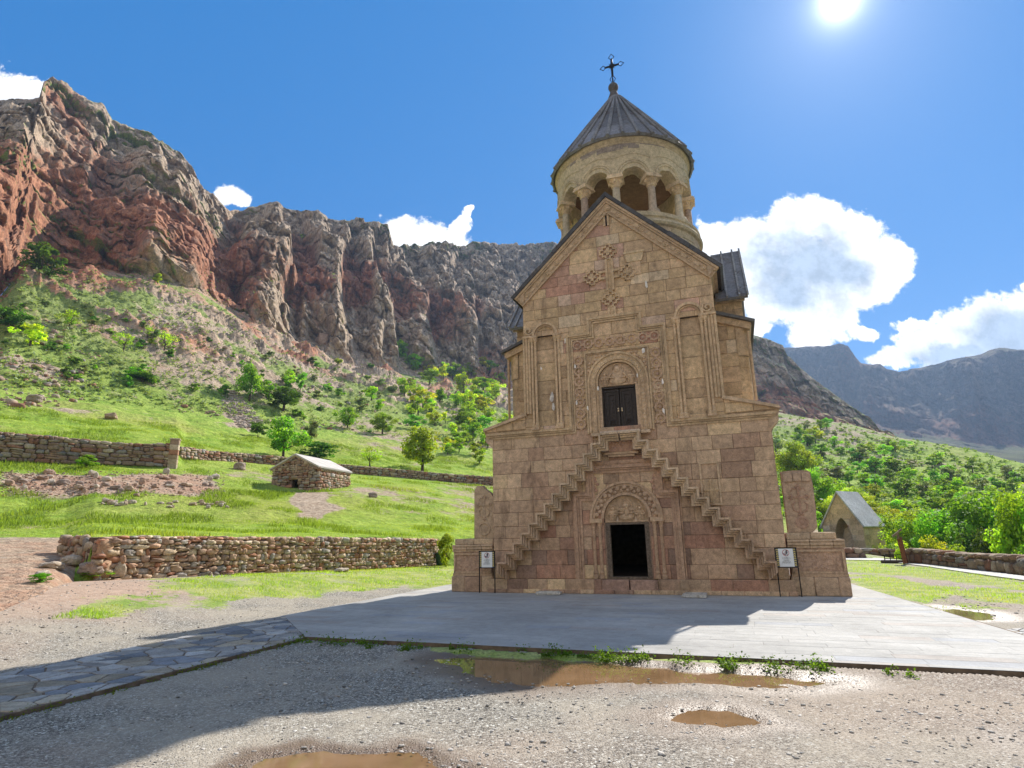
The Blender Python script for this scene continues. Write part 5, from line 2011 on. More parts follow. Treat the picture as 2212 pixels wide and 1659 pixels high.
# large buttresses and hollows along the cliff (old photo columns, metres in or out)
BUT = [(-200, 0), (-40, -10), (25, -12), (60, 2), (90, 9), (150, 16), (210, 12), (280, 2), (330, -10), (390, -6), (430, 2), (478, 24), (497, 26), (520, 4), (560, -10), (606, -20), (628, -16), (645, 18), (668, 22), (700, -4), (735, -18), (760, -10), (775, 18), (800, 14), (828, -12),
       (842, -16), (852, 14), (872, 10), (905, -14), (930, -12), (945, 14), (970, 8), (1005, -16), (1040, -10), (1055, 12), (1085, -8), (1140, -14), (1160, 10), (1250, -10)]
sh_ = rad(2.6) * fbm(azc[None, :] * 25 + 0 * Zc, Zc / 45, 0 * Zc, 4, 171) + rad(.030) * (Zc - 95) * sstep(azc, rad(-30), rad(-14))[None, :]
but = np.interp(azc[None, :] + sh_, [azel(p, 600)[0] for p, _ in BUT], [d for _, d in BUT])
but = but * (.80 + .40 * fbm(azc[None, :] * 40 + 0 * Zc, Zc / 25, 0 * Zc + 5, 3, 172)) + fbm(azc[None, :] * 60 + 0 * Zc, Zc / 22, 0 * Zc, 4, 170) * 4.5
bw = sstep(Tc, .02, .35) * (1 - sstep(Tc, 1.75, 2.0) * .75)
dR = dn * env * near_w * .9 + but * bw * .72
Zc2 = Zc + env * near_w * (led * 1.2 + det * 2.0) * (Tc > .02)
jag = fbm(np.degrees(azc)[None, :] * 1.6 + 0 * Zc, 0 * Zc + 3, Tc * 0, 5, 140)
Zc2 = Zc2 + sstep(Tc, 1.8, 2.0) * jag * 1.6
Rc2 = Rc + dR
Xc, Yc = Rc2 * np.sin(azc), Rc2 * np.cos(azc)
gz = np.gradient(Zc2, axis=0); gr_ = np.gradient(Rc2, axis=0)
slope = gz / np.maximum(np.abs(gr_), .05)
flatness = 1 - sstep(slope, .35, 1.25)
n5 = fbm(Xc * .03, Yc * .03, Zc2 * .03, 4, 150)
azd = np.degrees(azc)[None, :]
gmc = np.clip(flatness * (.55 + n5) * .9, 0, 1) * (.9 - .2 * (azd > -12)) + .32 * sstep(Tc, 1.75, 1.98) - .1
pxs = np.array([(-100), 0, 150, 300, 430, 560, 700, 850, 1000, 1200])
pa = np.degrees(np.array([azel(p, 500)[0] for p in pxs]))
redl = np.interp(azd, pa, [.30, .42, .50, .40, .30, .34, .28, .14, .02, .0])
band = np.exp(-((Tc - 1.0 - .12 * np.sin(azd * .35)) / .34) ** 2) * .35 - .22 * sstep(Tc, 1.45, 1.9)
n6 = fbm(Xc * .016, Yc * .016, Zc2 * .022, 4, 160)
rmc = np.clip(redl + band + n6 * .8 + np.clip(but * bw, -12, 20) * .013, 0, 1)
sheet_obj('cliff', azc, Rc2, Zc2, M_CLIFF, smooth=False, mask= (np.clip(gmc, 0, 1), rmc, 0 * rmc + 1))
SURF.append((azc, np.maximum.accumulate(Rc2, axis=0), Zc2))

# right land: drop beyond the wall, green hill, middle cliff, far mountains ------------------
azr = np.radians(np.arange(13, 64, 0.11))
Q0 = lambda az: (g_end(az)[0] - .1, np.full_like(az, -.03))
Q1 = lambda az: (g_end(az)[0] + 9, np.full_like(az, -4.5))
Q2 = curve([(1500, 1120, 100), (1650, 1130, 95), (1900, 1140, 88), (2212, 1135, 82), (2600, 1130, 80), (3400, 1130, 80)])
Q3 = curve([(1500, 980, 170), (1660, 1000, 160), (1950, 1060, 150), (2212, 1098, 140), (2600, 1120, 135), (3400, 1120, 135)])
Q4 = curve([(1400, 840, 270), (1500, 852, 262), (1660, 886, 250), (1750, 903, 243), (1840, 919, 236), (1950, 950, 230), (2040, 965, 228), (2100, 976, 225), (2212, 1005, 215), (2500, 1060, 205), (2800, 1085, 195), (3400, 1085, 195)])
Q5 = lambda az: (Q4(az)[0] + 70, Q4(az)[1] - 14)
Rr_, Zr_, Tr_ = sheet(azr, [Q0, Q1, Q2, Q3, Q4, Q5], [10, 24, 70, 110, 12])
Xr, Yr = Rr_ * np.sin(azr), Rr_ * np.cos(azr)
Zr_ = Zr_ + sstep(Tr_, 1.5, 2.5) * (fbm(Xr * .03, Yr * .03, 0 * Xr, 5, 71) * 2.6 + fbm(Xr * .3, Yr * .3, 0 * Xr, 4, 75) * .5) * (1 - .6 * sstep(Tr_, 3.85, 4))
SURF.append((azr, Rr_, Zr_))
nr = fbm(Xr * .03, Yr * .03, 0 * Xr, 5, 81)
gmr = np.clip(.85 + nr * .9, 0, 1)
sheet_obj('hill', azr, Rr_, Zr_, M_HILL, (gmr, .2 + 0 * nr, 0 * nr))
azm = np.radians(np.arange(15, 46, 0.09))
K0 = curve([(1400, 930, 350), (1600, 935, 355), (1900, 935, 360), (2300, 1030, 330)])
K1 = curve([(1400, 640, 440), (1560, 690, 440), (1620, 722, 436), (1640, 727, 434), (1665, 735, 430), (1680, 744, 428), (1692, 746, 425), (1700, 766, 420), (1730, 795, 412), (1760, 818, 405), (1800, 850, 398), (1850, 884, 392), (1890, 915, 385), (1910, 934, 380), (1960, 975, 372), (2300, 1075, 350)])
K2 = lambda az: (K1(az)[0] + 120, K1(az)[1] - 30)
Rm, Zm, Tm = sheet(azm, [K0, K1, K2], [150, 20])
dn, fl, le, de = cliff_noise(Rm, Zm, azm, 1.0, 200, .8)
em = sstep(Tm, 0, .2) * (1 - .75 * sstep(Tm, .9, 1.0))
Rm2 = Rm + dn * em * 1.1
Zm2 = Zm + em * (le * 1.5 + de * 3)
Xm, Ym = Rm2 * np.sin(azm), Rm2 * np.cos(azm)
slm = np.gradient(Zm2, axis=0) / np.maximum(np.abs(np.gradient(Rm2, axis=0)), .05)
gmm = np.clip((1 - sstep(slm, .3, 1.0)) * .7 + .2 * sstep(Tm, .8, .98) - .15, 0, 1)
rmm = np.clip(.66 - .40 * sstep(Tm, .35, .85) + fbm(Xm * .012, Ym * .012, Zm2 * .02, 4, 210) * .9, 0, 1)
sheet_obj('cliff', azm, Rm2, Zm2, M_CLIFF, smooth=False, mask= (gmm, rmm, 0 * rmm + 1))
azx = np.radians(np.arange(12, 66, 0.10))
F0 = curve([(1400, 990, 620), (1900, 985, 640), (2100, 1000, 660), (2212, 1010, 660), (3400, 1010, 660)])
F0b = curve([(1400, 900, 1230), (1700, 900, 1220), (1900, 920, 1200), (2100, 955, 1180), (2212, 965, 1170), (2600, 960, 1170), (3400, 960, 1130)])
F1 = curve([(1300, 760, 1500), (1600, 752, 1480), (1690, 750, 1470), (1740, 749, 1460), (1790, 746, 1450), (1815, 742, 1440), (1832, 747, 1440), (1848, 770, 1430), (1860, 786, 1430), (1885, 790, 1420), (1902, 786, 1420), (1915, 797, 1420), (1945, 803, 1430), (1975, 797, 1440),
            (2020, 786, 1450), (2060, 777, 1450), (2105, 772, 1440), (2140, 758, 1430), (2160, 752, 1430), (2185, 756, 1430), (2212, 757, 1430), (2300, 752, 1430), (2600, 800, 1400), (3400, 900, 1300)])
F2 = lambda az: (F1(az)[0] + 400, F1(az)[1] - 80)
Rf, Zf, Tf = sheet(azx, [F0, F0b, F1, F2], [50, 180, 16])
dn, fl, le, de = cliff_noise(Rf, Zf, azx, 1.0, 300, .26)
ef = sstep(Tf, .5, 1.2) * (1 - .8 * sstep(Tf, 1.9, 2.0))
spur = (ridged(azx[None, :] * 14 + 0 * Zf, Zf / 500 + 0 * Zf, 0 * Zf + 2, 4, 340) - .5) * 230 + (ridged(azx[None, :] * 46 + 0 * Zf, Zf / 240, 0 * Zf + 6, 4, 345) - .5) * 90
Rf2 = Rf + dn * ef * 3.0 - spur * sstep(Tf, .7, 1.4) * (1 - .85 * sstep(Tf, 1.85, 2.0))
Zf2 = Zf + ef * (le * 3 + de * 8) + sstep(Tf, .1, .6) * (1 - sstep(Tf, 1.9, 2)) * fbm(Rf * np.sin(azx) * .01, Rf * np.cos(azx) * .01, 0 * Rf, 4, 310) * 8
Xf, Yf = Rf2 * np.sin(azx), Rf2 * np.cos(azx)
slf = np.gradient(Zf2, axis=0) / np.maximum(np.abs(np.gradient(Rf2, axis=0)), .3)
gmf = -.3 + np.clip((1 - sstep(slf, .3, 1.1)) * .6 + .3 * fbm(Xf * .006, Yf * .006, 0 * Xf, 4, 320) + .4 * (1 - sstep(Tf, .7, 1.1)) + .3 * sstep(Tf, 1.75, 1.95), 0, 1)
rmf = np.clip(.5 - .3 * sstep(Tf, 1.3, 1.9) + fbm(Xf * .005, Yf * .005, Zf2 * .008, 4, 330) * .9, 0, 1)
sheet_obj('mountain', azx, Rf2, Zf2, M_FAR, smooth=False, mask= (gmf, rmf, 0 * rmf + 1))

# the other side of the gorge, unseen behind the viewpoint, added for warm bounce
azb = np.radians(np.arange(66, 297, 1.0))
Rb, Zb, Tb = sheet(azb, [lambda a: (0 * a + 50, 0 * a - .5), lambda a: (0 * a + 110, 0 * a + 22), lambda a: (0 * a + 190, 0 * a + 75 + 12 * np.sin(a * 9)), lambda a: (0 * a + 260, 0 * a + 60)], [10, 24, 6])
Xb, Yb = Rb * np.sin(azb), Rb * np.cos(azb)
e_ = sstep(Tb, .3, 1) * (1 - .3 * sstep(Tb, 1.9, 2.0))
Zb = Zb + e_ * fbm(Xb * .03, Yb * .03, 0 * Xb, 4, 400) * 9
Rb = Rb + e_ * fbm(Xb * .05, Yb * .05, Zb * .05, 4, 410) * 8
sheet_obj('hill', azb, Rb, Zb, M_CLIFF, (.35 + .5 * fbm(Xb * .03, Yb * .03, 0 * Xb, 4, 420), .3 + 0 * Xb, sstep(Tb, .8, 1.3)))

# ------------------------------------------------------------------ paving
M_PAVE = stone_mat('pale_paving', 0.04, 0.8, 0.8, bmp=.2, con=.4)
M_FLAG = stone_mat('flagstones', 0.2, 1.0, 0.75)


def half_planes(P):
    out = []
    n = len(P)
    s = 1 if area(P) > 0 else -1
    for i in range(n):
        (x0, y0), (x1, y1) = P[i], P[(i + 1) % n]
        a, b = (y1 - y0) * s, -(x1 - x0) * s
        l = math.hypot(a, b)
        out.append((a / l, b / l, (a * x0 + b * y0) / l))
    return out


def to_uv(p):
    d = Vector((p[0] - BX, p[1] - BY, 0))
    return (d.dot(U), d.dot(Vd))


Puv = [to_uv(p) for p in PLAZA]


def pal_pave(rng, x, z):
    v = rng.uniform(.355, .41)
    if rng.random() < .06: return (v * .98, v * .88, v * .78)
    if rng.random() < .06: return (v * .9, v * .9, v * .9)
    return (v, v * .96, v * .88)


mb = MB()
rng = R_(77)
mb.blocks(-11, 9, -11.5, 14, rng, pal_pave, lambda a, z, d: (a, z, -d), (.30, .36), (.7, 1.5), hps=half_planes(Puv), gap=.0008, ins=.003, dep=.0022, rough=.001)
plaza = mb.build('plaza', M_PAVE)
plaza.location = (BX, BY, BZ)
plaza.rotation_euler = (0, 0, -YAW)
tag(plaza, kind='structure')
mb = MB()
mb.prism(PLAZA, -.15, BZ - .0065, (.27, .25, .22), 'xy')
o = mb.build('plaza_bed', M_MORTAR); tag(o, kind='structure')
# ragged footing stones along the front edge of the paving, half buried
mb = MB()
rng = R_(78)
e0, e1 = Vector((-3.72, 11.38, 0)), Vector((7.15, 7.18, 0))
L = (e1 - e0).length
x = .1
dirv = (e1 - e0) / L
nrm = Vector((dirv.y, -dirv.x, 0))
while x < L:
    wd = rng.uniform(.15, .45)
    if rng.random() < .6:
        M = Matrix.Translation(e0 + dirv * (x + wd / 2) + nrm * rng.uniform(.02, .10) + Vector((0, 0, rng.uniform(-.045, -.015)))) @ Matrix.Rotation(math.atan2(dirv.y, dirv.x) + rng.uniform(-.08, .08), 4, 'Z')
        v = rng.uniform(.28, .40)
        mb.stone(M, (wd, rng.uniform(.10, .22), .10), rng, (v, v * .92, v * .80), .09)
    x += wd
o = mb.build('kerb', M_FLAG); tag(o, kind='structure')


# crazy paving of the path: cells of a Voronoi pattern
def flag_path(name, P, n, seed, z):
    rng = R_(seed)
    xs, ys = [p[0] for p in P], [p[1] for p in P]
    pts = []
    while len(pts) < n:
        p = (rng.uniform(min(xs) - .4, max(xs) + .4), rng.uniform(min(ys) - .4, max(ys) + .4))
        if all((p[0] - q[0]) ** 2 + (p[1] - q[1]) ** 2 > .028 for q in pts) or rng.random() < .02: pts.append(p)
    hp = half_planes(P)
    mb = MB()
    for i, p in enumerate(pts):
        cell = [(p[0] - 1.2, p[1] - 1.2), (p[0] + 1.2, p[1] - 1.2), (p[0] + 1.2, p[1] + 1.2), (p[0] - 1.2, p[1] + 1.2)]
        for j, q in enumerate(pts):
            if i == j or abs(q[0] - p[0]) + abs(q[1] - p[1]) > 2.2: continue
            a, b = q[0] - p[0], q[1] - p[1]
            l = math.hypot(a, b)
            cell = clip(cell, (a / l, b / l, (a * (p[0] + q[0]) / 2 + b * (p[1] + q[1]) / 2) / l - .012))
            if len(cell) < 3: break
        if len(cell) < 3: continue
        for h in hp:
            cell = clip(cell, h)
            if len(cell) < 3: break
        if len(cell) < 3 or abs(area(cell)) < .01: continue
        q = rng.random()
        v = rng.uniform(.26, .46)
        col = (v, v * .96, v * .90) if q < .55 else (v * .52, v * .56, v * .62) if q < .75 else (v * 1.05, v * .90, v * .68) if q < .9 else (v * 1.2, v * 1.18, v * 1.12)
        k = len(cell)
        cx, cy = sum(c[0] for c in cell) / k, sum(c[1] for c in cell) / k
        dz = rng.uniform(-.004, .004)
        vs = [(c[0], c[1], z - .014) for c in cell] + [(cx + (c[0] - cx) * .965, cy + (c[1] - cy) * .965, z + dz) for c in cell]
        if area(cell) < 0: vs = vs[:k][::-1] + vs[k:][::-1]
        mb.add(vs, [tuple(range(k, 2 * k))] + [(a, (a + 1) % k, k + (a + 1) % k, k + a) for a in range(k)], col)
    o = mb.build(name, M_FLAG)
    tag(o, kind='structure')
    mb = MB()
    mb.prism(P, -.15, z - .009, (.30, .26, .2), 'xy')
    o = mb.build(name + '_bed', M_MORTAR)
    tag(o, kind='structure')


flag_path('path', [(-5.30, 14.6), (-3.72, 11.38), (-5.16, 6.62), (-6.86, 8.67)], 330, 4, .075)
flag_path('path', [(-6.86, 8.67), (-5.16, 6.62), (-7.2, 0.5), (-9.6, 1.0)], 300, 5, .075)
flag_path('path', gp([(2165, 1366), (2260, 1392), (2330, 1382), (2260, 1360)]), 40, 6, .05)
# pale footpath along the right wall
mb = MB()
P = gp([(1780, 1206), (1843, 1205), (1900, 1206), (1960, 1213), (2000, 1217), (2100, 1231), (2230, 1248), (2330, 1262), (2330, 1270), (2230, 1257), (2100, 1239), (2000, 1224), (1900, 1211), (1780, 1209)])
mb.prism(P, -.1, .03, (.50, .48, .44), 'xy')
o = mb.build('footpath', M_PAVE); tag(o, kind='structure')

# puddles ------------------------------------------------------------------
m, t, b = material('muddy_water')
p = t.pos()
n = t.noise(p, 1.6, 4, 0.6)
c = t.mix(t.ramp(n, .3, .7), (0.19, 0.11, 0.05), (0.27, 0.16, 0.08))
t.link(c, b.inputs['Base Color'])
b.inputs['Roughness'].default_value = 0.03
b.inputs['Specular IOR Level'].default_value = 0.5
t.link(t.bump(t.noise(p, 14, 3, 0.6), 0.06, 0.004), b.inputs['Normal'])
M_WATER = m
for P in PUD:
    cx, cy = sum(q[0] for q in P) / len(P), sum(q[1] for q in P) / len(P)
    Q = []
    for q in P:
        l = math.hypot(q[0] - cx, q[1] - cy)
        Q.append((cx + (q[0] - cx) * (1 + .45 / l), cy + (q[1] - cy) * (1 + .45 / l)))
    o = link_mesh('puddle', [(q[0], q[1], -.028) for q in Q], [tuple(range(len(Q)))], M_WATER)
    if o.data.polygons[0].normal.z < 0: o.data.flip_normals()
    tag(o, kind='structure')
# ------------------------------------------------------------------ rubble masonry
M_RUBBLE = stone_mat('rubble_stone', 0.18, 1.0)
M_EARTH = plain('packed_earth', (.13, .085, .06), 0.95, var=.35, scale=3)


RBA = rbox(3, 6)


def pal_rub(rng, dark=1.0):
    q = rng.random()
    c = [(.42, .30, .20), (.36, .24, .165), (.46, .35, .24), (.31, .21, .155), (.40, .25, .165), (.34, .30, .26), (.37, .185, .115), (.50, .40, .29)][min(7, int(q * 8))]
    k = rng.uniform(.8, 1.12) * dark
    return tuple(x * k for x in c)


def rubble_face(mb, a, b, za, zb, ha, hb, out, rng, sz, base=RB3, dark=1.0, jit=.09, hole=None, gable=None):
    """stones laid over the face from a to b (xy), foot za..zb, height ha..hb, pushed out along 'out'"""
    a, b = Vector((a[0], a[1], 0)), Vector((b[0], b[1], 0))
    L = (b - a).length
    d = (b - a) / L
    ang = math.atan2(d.y, d.x)
    hm = max(ha, hb) if gable is None else gable
    z = 0.0
    while z < hm:
        rh = rng.uniform(.72, 1.3) * sz[1]
        x = rng.uniform(-.3, 0) * sz[0]
        while x < L:
            w_ = rng.choice((rng.uniform(.4, .8), rng.uniform(.8, 1.3), rng.uniform(1.2, 1.9))) * sz[0]
            f = min(1, max(0, (x + w_ / 2) / L))
            hh = ha + (hb - ha) * f
            if gable is not None: hh = ha + (gable - ha) * (1 - abs(2 * f - 1))
            if z + rh * .55 < hh and x + w_ * .5 > 0 and x + w_ * .45 < L:
                cx, cz = x + w_ / 2, z + rh / 2
                if not (hole and hole[0] - w_ * .3 < cx < hole[1] + w_ * .3 and hole[2] - rh * .2 < cz < hole[3] + rh * .3):
                    # some courses split in two thin stones
                    parts = [(cz, rh)] if rng.random() < .75 else [(z + rh * .27, rh * .52), (z + rh * .78, rh * .46)]
                    for cz_, rr in parts:
                        zz = za + (zb - za) * f + min(cz_, hh - rr * .3)
                        p = a + d * cx + out * rng.uniform(-.02, .03) + Vector((0, 0, zz + rng.uniform(-.02, .02)))
                        M = Matrix.Translation(p) @ Matrix.Rotation(ang, 4, 'Z') @ Matrix.Rotation(rng.uniform(-.12, .12), 4, 'Y')
                        mb.stone(M, (w_ * .96, rng.uniform(.22, .32), rr * .97), rng, pal_rub(rng, dark), jit, base)
            x += w_
        z += rh * .96


def wall_core(mb, pts, zs, hs, t, out):
    for i in range(len(pts) - 1):
        a, b = Vector((*pts[i][:2], 0)), Vector((*pts[i + 1][:2], 0))
        vs = []
        for p, z, h in ((a, zs[i], hs[i]), (b, zs[i + 1], hs[i + 1])):
            for o_ in (0.0, -t):
                for zz in (z - .5, z + h - .04):
                    q = p + out * o_
                    vs.append((q.x, q.y, zz))
        mb.add(vs, [(0, 1, 3, 2), (4, 6, 7, 5), (0, 4, 5, 1), (2, 3, 7, 6), (1, 5, 7, 3), (0, 2, 6, 4)], (.2, .14, .1))


def stone_wall(label, pts, zs, hs, sz, seed, t=.5, base=RB3, dark=1.0, group=None, jit=.10):
    o = empty('stone_wall', (pts[0][0], pts[0][1], zs[0]), 0, label, 'stone wall', group)
    rng = R_(seed)
    mb, core = MB(), MB()
    for i in range(len(pts) - 1):
        a, b = Vector((*pts[i][:2], 0)), Vector((*pts[i + 1][:2], 0))
        d = (b - a).normalized()
        out = Vector((d.y, -d.x, 0))
        if out.dot(Vector((-a.x, -a.y, 0))) < 0: out = -out
        rubble_face(mb, a, b, zs[i], zs[i + 1], hs[i], hs[i + 1], out, rng, sz, base, dark, jit)
        # rough coping
        x, L = 0, (b - a).length
        while x < L:
            w_ = rng.uniform(.6, 1.4) * sz[0]
            f = x / L
            z = zs[i] + (zs[i + 1] - zs[i]) * f + hs[i] + (hs[i + 1] - hs[i]) * f
            M = Matrix.Translation(a + d * (x + w_ / 2) - out * t * .5 + Vector((0, 0, z - .05 + rng.uniform(-.03, .04)))) @ Matrix.Rotation(math.atan2(d.y, d.x) + rng.uniform(-.06, .06), 4, 'Z')
            mb.stone(M, (w_, t + .12, sz[1] * rng.uniform(.4, .7)), rng, pal_rub(rng, 1.15 * dark), .07, base)
            x += w_
        wall_core(core, [pts[i], pts[i + 1]], [zs[i], zs[i + 1]], [hs[i], hs[i + 1]], t, out)
    loc_ = Vector((pts[0][0], pts[0][1], zs[0]))
    for q in (mb, core):
        q.v = [(v[0] - loc_.x, v[1] - loc_.y, v[2] - loc_.z) for v in q.v]
    mb.build('stones', M_RUBBLE, o, True)
    core.build('core', M_EARTH, o)
    return o


# low terrace wall, with its return at the left end
A_, B_ = WALL_A, WALL_B
ret = Vector((27.5 * math.sin(azel(137, 1160)[0]), 27.5 * math.cos(azel(137, 1160)[0]), 0))
tw = stone_wall('long low rubble wall holding up the lawn left of the church', [A_, B_], [.62, .18], [1.36, 1.50], (.275, .215), 3, .6, RBA, 1.25, jit=.14)
mb = MB()
rng = R_(4)
d_ = (A_ - ret).normalized()
rubble_face(mb, ret, A_, 1.3, .62, .75, 1.3, Vector((d_.y, -d_.x, 0)), rng, (.4, .3), RB3, .95)
for k in range(2):
    M = Matrix.Translation(A_ + Vector((.02, .16, .62 + (.36, .98)[k]))) @ Matrix.Rotation(1.1, 4, 'Z')
    mb.stone(M, (.44, .40, .56), rng, (.46, .29, .18), .03, rbox(3, 9))
mb.v = [(v[0] - A_.x, v[1] - A_.y, v[2] - .62) for v in mb.v]
mb.build('end_return', M_RUBBLE, tw, True)


def along(pts, off=0):
    return [land(a, b) for a, b in pts]


PW = along([(-90, 997), (0, 998), (120, 1003), (250, 1007), (330, 1010), (372, 1010)])
stone_wall('tall dark rubble wall on the upper terrace at the left edge, ending at a squared pillar', [(p.x, p.y) for p in PW], [p.z for p in PW],
           [2.25, 2.2, 2.15, 1.85, 2.0, 2.2], (.62, .34), 9, .6, RB3, .82)
PW2 = along([(384, 1000), (450, 1004), (530, 1008), (606, 1012)])
p0 = PW[-1]
o = empty('pillar', (p0.x, p0.y, p0.z - .3), rad(20), 'squared stone pillar at the right end of the upper rubble wall', 'pillar')
mb = MB()
rng = R_(2)
z = 0
while z < 2.7:
    h = rng.uniform(.35, .55)
    mb.cbox(-.36, .36, -.36, .36, z, z + h - .01, .03, pal_rub(rng, 1.1), .012, rng)
    z += h
mb.build('shaft', M_RUBBLE, o)
mb = MB()
mb.cbox(-.42, .42, -.42, .42, z, z + .12, .03, (.5, .4, .3), .01, rng)
mb.build('cap', M_RUBBLE, o)
LW_ = [land(a, b) for a, b in [(388, 988), (450, 995), (530, 1000), (604, 1006), (680, 1016), (760, 1024), (860, 1032), (960, 1041), (1060, 1049), (1120, 1054)]]
stone_wall('long thin rubble wall crossing the meadow behind the hut', [(p.x, p.y) for p in LW_], [p.z - .1 for p in LW_], [1.15, 1.1, 1.05, 1.15, 1.15, 1.1, 1.15, 1.2, 1.25, 1.25], (.55, .32), 12, .5, RB2, .95)

# right boundary walls
RW = gp([(1963, 1217), (2000, 1219), (2100, 1231), (2212, 1243), (2330, 1256)])
stone_wall('low dark rubble wall with a pale coping along the right edge of the yard', RW, [0] * 5, [.70, .66, .62, .62, .62], (.55, .36), 15, .5, RB3, .66)
RW2 = gp([(1800, 1206), (1866, 1206)])
stone_wall('short stretch of low rubble wall between the right pedestal and the arched shelter', RW2, [0, 0], [.62, .60], (.6, .34), 16, .6, RB3, .8)
a, b = at_ground(1866, 1196), at_ground(1966, 1197)
stone_wall('knee high bit of wall between the arched shelter and the leaning post', [tuple(a[:2]), tuple(b[:2])], [-.1, -.1], [.42, .42], (.6, .3), 18, .5, RB2, .8)

# stone hut on the bank -------------------------------------------------------
hp_ = land(684, 1062)
az_h = math.atan2(hp_.x, hp_.y)
DA = az_h + rad(34)
hx, hy = Vector((math.cos(DA), -math.sin(DA), 0)), Vector((math.sin(DA), math.cos(DA), 0))
HUT_W, HUT_D, HUT_E, HUT_R = 4.75, 5.3, 2.45, 3.6
hut = empty('hut', hp_ - Vector((0, 0, .25)), -DA, 'small rubble stone hut with a pale pitched roof on the grassy bank', 'hut')
mb = MB()
rng = R_(21)
rubble_face(mb, (-HUT_W, 0), (0, 0), 0, 0, HUT_E, HUT_E, Vector((0, -1, 0)), rng, (.42, .30), RB3, .92, gable=HUT_R - .12, hole=(2.05, 2.8, -.2, 1.45))  # front stones toned down: shade put into their colour
mb.build('front_wall', M_RUBBLE, hut, True)
mb = MB()
rubble_face(mb, (0, 0), (0, HUT_D), 0, 0, HUT_E, HUT_E, Vector((1, 0, 0)), rng, (.42, .30), RB3, 1.1)  # side stones paler than the front: sunlight put into their colour
mb.build('side_wall', M_RUBBLE, hut, True)
mb = MB()
for r in minus([(-HUT_W, -.0, -1, HUT_E)], (-HUT_W + 2.1, -HUT_W + 2.75, -.3, 1.35)):
    mb.box(r[0], r[1], .05, .5, r[2], r[3])
mb.prism([(-HUT_W, HUT_E), (0, HUT_E), (-HUT_W / 2, HUT_R - .1)], .05, .5)
mb.box(-.55, -.05, .5, HUT_D, -1, HUT_E)
mb.box(-HUT_W, -HUT_W + .5, .5, HUT_D, -1, HUT_E)
mb.box(-HUT_W + .5, -.55, HUT_D - .5, HUT_D, -1, HUT_E)
mb.prism([(-HUT_W, HUT_E), (0, HUT_E), (-HUT_W / 2, HUT_R - .1)], HUT_D - .5, HUT_D)
mb.build('core', M_EARTH, hut)
mb = MB()
mb.cbox(-HUT_W + 1.85, -HUT_W + 3.0, -.12, .3, 1.40, 1.68, .03, (.42, .28, .18), .01, rng)
mb.build('lintel', M_RUBBLE, hut)
mb = MB()
mb.cbox(-HUT_W / 2 - .26, -HUT_W / 2 - .07, -.14, .1, 2.0, 2.75, .02, (.40, .28, .19))
mb.cbox(-HUT_W / 2 + .07, -HUT_W / 2 + .26, -.14, .1, 2.0, 2.75, .02, (.40, .28, .19))
mb.box(-HUT_W / 2 - .07, -HUT_W / 2 + .07, -.05, .1, 2.0, 2.72, (.02, .015, .012))  # shade of the opening painted as a near-black filling
mb.build('slit_window', M_RUBBLE, hut)
M_SLAB = plain('pale_roof', (.50, .46, .41), .85, var=.12, scale=1.2, bump=.15)
for sg, nm in ((1, 'roof'), (-1, 'roof')):
    mb = MB()
    cx = -HUT_W / 2
    e = HUT_W / 2 + .22
    s_ = (HUT_R - HUT_E) / (HUT_W / 2)
    mb.prism([(cx, HUT_R), (cx + sg * e, HUT_R - s_ * e), (cx + sg * e, HUT_R - s_ * e + .14), (cx, HUT_R + .15)], -.22, HUT_D + .2)
    mb.build('roof', M_SLAB, hut)
mb = MB()
for sg in (-1, 1):
    mb.prism([(cx, HUT_R - .16), (cx + sg * (HUT_W / 2 + .1), HUT_E - .18), (cx + sg * (HUT_W / 2 + .1), HUT_E + .0), (cx, HUT_R + .02)], -.14, .05, (.40, .3, .2))
mb.box(.0, .16, -.1, HUT_D + .1, HUT_E - .22, HUT_E - .02, (.42, .33, .24))
mb.build('cornice', M_RUBBLE, hut)

# arched shelter ---------------------------------------------------------------
sp = at_ground(1872, 1190)
az_s = math.atan2(sp[0], sp[1])
DS = az_s + rad(28)
sh = empty('arched_shelter', (sp[0], sp[1], -.05), -DS, 'gabled masonry shelter with a pointed archway at the right, beyond the yard', 'shelter')
SW, SD, SE, SR = 3.7, 3.4, 2.25, 5.15
cx = -SW / 2


def arch_hw(z):     # half width of the pointed opening
    return .92 * (1 - (max(0, z) / 2.95) ** 2.0) ** .66 if z < 2.95 else 0


mb = MB()
rng = R_(31)
n = 16
zz = [2.95 * k / n for k in range(n + 1)]
for y, mbx in ((0, mb),):
    for sg in (-1, 1):
        for k in range(n):
            z0, z1 = zz[k], zz[k + 1]

            def ow(z): return SW / 2 if z < SE else SW / 2 * (SR - z) / (SR - SE)
            P = [(cx + sg * arch_hw(z0), z0), (cx + sg * ow(z0), z0), (cx + sg * ow(z1), z1), (cx + sg * arch_hw(z1), z1)]
            v = rng.uniform(.9, 1.1)
            mb.prism(P, 0, SD, (.36 * v, .27 * v, .175 * v))
w_ = SW / 2 * (SR - 2.95) / (SR - SE)
mb.prism([(cx - w_, 2.95), (cx + w_, 2.95), (cx, SR)], 0, SD, (.40, .29, .185))
mb.blocks(-SW, 0, 0, SR, rng, pal('up'), front(-.014), (.42, .5), (.5, .9), hps=[((SR - SE) / (SW / 2), 1, SR + (SR - SE) / (SW / 2) * cx), (-(SR - SE) / (SW / 2), 1, SR - (SR - SE) / (SW / 2) * cx)],
          holes=[(cx - arch_hw((k + .5) * .1), cx + arch_hw((k + .5) * .1), k * .1, k * .1 + .1001) for k in range(29)])
mb.blocks(0, SD, 0, SE, rng, pal('up'), sideR(.014), (.42, .5), (.5, .9))
mb.build('walls', M_STONE, sh)
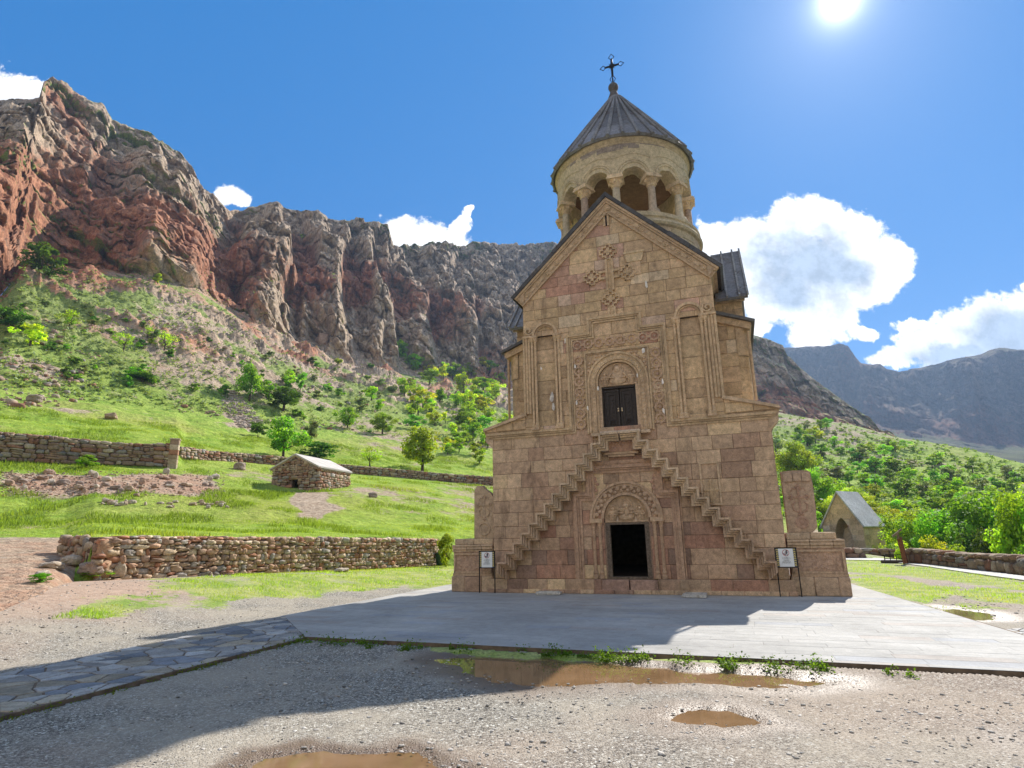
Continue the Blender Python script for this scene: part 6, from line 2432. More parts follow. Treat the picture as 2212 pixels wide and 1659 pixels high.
for sg in (-1, 1):
    mb = MB()
    e = SW / 2 + .14
    s_ = (SR - SE) / (SW / 2)
    k = 0
    y = -.16
    while y < SD + .1:
        y1 = min(SD + .14, y + .58)
        v = rng.uniform(.42, .54)
        mb.prism([(cx, SR), (cx + sg * e, SR - s_ * e), (cx + sg * (e + .1), SR - s_ * e + .09), (cx, SR + .18)], y, y1 - .01, (v, v * .95, v * .88))
        y = y1
    mb.build('roof', M_PALE if sg > 0 else M_ROOF, sh)  # right slope in paler stone: sunlight put into its colour
mb = MB()          # carved stone inside the archway
mb.prism([(cx - .62, .0), (cx + .55, .0), (cx + .58, 1.4), (cx + .35, 1.95), (cx - .05, 2.1), (cx - .42, 1.95), (cx - .64, 1.4)], 1.1, 1.5, (.44, .34, .22))
for k, (x, z) in enumerate([(0, .5), (0, .9), (.1, 1.25), (-.15, 1.5), (.15, 1.6), (-.2, .7), (.2, 1.0)]):
    mb.ell((cx + x, 1.1, z), (.16, .06, .14), (.48, .38, .26), 8, 5)
mb.build('carved_stone', M_CARVE, sh)
mb = MB()
mb.cbox(-SW - .25, .3, -.5, SD + .2, -.25, .10, .03, (.2, .15, .12))
mb.build('plinth', M_RUBBLE, sh)

# leaning post with a tilted board, low rails and a bin --------------------------
M_RUST = plain('rusty_steel', (.21, .085, .045), .75, .3, var=.4, scale=9)
M_GREEN = plain('green_plastic', (.012, .05, .03), .45, var=.2, scale=6, spec=.4, bump=0)
q = at_ground(1957, 1218)
o = empty('leaning_post', (q[0], q[1], 0), rad(-30), 'rust brown leaning post carrying a small tilted board near the right wall', 'info post')
mb = MB()
mb.tube([(0, 0, 0), (-.04, 0, .6), (-.10, 0, 1.35)], .14, 4)
mb.build('post', M_RUST, o)
mb = MB()
mb.prism([(-.42, 1.42), (.05, 1.78), (.10, 1.72), (-.36, 1.34)], -.32, .32)
mb.prism([(-.2, 1.25), (-.08, 1.25), (-.08, 1.6), (-.2, 1.5)], -.1, .1)
mb.build('board', plain('weathered_board', (.22, .17, .12), .8, var=.3), o)
q = at_ground(1938, 1216)
o = empty('low_rail', (q[0], q[1], 0), rad(-32), 'small black iron rail round a planting bed by the leaning post', 'railing')
mb = MB()
for x in (-.55, -.28, 0, .28, .55):
    mb.tube([(x, 0, 0), (x, 0, .42)], .02, 6)
mb.tube([(-.55, 0, .42), (.55, 0, .42)], .022, 6)
mb.tube([(-.55, 0, .22), (.55, 0, .22)], .018, 6)
mb.tube([(-.55, 0, .42), (-.55, .5, .42), (-.55, .5, 0)], .02, 6)
mb.build('rails', M_IRON, o)
mb = MB()
mb.cbox(-.75, .85, -.12, .5, 0, .14, .03, (.1, .08, .07))
mb.build('bed_edge', M_RUBBLE, o)
bp = WALL_B + Vector((.16, -.55, .2))
o = empty('litter_bin', bp, rad(10) , 'dark green litter bin at the right end of the long low rubble wall', 'litter bin')
mb = MB()
mb.lathe([(.17, 0.02), (.21, .60), (.22, .62)], 0, 0, 16)
mb.build('body', M_GREEN, o, True)
mb = MB()
mb.lathe([(.225, .61), (.235, .67), (.19, .74), (.07, .77), (0, .77)], 0, 0, 16)
mb.build('lid', M_GREEN, o, True)

# rocks --------------------------------------------------------------------------
def rock_mesh(seed, p=3.2):
    vs, fs = rbox(6, p)
    rng = R_(seed)
    q = vs.copy()
    o_ = rng.random() * 90
    n = fbm(q[:, 0] * 2.2 + o_, q[:, 1] * 2.2, q[:, 2] * 2.2, 4, seed)
    n2 = np.round(fbm(q[:, 0] * 1.3, q[:, 1] * 1.3 + o_, q[:, 2] * 1.3, 2, seed + 5) * 3) / 3
    q = q * (1 + .34 * n + .12 * n2)[:, None]
    return q, fs


ROCKS = [rock_mesh(s) for s in (1, 2, 3, 4)]
M_ROCK = stone_mat('loose_rock', 0.2, 1.6)
rock_me = []
for k, (vs, fs) in enumerate(ROCKS):
    ob = link_mesh('rock', vs, fs, M_ROCK, col=np.full((len(vs), 3), [(.46, .34, .24), (.40, .27, .19), (.52, .43, .33), (.33, .25, .20)][k]))
    rock_me.append(ob.data)
    bpy.data.objects.remove(ob)


def rock(px, py, w_, h, k, label, group=None, on=None):
    p = on or land(px, py)
    o = bpy.data.objects.new('rock', rock_me[k])
    C.objects.link(o)
    rng = R_(int(px * 7 + py))
    s = .80 * w_ / FPX * math.hypot(p.x, p.y)
    o.location = (p.x, p.y, p.z + s * h / w_ * .25)
    o.scale = (s, s * .8, s * h / w_)
    o.rotation_euler = (rng.uniform(-.2, .2), rng.uniform(-.2, .2), rng.uniform(0, 6))
    tag(o, label, 'rock', group)


for a in [(160, 1222, 58, 22, 2, 'flat pale boulder lying at the left end of the low rubble wall'), (112, 1236, 46, 16, 2, 'pale flat stone half sunk in the dirt, left of the other boulders'),
          (196, 1240, 50, 26, 3, 'grey lumpy boulder beside the flat pale one at the wall end'), (252, 1244, 34, 34, 2, 'upright pale boulder leaning against the foot of the low wall'),
          (90, 1256, 26, 14, 2, 'small pale stone among weeds left of the low wall'), (738, 1236, 38, 12, 2, 'pale flat stone in the grass before the low wall'),
          (518, 1016, 30, 22, 3, 'dark boulder on the bank left of the hut'), (880, 735, 34, 26, 1, 'brown boulder high on the slope below the grey cliffs'),
          (694, 745, 36, 40, 1, 'big rounded brown boulder under the red cliffs'), (75, 868, 34, 18, 3, 'grey boulder in the meadow at far left'), (240, 905, 30, 14, 1, 'low brown rock in the meadow above the tall dark wall'),
          (805, 1075, 22, 16, 3, 'small dark stone in the lawn right of the hut')]:
    rock(*a)
rng = R_(99)
for k in range(46):
    t = rng.random()
    px = 20 + 450 * t
    rock(px, 1044 + rng.uniform(-16, 22) + 10 * math.sin(px * .05), rng.uniform(9, 24), rng.uniform(7, 15), rng.randrange(4), 'brown stone in the tumbled heap along the lower terrace edge', 'tumbled stones along the terrace')
for k in range(30):
    px = 215 + 300 * rng.random()
    rock(px, 1091 + rng.uniform(-4, 6) + (px - 350) * .02, rng.uniform(7, 17), rng.uniform(5, 11), rng.choice((0, 2, 2)), 'pale stone in the row across the lower lawn', 'pale stones in a row across the lawn')


def scatter_mesh(name, items, mat, label, cat, base):
    """many tiny stones merged as stuff; items = (x,y,z,sx,sy,sz,rot,col)"""
    vs0, fs0 = base
    nv = len(vs0)
    F0 = np.array([f for f in fs0])
    n = len(items)
    A = np.array([i[:7] for i in items], np.float32)
    cl = np.repeat(np.array([i[7] for i in items], np.float32), nv, 0)
    ca, sa = np.cos(A[:, 6]), np.sin(A[:, 6])
    V = vs0[None] * A[:, None, 3:6]
    V = V * (1 + .25 * (np.random.RandomState(3).rand(n, nv, 1) - .5))
    X = V[..., 0] * ca[:, None] - V[..., 1] * sa[:, None] + A[:, None, 0]
    Y = V[..., 0] * sa[:, None] + V[..., 1] * ca[:, None] + A[:, None, 1]
    Z = V[..., 2] + A[:, None, 2]
    Q = (F0[None] + (np.arange(n) * nv)[:, None, None]).reshape(-1, 4)
    o = link_mesh(name, np.stack([X, Y, Z], -1).reshape(-1, 3), None, mat, quads=Q, col=cl)
    return tag(o, label, cat, kind='stuff')


rs = np.random.RandomState(5)
items = []
for k in range(11000):
    az, r = math.radians(rs.uniform(-44, 44)), 3.0 * (22 / 3.0) ** rs.rand()
    x, y = r * math.sin(az), r * math.cos(az)
    items.append((x, y, r))
xa, ya = np.array([i[0] for i in items]), np.array([i[1] for i in items])
g_, d_, w_, dp_ = ground_masks(xa, ya)
pl_, pa_ = poly_sd(xa, ya, PLAZA), poly_sd(xa, ya, PATH)
peb = []
for k, (x, y, r) in enumerate(items):
    if pl_[k] < .2 or pa_[k] < .05 or dp_[k] > .75 or g_[k] > .8: continue
    s = .007 + .026 * rs.rand() ** 7 + .0011 * r
    v = rs.choice([.62, .48, .36, .24, .14], p=[.22, .32, .30, .13, .03]) * rs.uniform(.85, 1.15)
    peb.append((x, y, -.012 + s * .1 + float(rise(x, y)), s * rs.uniform(1, 1.7), s, s * rs.uniform(.35, .6), rs.uniform(0, 6.3), (v, v * .92, v * .82)))
scatter_mesh('pebbles', peb, M_ROCK, 'loose pebbles scattered over the gravel yard', 'pebbles', RB2)
rub = []
P = [(0, 1025), (480, 1040), (480, 1075), (0, 1075)]
for k in range(900):
    px, py = rs.uniform(-10, 485), rs.uniform(1018, 1074)
    p = land(px, py)
    s = rs.uniform(.06, .15)
    rub.append((p.x, p.y, p.z + s * .15, s * 1.3, s, s * .7, rs.uniform(0, 6), pal_rub(rng, 1.05)))
for k in range(800):
    px, py = rs.uniform(480, 570), rs.uniform(845, 925)
    if abs(px - (480 + (py - 850) * .95)) > 32: continue
    p = land(px, py)
    s = rs.uniform(.2, .5)
    rub.append((p.x, p.y, p.z + s * .15, s * 1.3, s, s * .7, rs.uniform(0, 6), (.40, .33, .27)))
for k in range(5200):
    px, py = rs.uniform(-5, 1000), rs.uniform(600, 930)
    p = land(px, py)
    if p is None or p.z < 14: continue
    if fbm(np.array([p.x * .06]), np.array([p.y * .06]), np.array([1.0]), 3, 77)[0] < .08: continue
    s = .18 + .8 * rs.rand() ** 6
    rub.append((p.x, p.y, p.z + s * .1, s * 1.4, s, s * .75, rs.uniform(0, 6), pal_rub(rng, 1.0)))
scatter_mesh('rubble', rub, M_RUBBLE, 'small broken stones strewn over the terrace and slopes', 'rubble', RB2)

# ------------------------------------------------------------------ vegetation


def leaf_mat(name, col, trans=0.58):
    m, t, b = material(name)
    n = m.node_tree.nodes
    base = t.attr('Col')
    oi = t.new('ShaderNodeObjectInfo').outputs['Random']
    c = t.mix(1.0, base, tuple(col), 'MULTIPLY')
    hs = t.new('ShaderNodeHueSaturation')
    t.link(t.ramp(oi, 0, 1, .475, .525, False), hs.inputs['Hue'])
    t.link(t.ramp(oi, 0, 1, .75, 1.2, False), hs.inputs['Value'])
    t.link(c, hs.inputs['Color'])
    t.link(hs.outputs[0], b.inputs['Base Color'])
    b.inputs['Roughness'].default_value = .6
    b.inputs['Specular IOR Level'].default_value = .2
    tr = t.new('ShaderNodeBsdfTranslucent')
    t.link(t.mix(1.0, hs.outputs[0], (1.5, 1.4, .6), 'MULTIPLY'), tr.inputs[0])
    mx = t.new('ShaderNodeMixShader')
    mx.inputs[0].default_value = trans
    t.link(b.outputs[0], mx.inputs[1])
    t.link(tr.outputs[0], mx.inputs[2])
    t.link(mx.outputs[0], n['Material Output'].inputs['Surface'])
    return m


M_LEAF = {'bright': leaf_mat('bright_leaves', (.30, .47, .04)), 'mid': leaf_mat('green_leaves', (.19, .37, .04)),
          'dark': leaf_mat('dark_leaves', (.10, .21, .032), .5), 'grey': leaf_mat('grey_leaves', (.23, .29, .13), .35), 'yellow': leaf_mat('yellow_green_leaves', (.42, .52, .04))}
M_BARK = plain('bark', (.085, .06, .045), .9, var=.35, scale=10)
M_GRASS = leaf_mat('grass_blades', (.34, .50, .07), .6)


def crown_arrays(rs, nclump, nleaf, lsz, bush=False, open_=0.0):
    """leaf cards spread through clumps inside an uneven crown; unit height, radius about .5"""
    cs = []
    z0, z1 = (.02, .95) if bush else (.10 if nclump < 30 and open_ < .4 else .2, .97)
    zc, hz = (z0 + z1) / 2, (z1 - z0) / 2
    lob0 = rs.rand() * 6
    while len(cs) < nclump:
        p = rs.uniform(-1, 1, 3)
        l = np.linalg.norm(p)
        if l > 1 or l < (.25 + open_ * .3): continue
        # broader low, uneven
        w = (1 - .35 * max(0, p[2])) if not bush else (1.0 if p[2] < 0 else math.sqrt(max(0, 1 - p[2] ** 2)) * .4 + .6)
        lob = 1 + .34 * math.sin(3 * math.atan2(p[1], p[0]) + lob0) + .2 * math.sin(5 * p[2] + lob0)
        cs.append((p[0] * .42 * w * lob, p[1] * .42 * w * lob, zc + p[2] * hz * .88, rs.uniform(.07, .15)))
    cs = np.array(cs)
    k = rs.randint(0, nclump, nleaf)
    d = rs.normal(size=(nleaf, 3))
    d /= np.linalg.norm(d, axis=1)[:, None]
    rr = cs[k, 3] * (.45 + .65 * rs.rand(nleaf) ** .5)
    P = cs[k, :3] + d * rr[:, None] * np.array([1.15, 1.15, .8])
    P[:, 2] = np.maximum(P[:, 2], .005)
    # cards: normals leaning outward and up
    nrm = d * .6 + np.array([0, 0, .55]) + rs.normal(size=(nleaf, 3)) * .45
    nrm /= np.linalg.norm(nrm, axis=1)[:, None]
    t = np.cross(nrm, rs.normal(size=(nleaf, 3)))
    t /= np.linalg.norm(t, axis=1)[:, None] + 1e-9
    b = np.cross(nrm, t)
    s = lsz * rs.uniform(.6, 1.35, nleaf)[:, None]
    V = np.stack([P - t * s, P + b * s * .62, P + t * s, P - b * s * .62], 1).reshape(-1, 3)
    cc = np.clip(.6 + .8 * rs.rand(nclump), 0, 2)[k] * rs.uniform(.8, 1.2, nleaf)
    yel = rs.uniform(.85, 1.2, nclump)[k]
    col = np.stack([cc * yel, cc, cc * .9], 1)
    return V, np.repeat(col, 4, 0), cs


def tree_proto(seed, nclump, nleaf, lsz, bush=False, open_=0.0):
    rs = np.random.RandomState(seed)
    V, col, cs = crown_arrays(rs, nclump, nleaf, lsz, bush, open_)
    Q = np.arange(len(V)).reshape(-1, 4)
    mb = MB()
    lean = rs.uniform(-.03, .03, 2)
    top = (lean[0], lean[1], .45)
    r0 = .028 if not bush else .012
    n0 = 1 if not bush else 3
    for q in range(n0):
        a = rs.uniform(0, 6.3)
        s = .0 if n0 == 1 else .06
        mb.tube([(s * math.cos(a), s * math.sin(a), -.03), (s * 1.2 * math.cos(a) + lean[0] * .4, s * 1.2 * math.sin(a) + lean[1] * .4, .2), (top[0] + s * math.cos(a), top[1] + s * math.sin(a), .45)], [r0 * 1.25, r0, r0 * .6], 7)
    for q in range(min(7, nclump)):
        c = cs[q]
        st = (lean[0] * .6, lean[1] * .6, rs.uniform(.2, .4))
        mid = ((st[0] + c[0]) / 2, (st[1] + c[1]) / 2, (st[2] + c[2]) / 2 - .02)
        mb.tube([st, mid, (c[0], c[1], c[2])], [r0 * .5, r0 * .35, r0 * .12], 5)
    return (V, Q, col), mb


PROTO = {}


def proto(kind, var, leaf):
    key = (kind, var, leaf)
    if key not in PROTO:
        spec = {'near': (70, 15000, .017, False, .2), 'mid': (38, 3600, .030, False, .2), 'far': (20, 1100, .046, False, .25), 'thin': (26, 700, .032, False, .5),
                'bush': (34, 3000, .034, True, .1), 'shrub': (16, 480, .075, True, 0), 'nearbush': (60, 11000, .020, True, .1)}[kind]
        (V, Q, col), mb = tree_proto(hash((kind, var)) % 1000 if False else {'near': 10, 'mid': 20, 'far': 30, 'thin': 40, 'bush': 50, 'shrub': 60, 'nearbush': 70}[kind] + var, *spec)
        oc = link_mesh('crown', V, None, M_LEAF[leaf], quads=Q, col=col)
        ot = mb.build('trunk', M_BARK)
        PROTO[key] = (oc.data, ot.data)
        bpy.data.objects.remove(oc)
        bpy.data.objects.remove(ot)
    return PROTO[key]


NT_ = [0]


def plant(name, pos, h, wd, kind, leaf, label, cat, group=None, var=None):
    NT_[0] += 1
    rng = R_(NT_[0] * 13 + 5)
    v = rng.randrange(5 if kind == 'far' else 3) if var is None else var
    crown, trunk = proto(kind, v, leaf)
    o = empty(name, pos, rng.uniform(0, 6.28), label, cat, group)
    for nm, me, mt in (('crown', crown, None), ('trunk', trunk, None)):
        c = bpy.data.objects.new(nm, me)
        C.objects.link(c)
        c.parent = o
        c.scale = (wd, wd, h)
    return o


def tree_px(px, pyb, hpx, wpx, kind, leaf, label, name='tree', group=None, var=None):
    p = land(px, pyb)
    if p is None: return
    k = math.hypot(p.x, p.y) / FPX / math.cos(azel(px, pyb)[0]) ** .0
    k *= 1.0
    # distance along the view axis gives the size of a pixel
    dz = float(np.dot(np.array(p) - EYE, _f))
    s = dz / FPX
    plant(name, p, hpx * s, wpx * s * 1.05, kind, leaf, label, 'bush' if name == 'bush' else 'tree', group, var)


def tree_r(px, pytop, r, wpx, kind, leaf, label, name='tree', group=None, sink=0.0):
    az, te = azel(px, pytop)
    p = land(az=az, r=r)
    z1 = 1.7 + r * te
    base = p.z - sink
    dz = float(np.dot(np.array((p.x, p.y, z1)) - EYE, _f))
    plant(name, (p.x, p.y, base), max(1, z1 - base), wpx * dz / FPX * 1.05, kind, leaf, label, 'bush' if name == 'bush' else 'tree', group)


for a in [(611, 992, 98, 92, 'mid', 'mid', 'dark green round tree with a bare trunk just left behind the hut'),
          (912, 1021, 100, 98, 'mid', 'bright', 'large bright green tree behind the long wall, beside the church'),
          (799, 1015, 58, 54, 'thin', 'bright', 'thin young tree with sparse leaves right of the hut'),
          (1036, 1004, 38, 34, 'far', 'bright', 'small bright tree right beside the church wall'),
          (538, 870, 86, 62, 'mid', 'mid', 'tall green tree on the slope above the scree strip'),
          (612, 890, 58, 82, 'mid', 'dark', 'wide dark tree on the slope above the hut'),
          (626, 842, 44, 40, 'far', 'bright', 'bright green tree standing behind the wide dark one'),
          (580, 865, 46, 50, 'far', 'mid', 'mid green tree between the tall tree and the wide dark one'),
          (750, 930, 54, 46, 'mid', 'mid', 'green tree on the meadow edge left of the pair above the hut'),
          (826, 938, 50, 54, 'mid', 'mid', 'green bushy tree on the meadow edge right of the pair above the hut'),
          (1002, 926, 40, 56, 'mid', 'mid', 'broad dark domed tree close to the left side of the church'),
          (802, 870, 34, 40, 'far', 'bright', 'small bright umbrella shaped tree on the middle slope'),
          (648, 852, 50, 28, 'far', 'mid', 'narrow green tree behind the wide dark one'),
          (65, 748, 50, 70, 'far', 'yellow', 'yellow green open tree on the slope at far left'),
          (148, 712, 44, 50, 'thin', 'bright', 'thin sparse tree on the stony slope at left'),
          (355, 758, 42, 44, 'thin', 'yellow', 'yellow green small tree on the stony slope'),
          (265, 765, 50, 48, 'thin', 'bright', 'loose green tree in the middle of the stony slope'),
          (318, 735, 30, 28, 'thin', 'bright', 'small tree just above the loose green tree')]:
    tree_px(*a)
for a in [(90, 592, 66, 92, 'bush', 'dark', 'big dark rounded bush under the red cliff at left'), (18, 722, 66, 84, 'bush', 'dark', 'big dark bush at the left edge of the slope'),
          (556, 945, 36, 44, 'bush', 'dark', 'dark bush left of the tree behind the hut'), (688, 990, 40, 86, 'bush', 'dark', 'dark spreading bush behind the hut roof'),
          (185, 1012, 32, 44, 'bush', 'mid', 'green bush growing against the foot of the tall dark wall'), (672, 958, 56, 36, 'bush', 'grey', 'pale grey green willow bush above the hut'),
          (962, 1225, 78, 40, 'bush', 'bright', 'bright green weeds between the low wall and the church pedestal'), (205, 1253, 20, 62, 'bush', 'mid', 'low green weeds among the boulders at the wall end'),
          (85, 1268, 22, 46, 'bush', 'mid', 'low weeds growing on the dirt left of the boulders'), (290, 820, 28, 46, 'bush', 'mid', 'low green bush in the red soil of the slope'),
          (305, 825, 26, 70, 'bush', 'dark', 'dark low bush beside the red soil'), (158, 792, 22, 30, 'shrub', 'dark', 'small dark bush left of the red soil'),
          (865, 775, 46, 34, 'bush', 'bright', 'bright bush at the foot of the grey cliff gully'), (895, 800, 40, 44, 'bush', 'bright', 'bright bush lower in the gully of the grey cliff'),
          (338, 618, 26, 22, 'shrub', 'bright', 'bright green bush at the lip of the slope under the brown cliff'), (340, 606, 14, 22, 'shrub', 'bright', 'tiny bright bush just above its larger neighbour'),
          (565, 441, 16, 26, 'shrub', 'dark', 'dark little bush on the skyline of the left cliff'), (1030, 529, 12, 24, 'shrub', 'dark', 'dark little bush on the far skyline beside the church'),
          (662, 520, 16, 24, 'shrub', 'bright', 'lone bright bush on the upper cliff ledge'), (627, 640, 18, 14, 'shrub', 'bright', 'small bright bush in the cliff face')]:
    tree_px(*a, name='bush')

rng = R_(404)
GRP = 'bright trees in the gully left of the church'
k = 0
while k < 62:
    px, py = rng.uniform(870, 1108), rng.uniform(800, 985)
    lo = 800 + max(0, 960 - px) * .55
    if py < lo or (px < 960 and py > 930): continue
    w_ = rng.uniform(24, 50)
    tree_px(px, py, w_ * rng.uniform(.75, 1.1), w_, 'far', rng.choice(('bright', 'bright', 'yellow', 'mid')), 'bright leafy tree in the crowded gully between slope and church', 'tree', GRP)
    k += 1
k = 0
while k < 88:
    px, py = rng.uniform(0, 880), rng.uniform(610, 940)
    top = 640 + px * .20 if px < 600 else 760 + (px - 600) * .12
    if py < top or py > 800 + px * .17: continue
    w_ = rng.uniform(10, 30) * (.7 + .4 * (py - 600) / 340)
    tree_px(px, py, w_ * rng.uniform(.55, 1.0), w_, 'shrub', rng.choice(('mid', 'grey', 'bright', 'dark', 'mid', 'grey')), 'small scrubby shrub on the stony slope under the cliffs', 'bush', 'shrubs on the stony slope')
    k += 1
# right: dense trees beyond the low wall
RT = [(2120, 1048, 52, 210, 'near', 'mid', 'tall dense dark tree behind the low wall near the right edge'),
      (2206, 1035, 44, 170, 'near', 'bright', 'tall leafy tree cut by the right edge of the view'),
      (2030, 1085, 56, 150, 'near', 'mid', 'leafy tree behind the low wall, left of the tall dense one'),
      (1965, 1092, 62, 130, 'near', 'bright', 'bright leafy tree right of the arched shelter'),
      (1905, 1110, 76, 120, 'near', 'bright', 'bright tree rising behind the roof of the arched shelter'),
      (2160, 1120, 46, 150, 'near', 'dark', 'dark shady tree low behind the right end of the wall'),
      (2080, 1130, 48, 120, 'nearbush', 'dark', 'dark thicket behind the middle of the low wall'),
      (2010, 1150, 48, 120, 'nearbush', 'yellow', 'yellow green bush behind the leaning post and low wall'),
      (1945, 1165, 52, 80, 'nearbush', 'yellow', 'yellow green bush directly behind the leaning post'),
      (2060, 1172, 42, 90, 'nearbush', 'bright', 'bright bush leaning over the low wall'),
      (1790, 1075, 80, 90, 'near', 'bright', 'bright tree between the cross stone and the shelter'),
      (1765, 1120, 72, 70, 'nearbush', 'bright', 'bright bush behind the right pedestal'),
      (1840, 1050, 92, 80, 'near', 'yellow', 'yellow green tree far behind the shelter ridge'),
      (1710, 950, 110, 90, 'near', 'bright', 'tall bright tree close to the right wall of the church'),
      (1755, 1010, 100, 90, 'near', 'bright', 'leafy bright tree behind the top of the tall cross stone'),
      (1880, 1080, 84, 90, 'near', 'yellow', 'pale yellow green tree behind the shelter roof'),
      (1800, 1140, 66, 60, 'nearbush', 'mid', 'green bush seen beside the left eave of the shelter'),
      (2230, 1120, 40, 130, 'nearbush', 'mid', 'green thicket at the far right behind the wall')]
for a in RT:
    tree_r(a[0], a[1], a[2], a[3], a[4], a[5], a[6], 'bush' if 'bush' in a[6] or 'thicket' in a[6] else 'tree')
rng = R_(505)
k = 0
while k < 120:
    px, py = rng.uniform(1665, 2225), rng.uniform(905, 1125)
    crest = 895 + (px - 1660) * .21
    if py < crest + 6: continue
    w_ = rng.uniform(26, 60) * (.55 + .5 * min(1, (py - crest) / 120))
    tree_px(px, py, w_ * rng.uniform(.6, .95), w_, 'far', rng.choice(('bright', 'bright', 'mid', 'mid', 'grey')), 'round crowned tree scattered on the green hillside right of the church', 'tree', 'trees scattered over the right hillside')
    k += 1
# low dark heath on the right hill and slope shrubs, too many to count
rs = np.random.RandomState(8)


def leaf_stuff(name, pts, lsz, mat, label, cat, upright=False, cols=None):
    n = len(pts)
    P = np.array(pts, np.float32)
    s = lsz if np.ndim(lsz) else np.full(n, lsz)
    a = rs.uniform(0, 6.283, n)
    if upright:      # blades: thin bent triangles
        hgt = s
        wd = s * .09 + .004
        dx, dy = np.cos(a), np.sin(a)
        b = rs.uniform(-.5, .5, n) * hgt
        b2 = rs.uniform(-.5, .5, n) * hgt
        V = np.stack([P + np.stack([-dx * wd, -dy * wd, 0 * a], 1), P + np.stack([dx * wd, dy * wd, 0 * a], 1),
                      P + np.stack([b, b2, hgt], 1)], 1).reshape(-1, 3)
        Q = np.arange(3 * n).reshape(-1, 3)
        rep = 3
    else:
        nrm = rs.normal(size=(n, 3)) * .6 + np.array([0, 0, .8])
        nrm /= np.linalg.norm(nrm, axis=1)[:, None]
        t = np.cross(nrm, rs.normal(size=(n, 3)))
        t /= np.linalg.norm(t, axis=1)[:, None] + 1e-9
        b = np.cross(nrm, t)
        q = s[:, None]
        V = np.stack([P - t * q, P + b * q * .6, P + t * q, P - b * q * .6], 1).reshape(-1, 3)
        Q = np.arange(4 * n).reshape(-1, 4)
        rep = 4
    c = np.repeat(cols if cols is not None else np.ones((n, 3)), rep, 0)
    o = link_mesh(name, V, None, mat, quads=Q, col=c)
    return tag(o, label, cat, kind='stuff')


pts, szs, cols = [], [], []
for k in range(2200):
    px, py = rs.uniform(1650, 2225), rs.uniform(895, 1120)
    p = land(px, py)
    if p is None or p.z < 0: continue
    r = rs.uniform(.25, .7)
    v = rs.uniform(.5, 1.1)
    for j in range(9):
        d = rs.normal(size=3) * r * .5
        pts.append((p.x + d[0], p.y + d[1], p.z + abs(d[2]) * .8 + .1)); szs.append(.38 * r + .1); cols.append((v, v, v))
leaf_stuff('heath', pts, np.array(szs), M_LEAF['mid'], 'low dark scrub covering the green hillside on the right', 'scrub', cols=np.array(cols))
pts, szs, cols = [], [], []
for k in range(4600):
    px, py = rs.uniform(0, 1100), rs.uniform(590, 960)
    p = land(px, py)
    if p is None or p.z < 22: continue
    dist = math.hypot(p.x, p.y)
    if dist > 330: continue
    r = rs.uniform(.25, .75) * (1.0 if px < 850 else 1.3)
    v = rs.uniform(.7, 1.35)
    for j in range(7):
        d = rs.normal(size=3) * r * .45
        pts.append((p.x + d[0], p.y + d[1], p.z + abs(d[2]) * .8 + .08)); szs.append(.34 * r + .08); cols.append((v, v, v * .9))
leaf_stuff('scrub', pts, np.array(szs), M_LEAF['grey'], 'low grey green scrub dotted over the slope below the cliffs', 'scrub', cols=np.array(cols))
# grass: yard strips and terraces
pts, szs, cols = [], [], []
N = 190000
az = np.radians(np.where(rs.rand(N) < .7, rs.uniform(-45, -4, N), rs.uniform(17, 46, N)))
r = 9 * (46 / 9.0) ** rs.rand(N)
x, y = r * np.sin(az), r * np.cos(az)
g_, d_, w_, dp_ = ground_masks(x, y)
nn = fbm(x * 1.2, y * 1.2, 0 * x, 3, 91)
ok = (g_ + nn * .35 > .62) & (poly_sd(x, y, PLAZA) > .05) & (poly_sd(x, y, PATH) > .05) & (dp_ < .3) & (r < g_end(az)[0])
idx = np.nonzero(ok)[0]
P = np.stack([x[idx], y[idx], rise(x[idx], y[idx]) - .02], 1)
S = (.02 + .035 * rs.rand(len(idx)) + .05 * np.clip(nn[idx], 0, 1)) * (1 + .01 * r[idx])
cv = rs.uniform(.6, 1.15, len(idx))
dry = np.clip(.3 + nn[idx] * -1.2 + rs.rand(len(idx)) * .5, 0, 1.2)
CC = np.stack([cv * (1 + .35 * dry), cv * (1 - .02 * dry), cv * (1 + .3 * dry)], 1)
leaf_stuff('grass', P, S, M_GRASS, 'short grass growing over the edges of the yard', 'grass', True, CC)
N = 260000
col_i = rs.randint(np.searchsorted(azl, rad(-46)), np.searchsorted(azl, rad(0)), N)
row = rs.rand(N) ** .9 * (14 + 70 + 16 + 34) + 14
row = np.minimum(row, Rh.shape[0] - 2)
r0 = row.astype(int); f = row - r0
Rp = Rh[r0, col_i] * (1 - f) + Rh[r0 + 1, col_i] * f
Zp = Zh[r0, col_i] * (1 - f) + Zh[r0 + 1, col_i] * f
A = azl[col_i] + rs.uniform(-.0008, .0008, N)
gmv = gm[r0, col_i]
nn = fbm(Rp * np.sin(A) * .35, Rp * np.cos(A) * .35, 0 * Rp, 4, 95)
ok = (gmv + nn * .4 > .45) & ((row < 13.5) | (row > 14.2))
tall = sstep(nn, .0, .35)
S = (.04 + .06 * rs.rand(N) + .26 * tall * rs.rand(N)) * (.7 + .006 * Rp)
P = np.stack([Rp * np.sin(A), Rp * np.cos(A), Zp - .02], 1)
lowf = fbm(Rp * np.sin(A) * .09, Rp * np.cos(A) * .09, 0 * Rp, 4, 97)
cv = rs.uniform(.6, 1.15, N) * (1 - .35 * tall) * (1 + .25 * lowf)
dry = np.clip(.35 - tall * .6 + rs.rand(N) * .4 + lowf * 1.1, 0, 1.3)
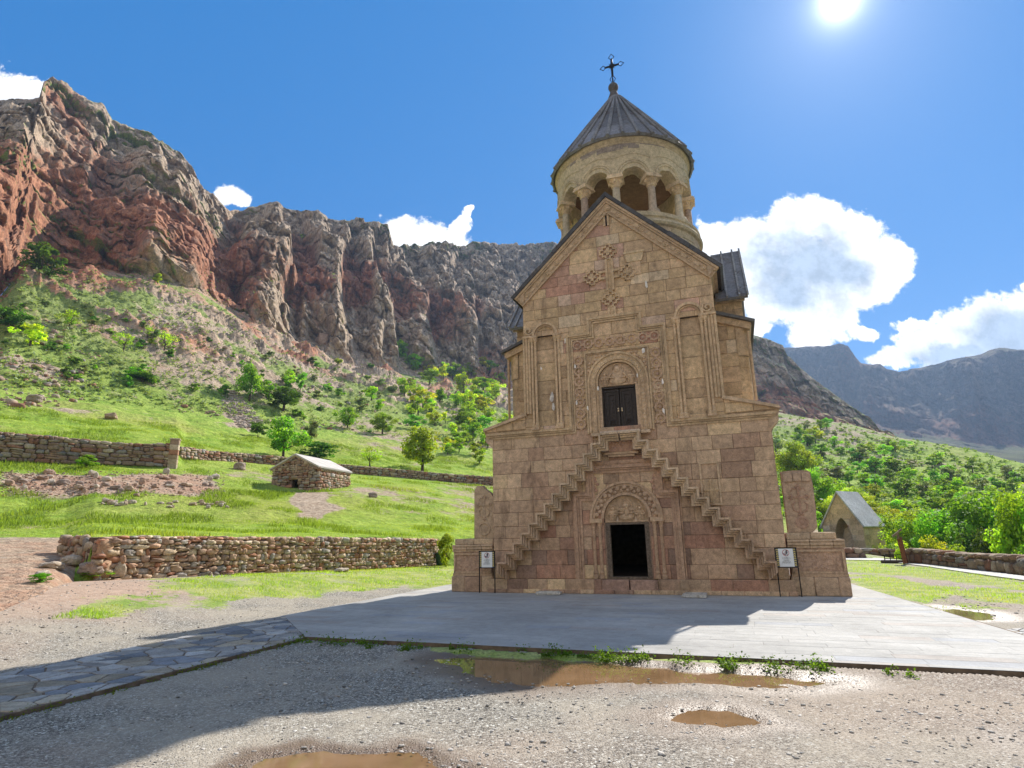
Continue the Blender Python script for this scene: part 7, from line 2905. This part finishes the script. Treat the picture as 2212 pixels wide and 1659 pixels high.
CC = np.stack([cv * (1 + .3 * dry), cv, cv * (1 + .3 * dry)], 1)
leaf_stuff('grass', P[ok], S[ok], M_GRASS, 'long and short grass over the terraced bank and meadow', 'grass', True, CC[ok])
# weeds along the edge of the paving and the path
pts, szs, cols = [], [], []
E0, E1 = np.array((-3.72, 11.38)), np.array((7.15, 7.18))
for k in range(170):
    t = rs.rand()
    x, y = E0 + (E1 - E0) * t
    dens = fbm(np.array([t * 9.0]), np.array([0.0]), np.array([2.0]), 3, 17)[0]
    if dens < -.12 and rs.rand() < .85 or t > .8 and rs.rand() < .8 or t < .25 and rs.rand() < .6: continue
    oy = -rs.uniform(.06, .42)
    bx, by = x + oy * .36, y + oy * .93
    R0 = rs.uniform(.035, .085)
    v = rs.uniform(.4, .85)
    for j in range(70):
        d = rs.normal(size=3) * R0
        pts.append((bx + d[0], by + d[1], abs(d[2]) * .9 + .005)); szs.append(rs.uniform(.012, .026)); cols.append((v * 1.0, v, v))
P0, P1 = np.array((-3.72, 11.38)), np.array((-5.16, 6.62))
for k in range(46):
    t = rs.rand()
    x, y = P0 + (P1 - P0) * t
    R0 = rs.uniform(.03, .07)
    for j in range(26):
        d = rs.normal(size=3) * R0
        pts.append((x + .08 + d[0], y + d[1] * 2, abs(d[2]) * .8)); szs.append(rs.uniform(.01, .02)); cols.append((.75, .55, .5))
leaf_stuff('weeds', pts, np.array(szs), M_LEAF['mid'], 'leafy weeds fringing the front edge of the paving and path', 'weeds', cols=np.array(cols))

# ------------------------------------------------------------------ air
m = bpy.data.materials.new('air')
m.use_nodes = True
nt = m.node_tree
nt.nodes.remove(nt.nodes['Principled BSDF'])
pv = nt.nodes.new('ShaderNodeVolumePrincipled')
pv.inputs['Color'].default_value = (.50, .70, 1.0, 1)
pv.inputs['Density'].default_value = 0.00017
pv.inputs['Anisotropy'].default_value = 0.3
nt.links.new(pv.outputs[0], nt.nodes['Material Output'].inputs['Volume'])
mb = MB()
mb.box(-950, 1850, -300, 2050, -14, 470)
hz = mb.build('haze', m)
tag(hz, kind='stuff')
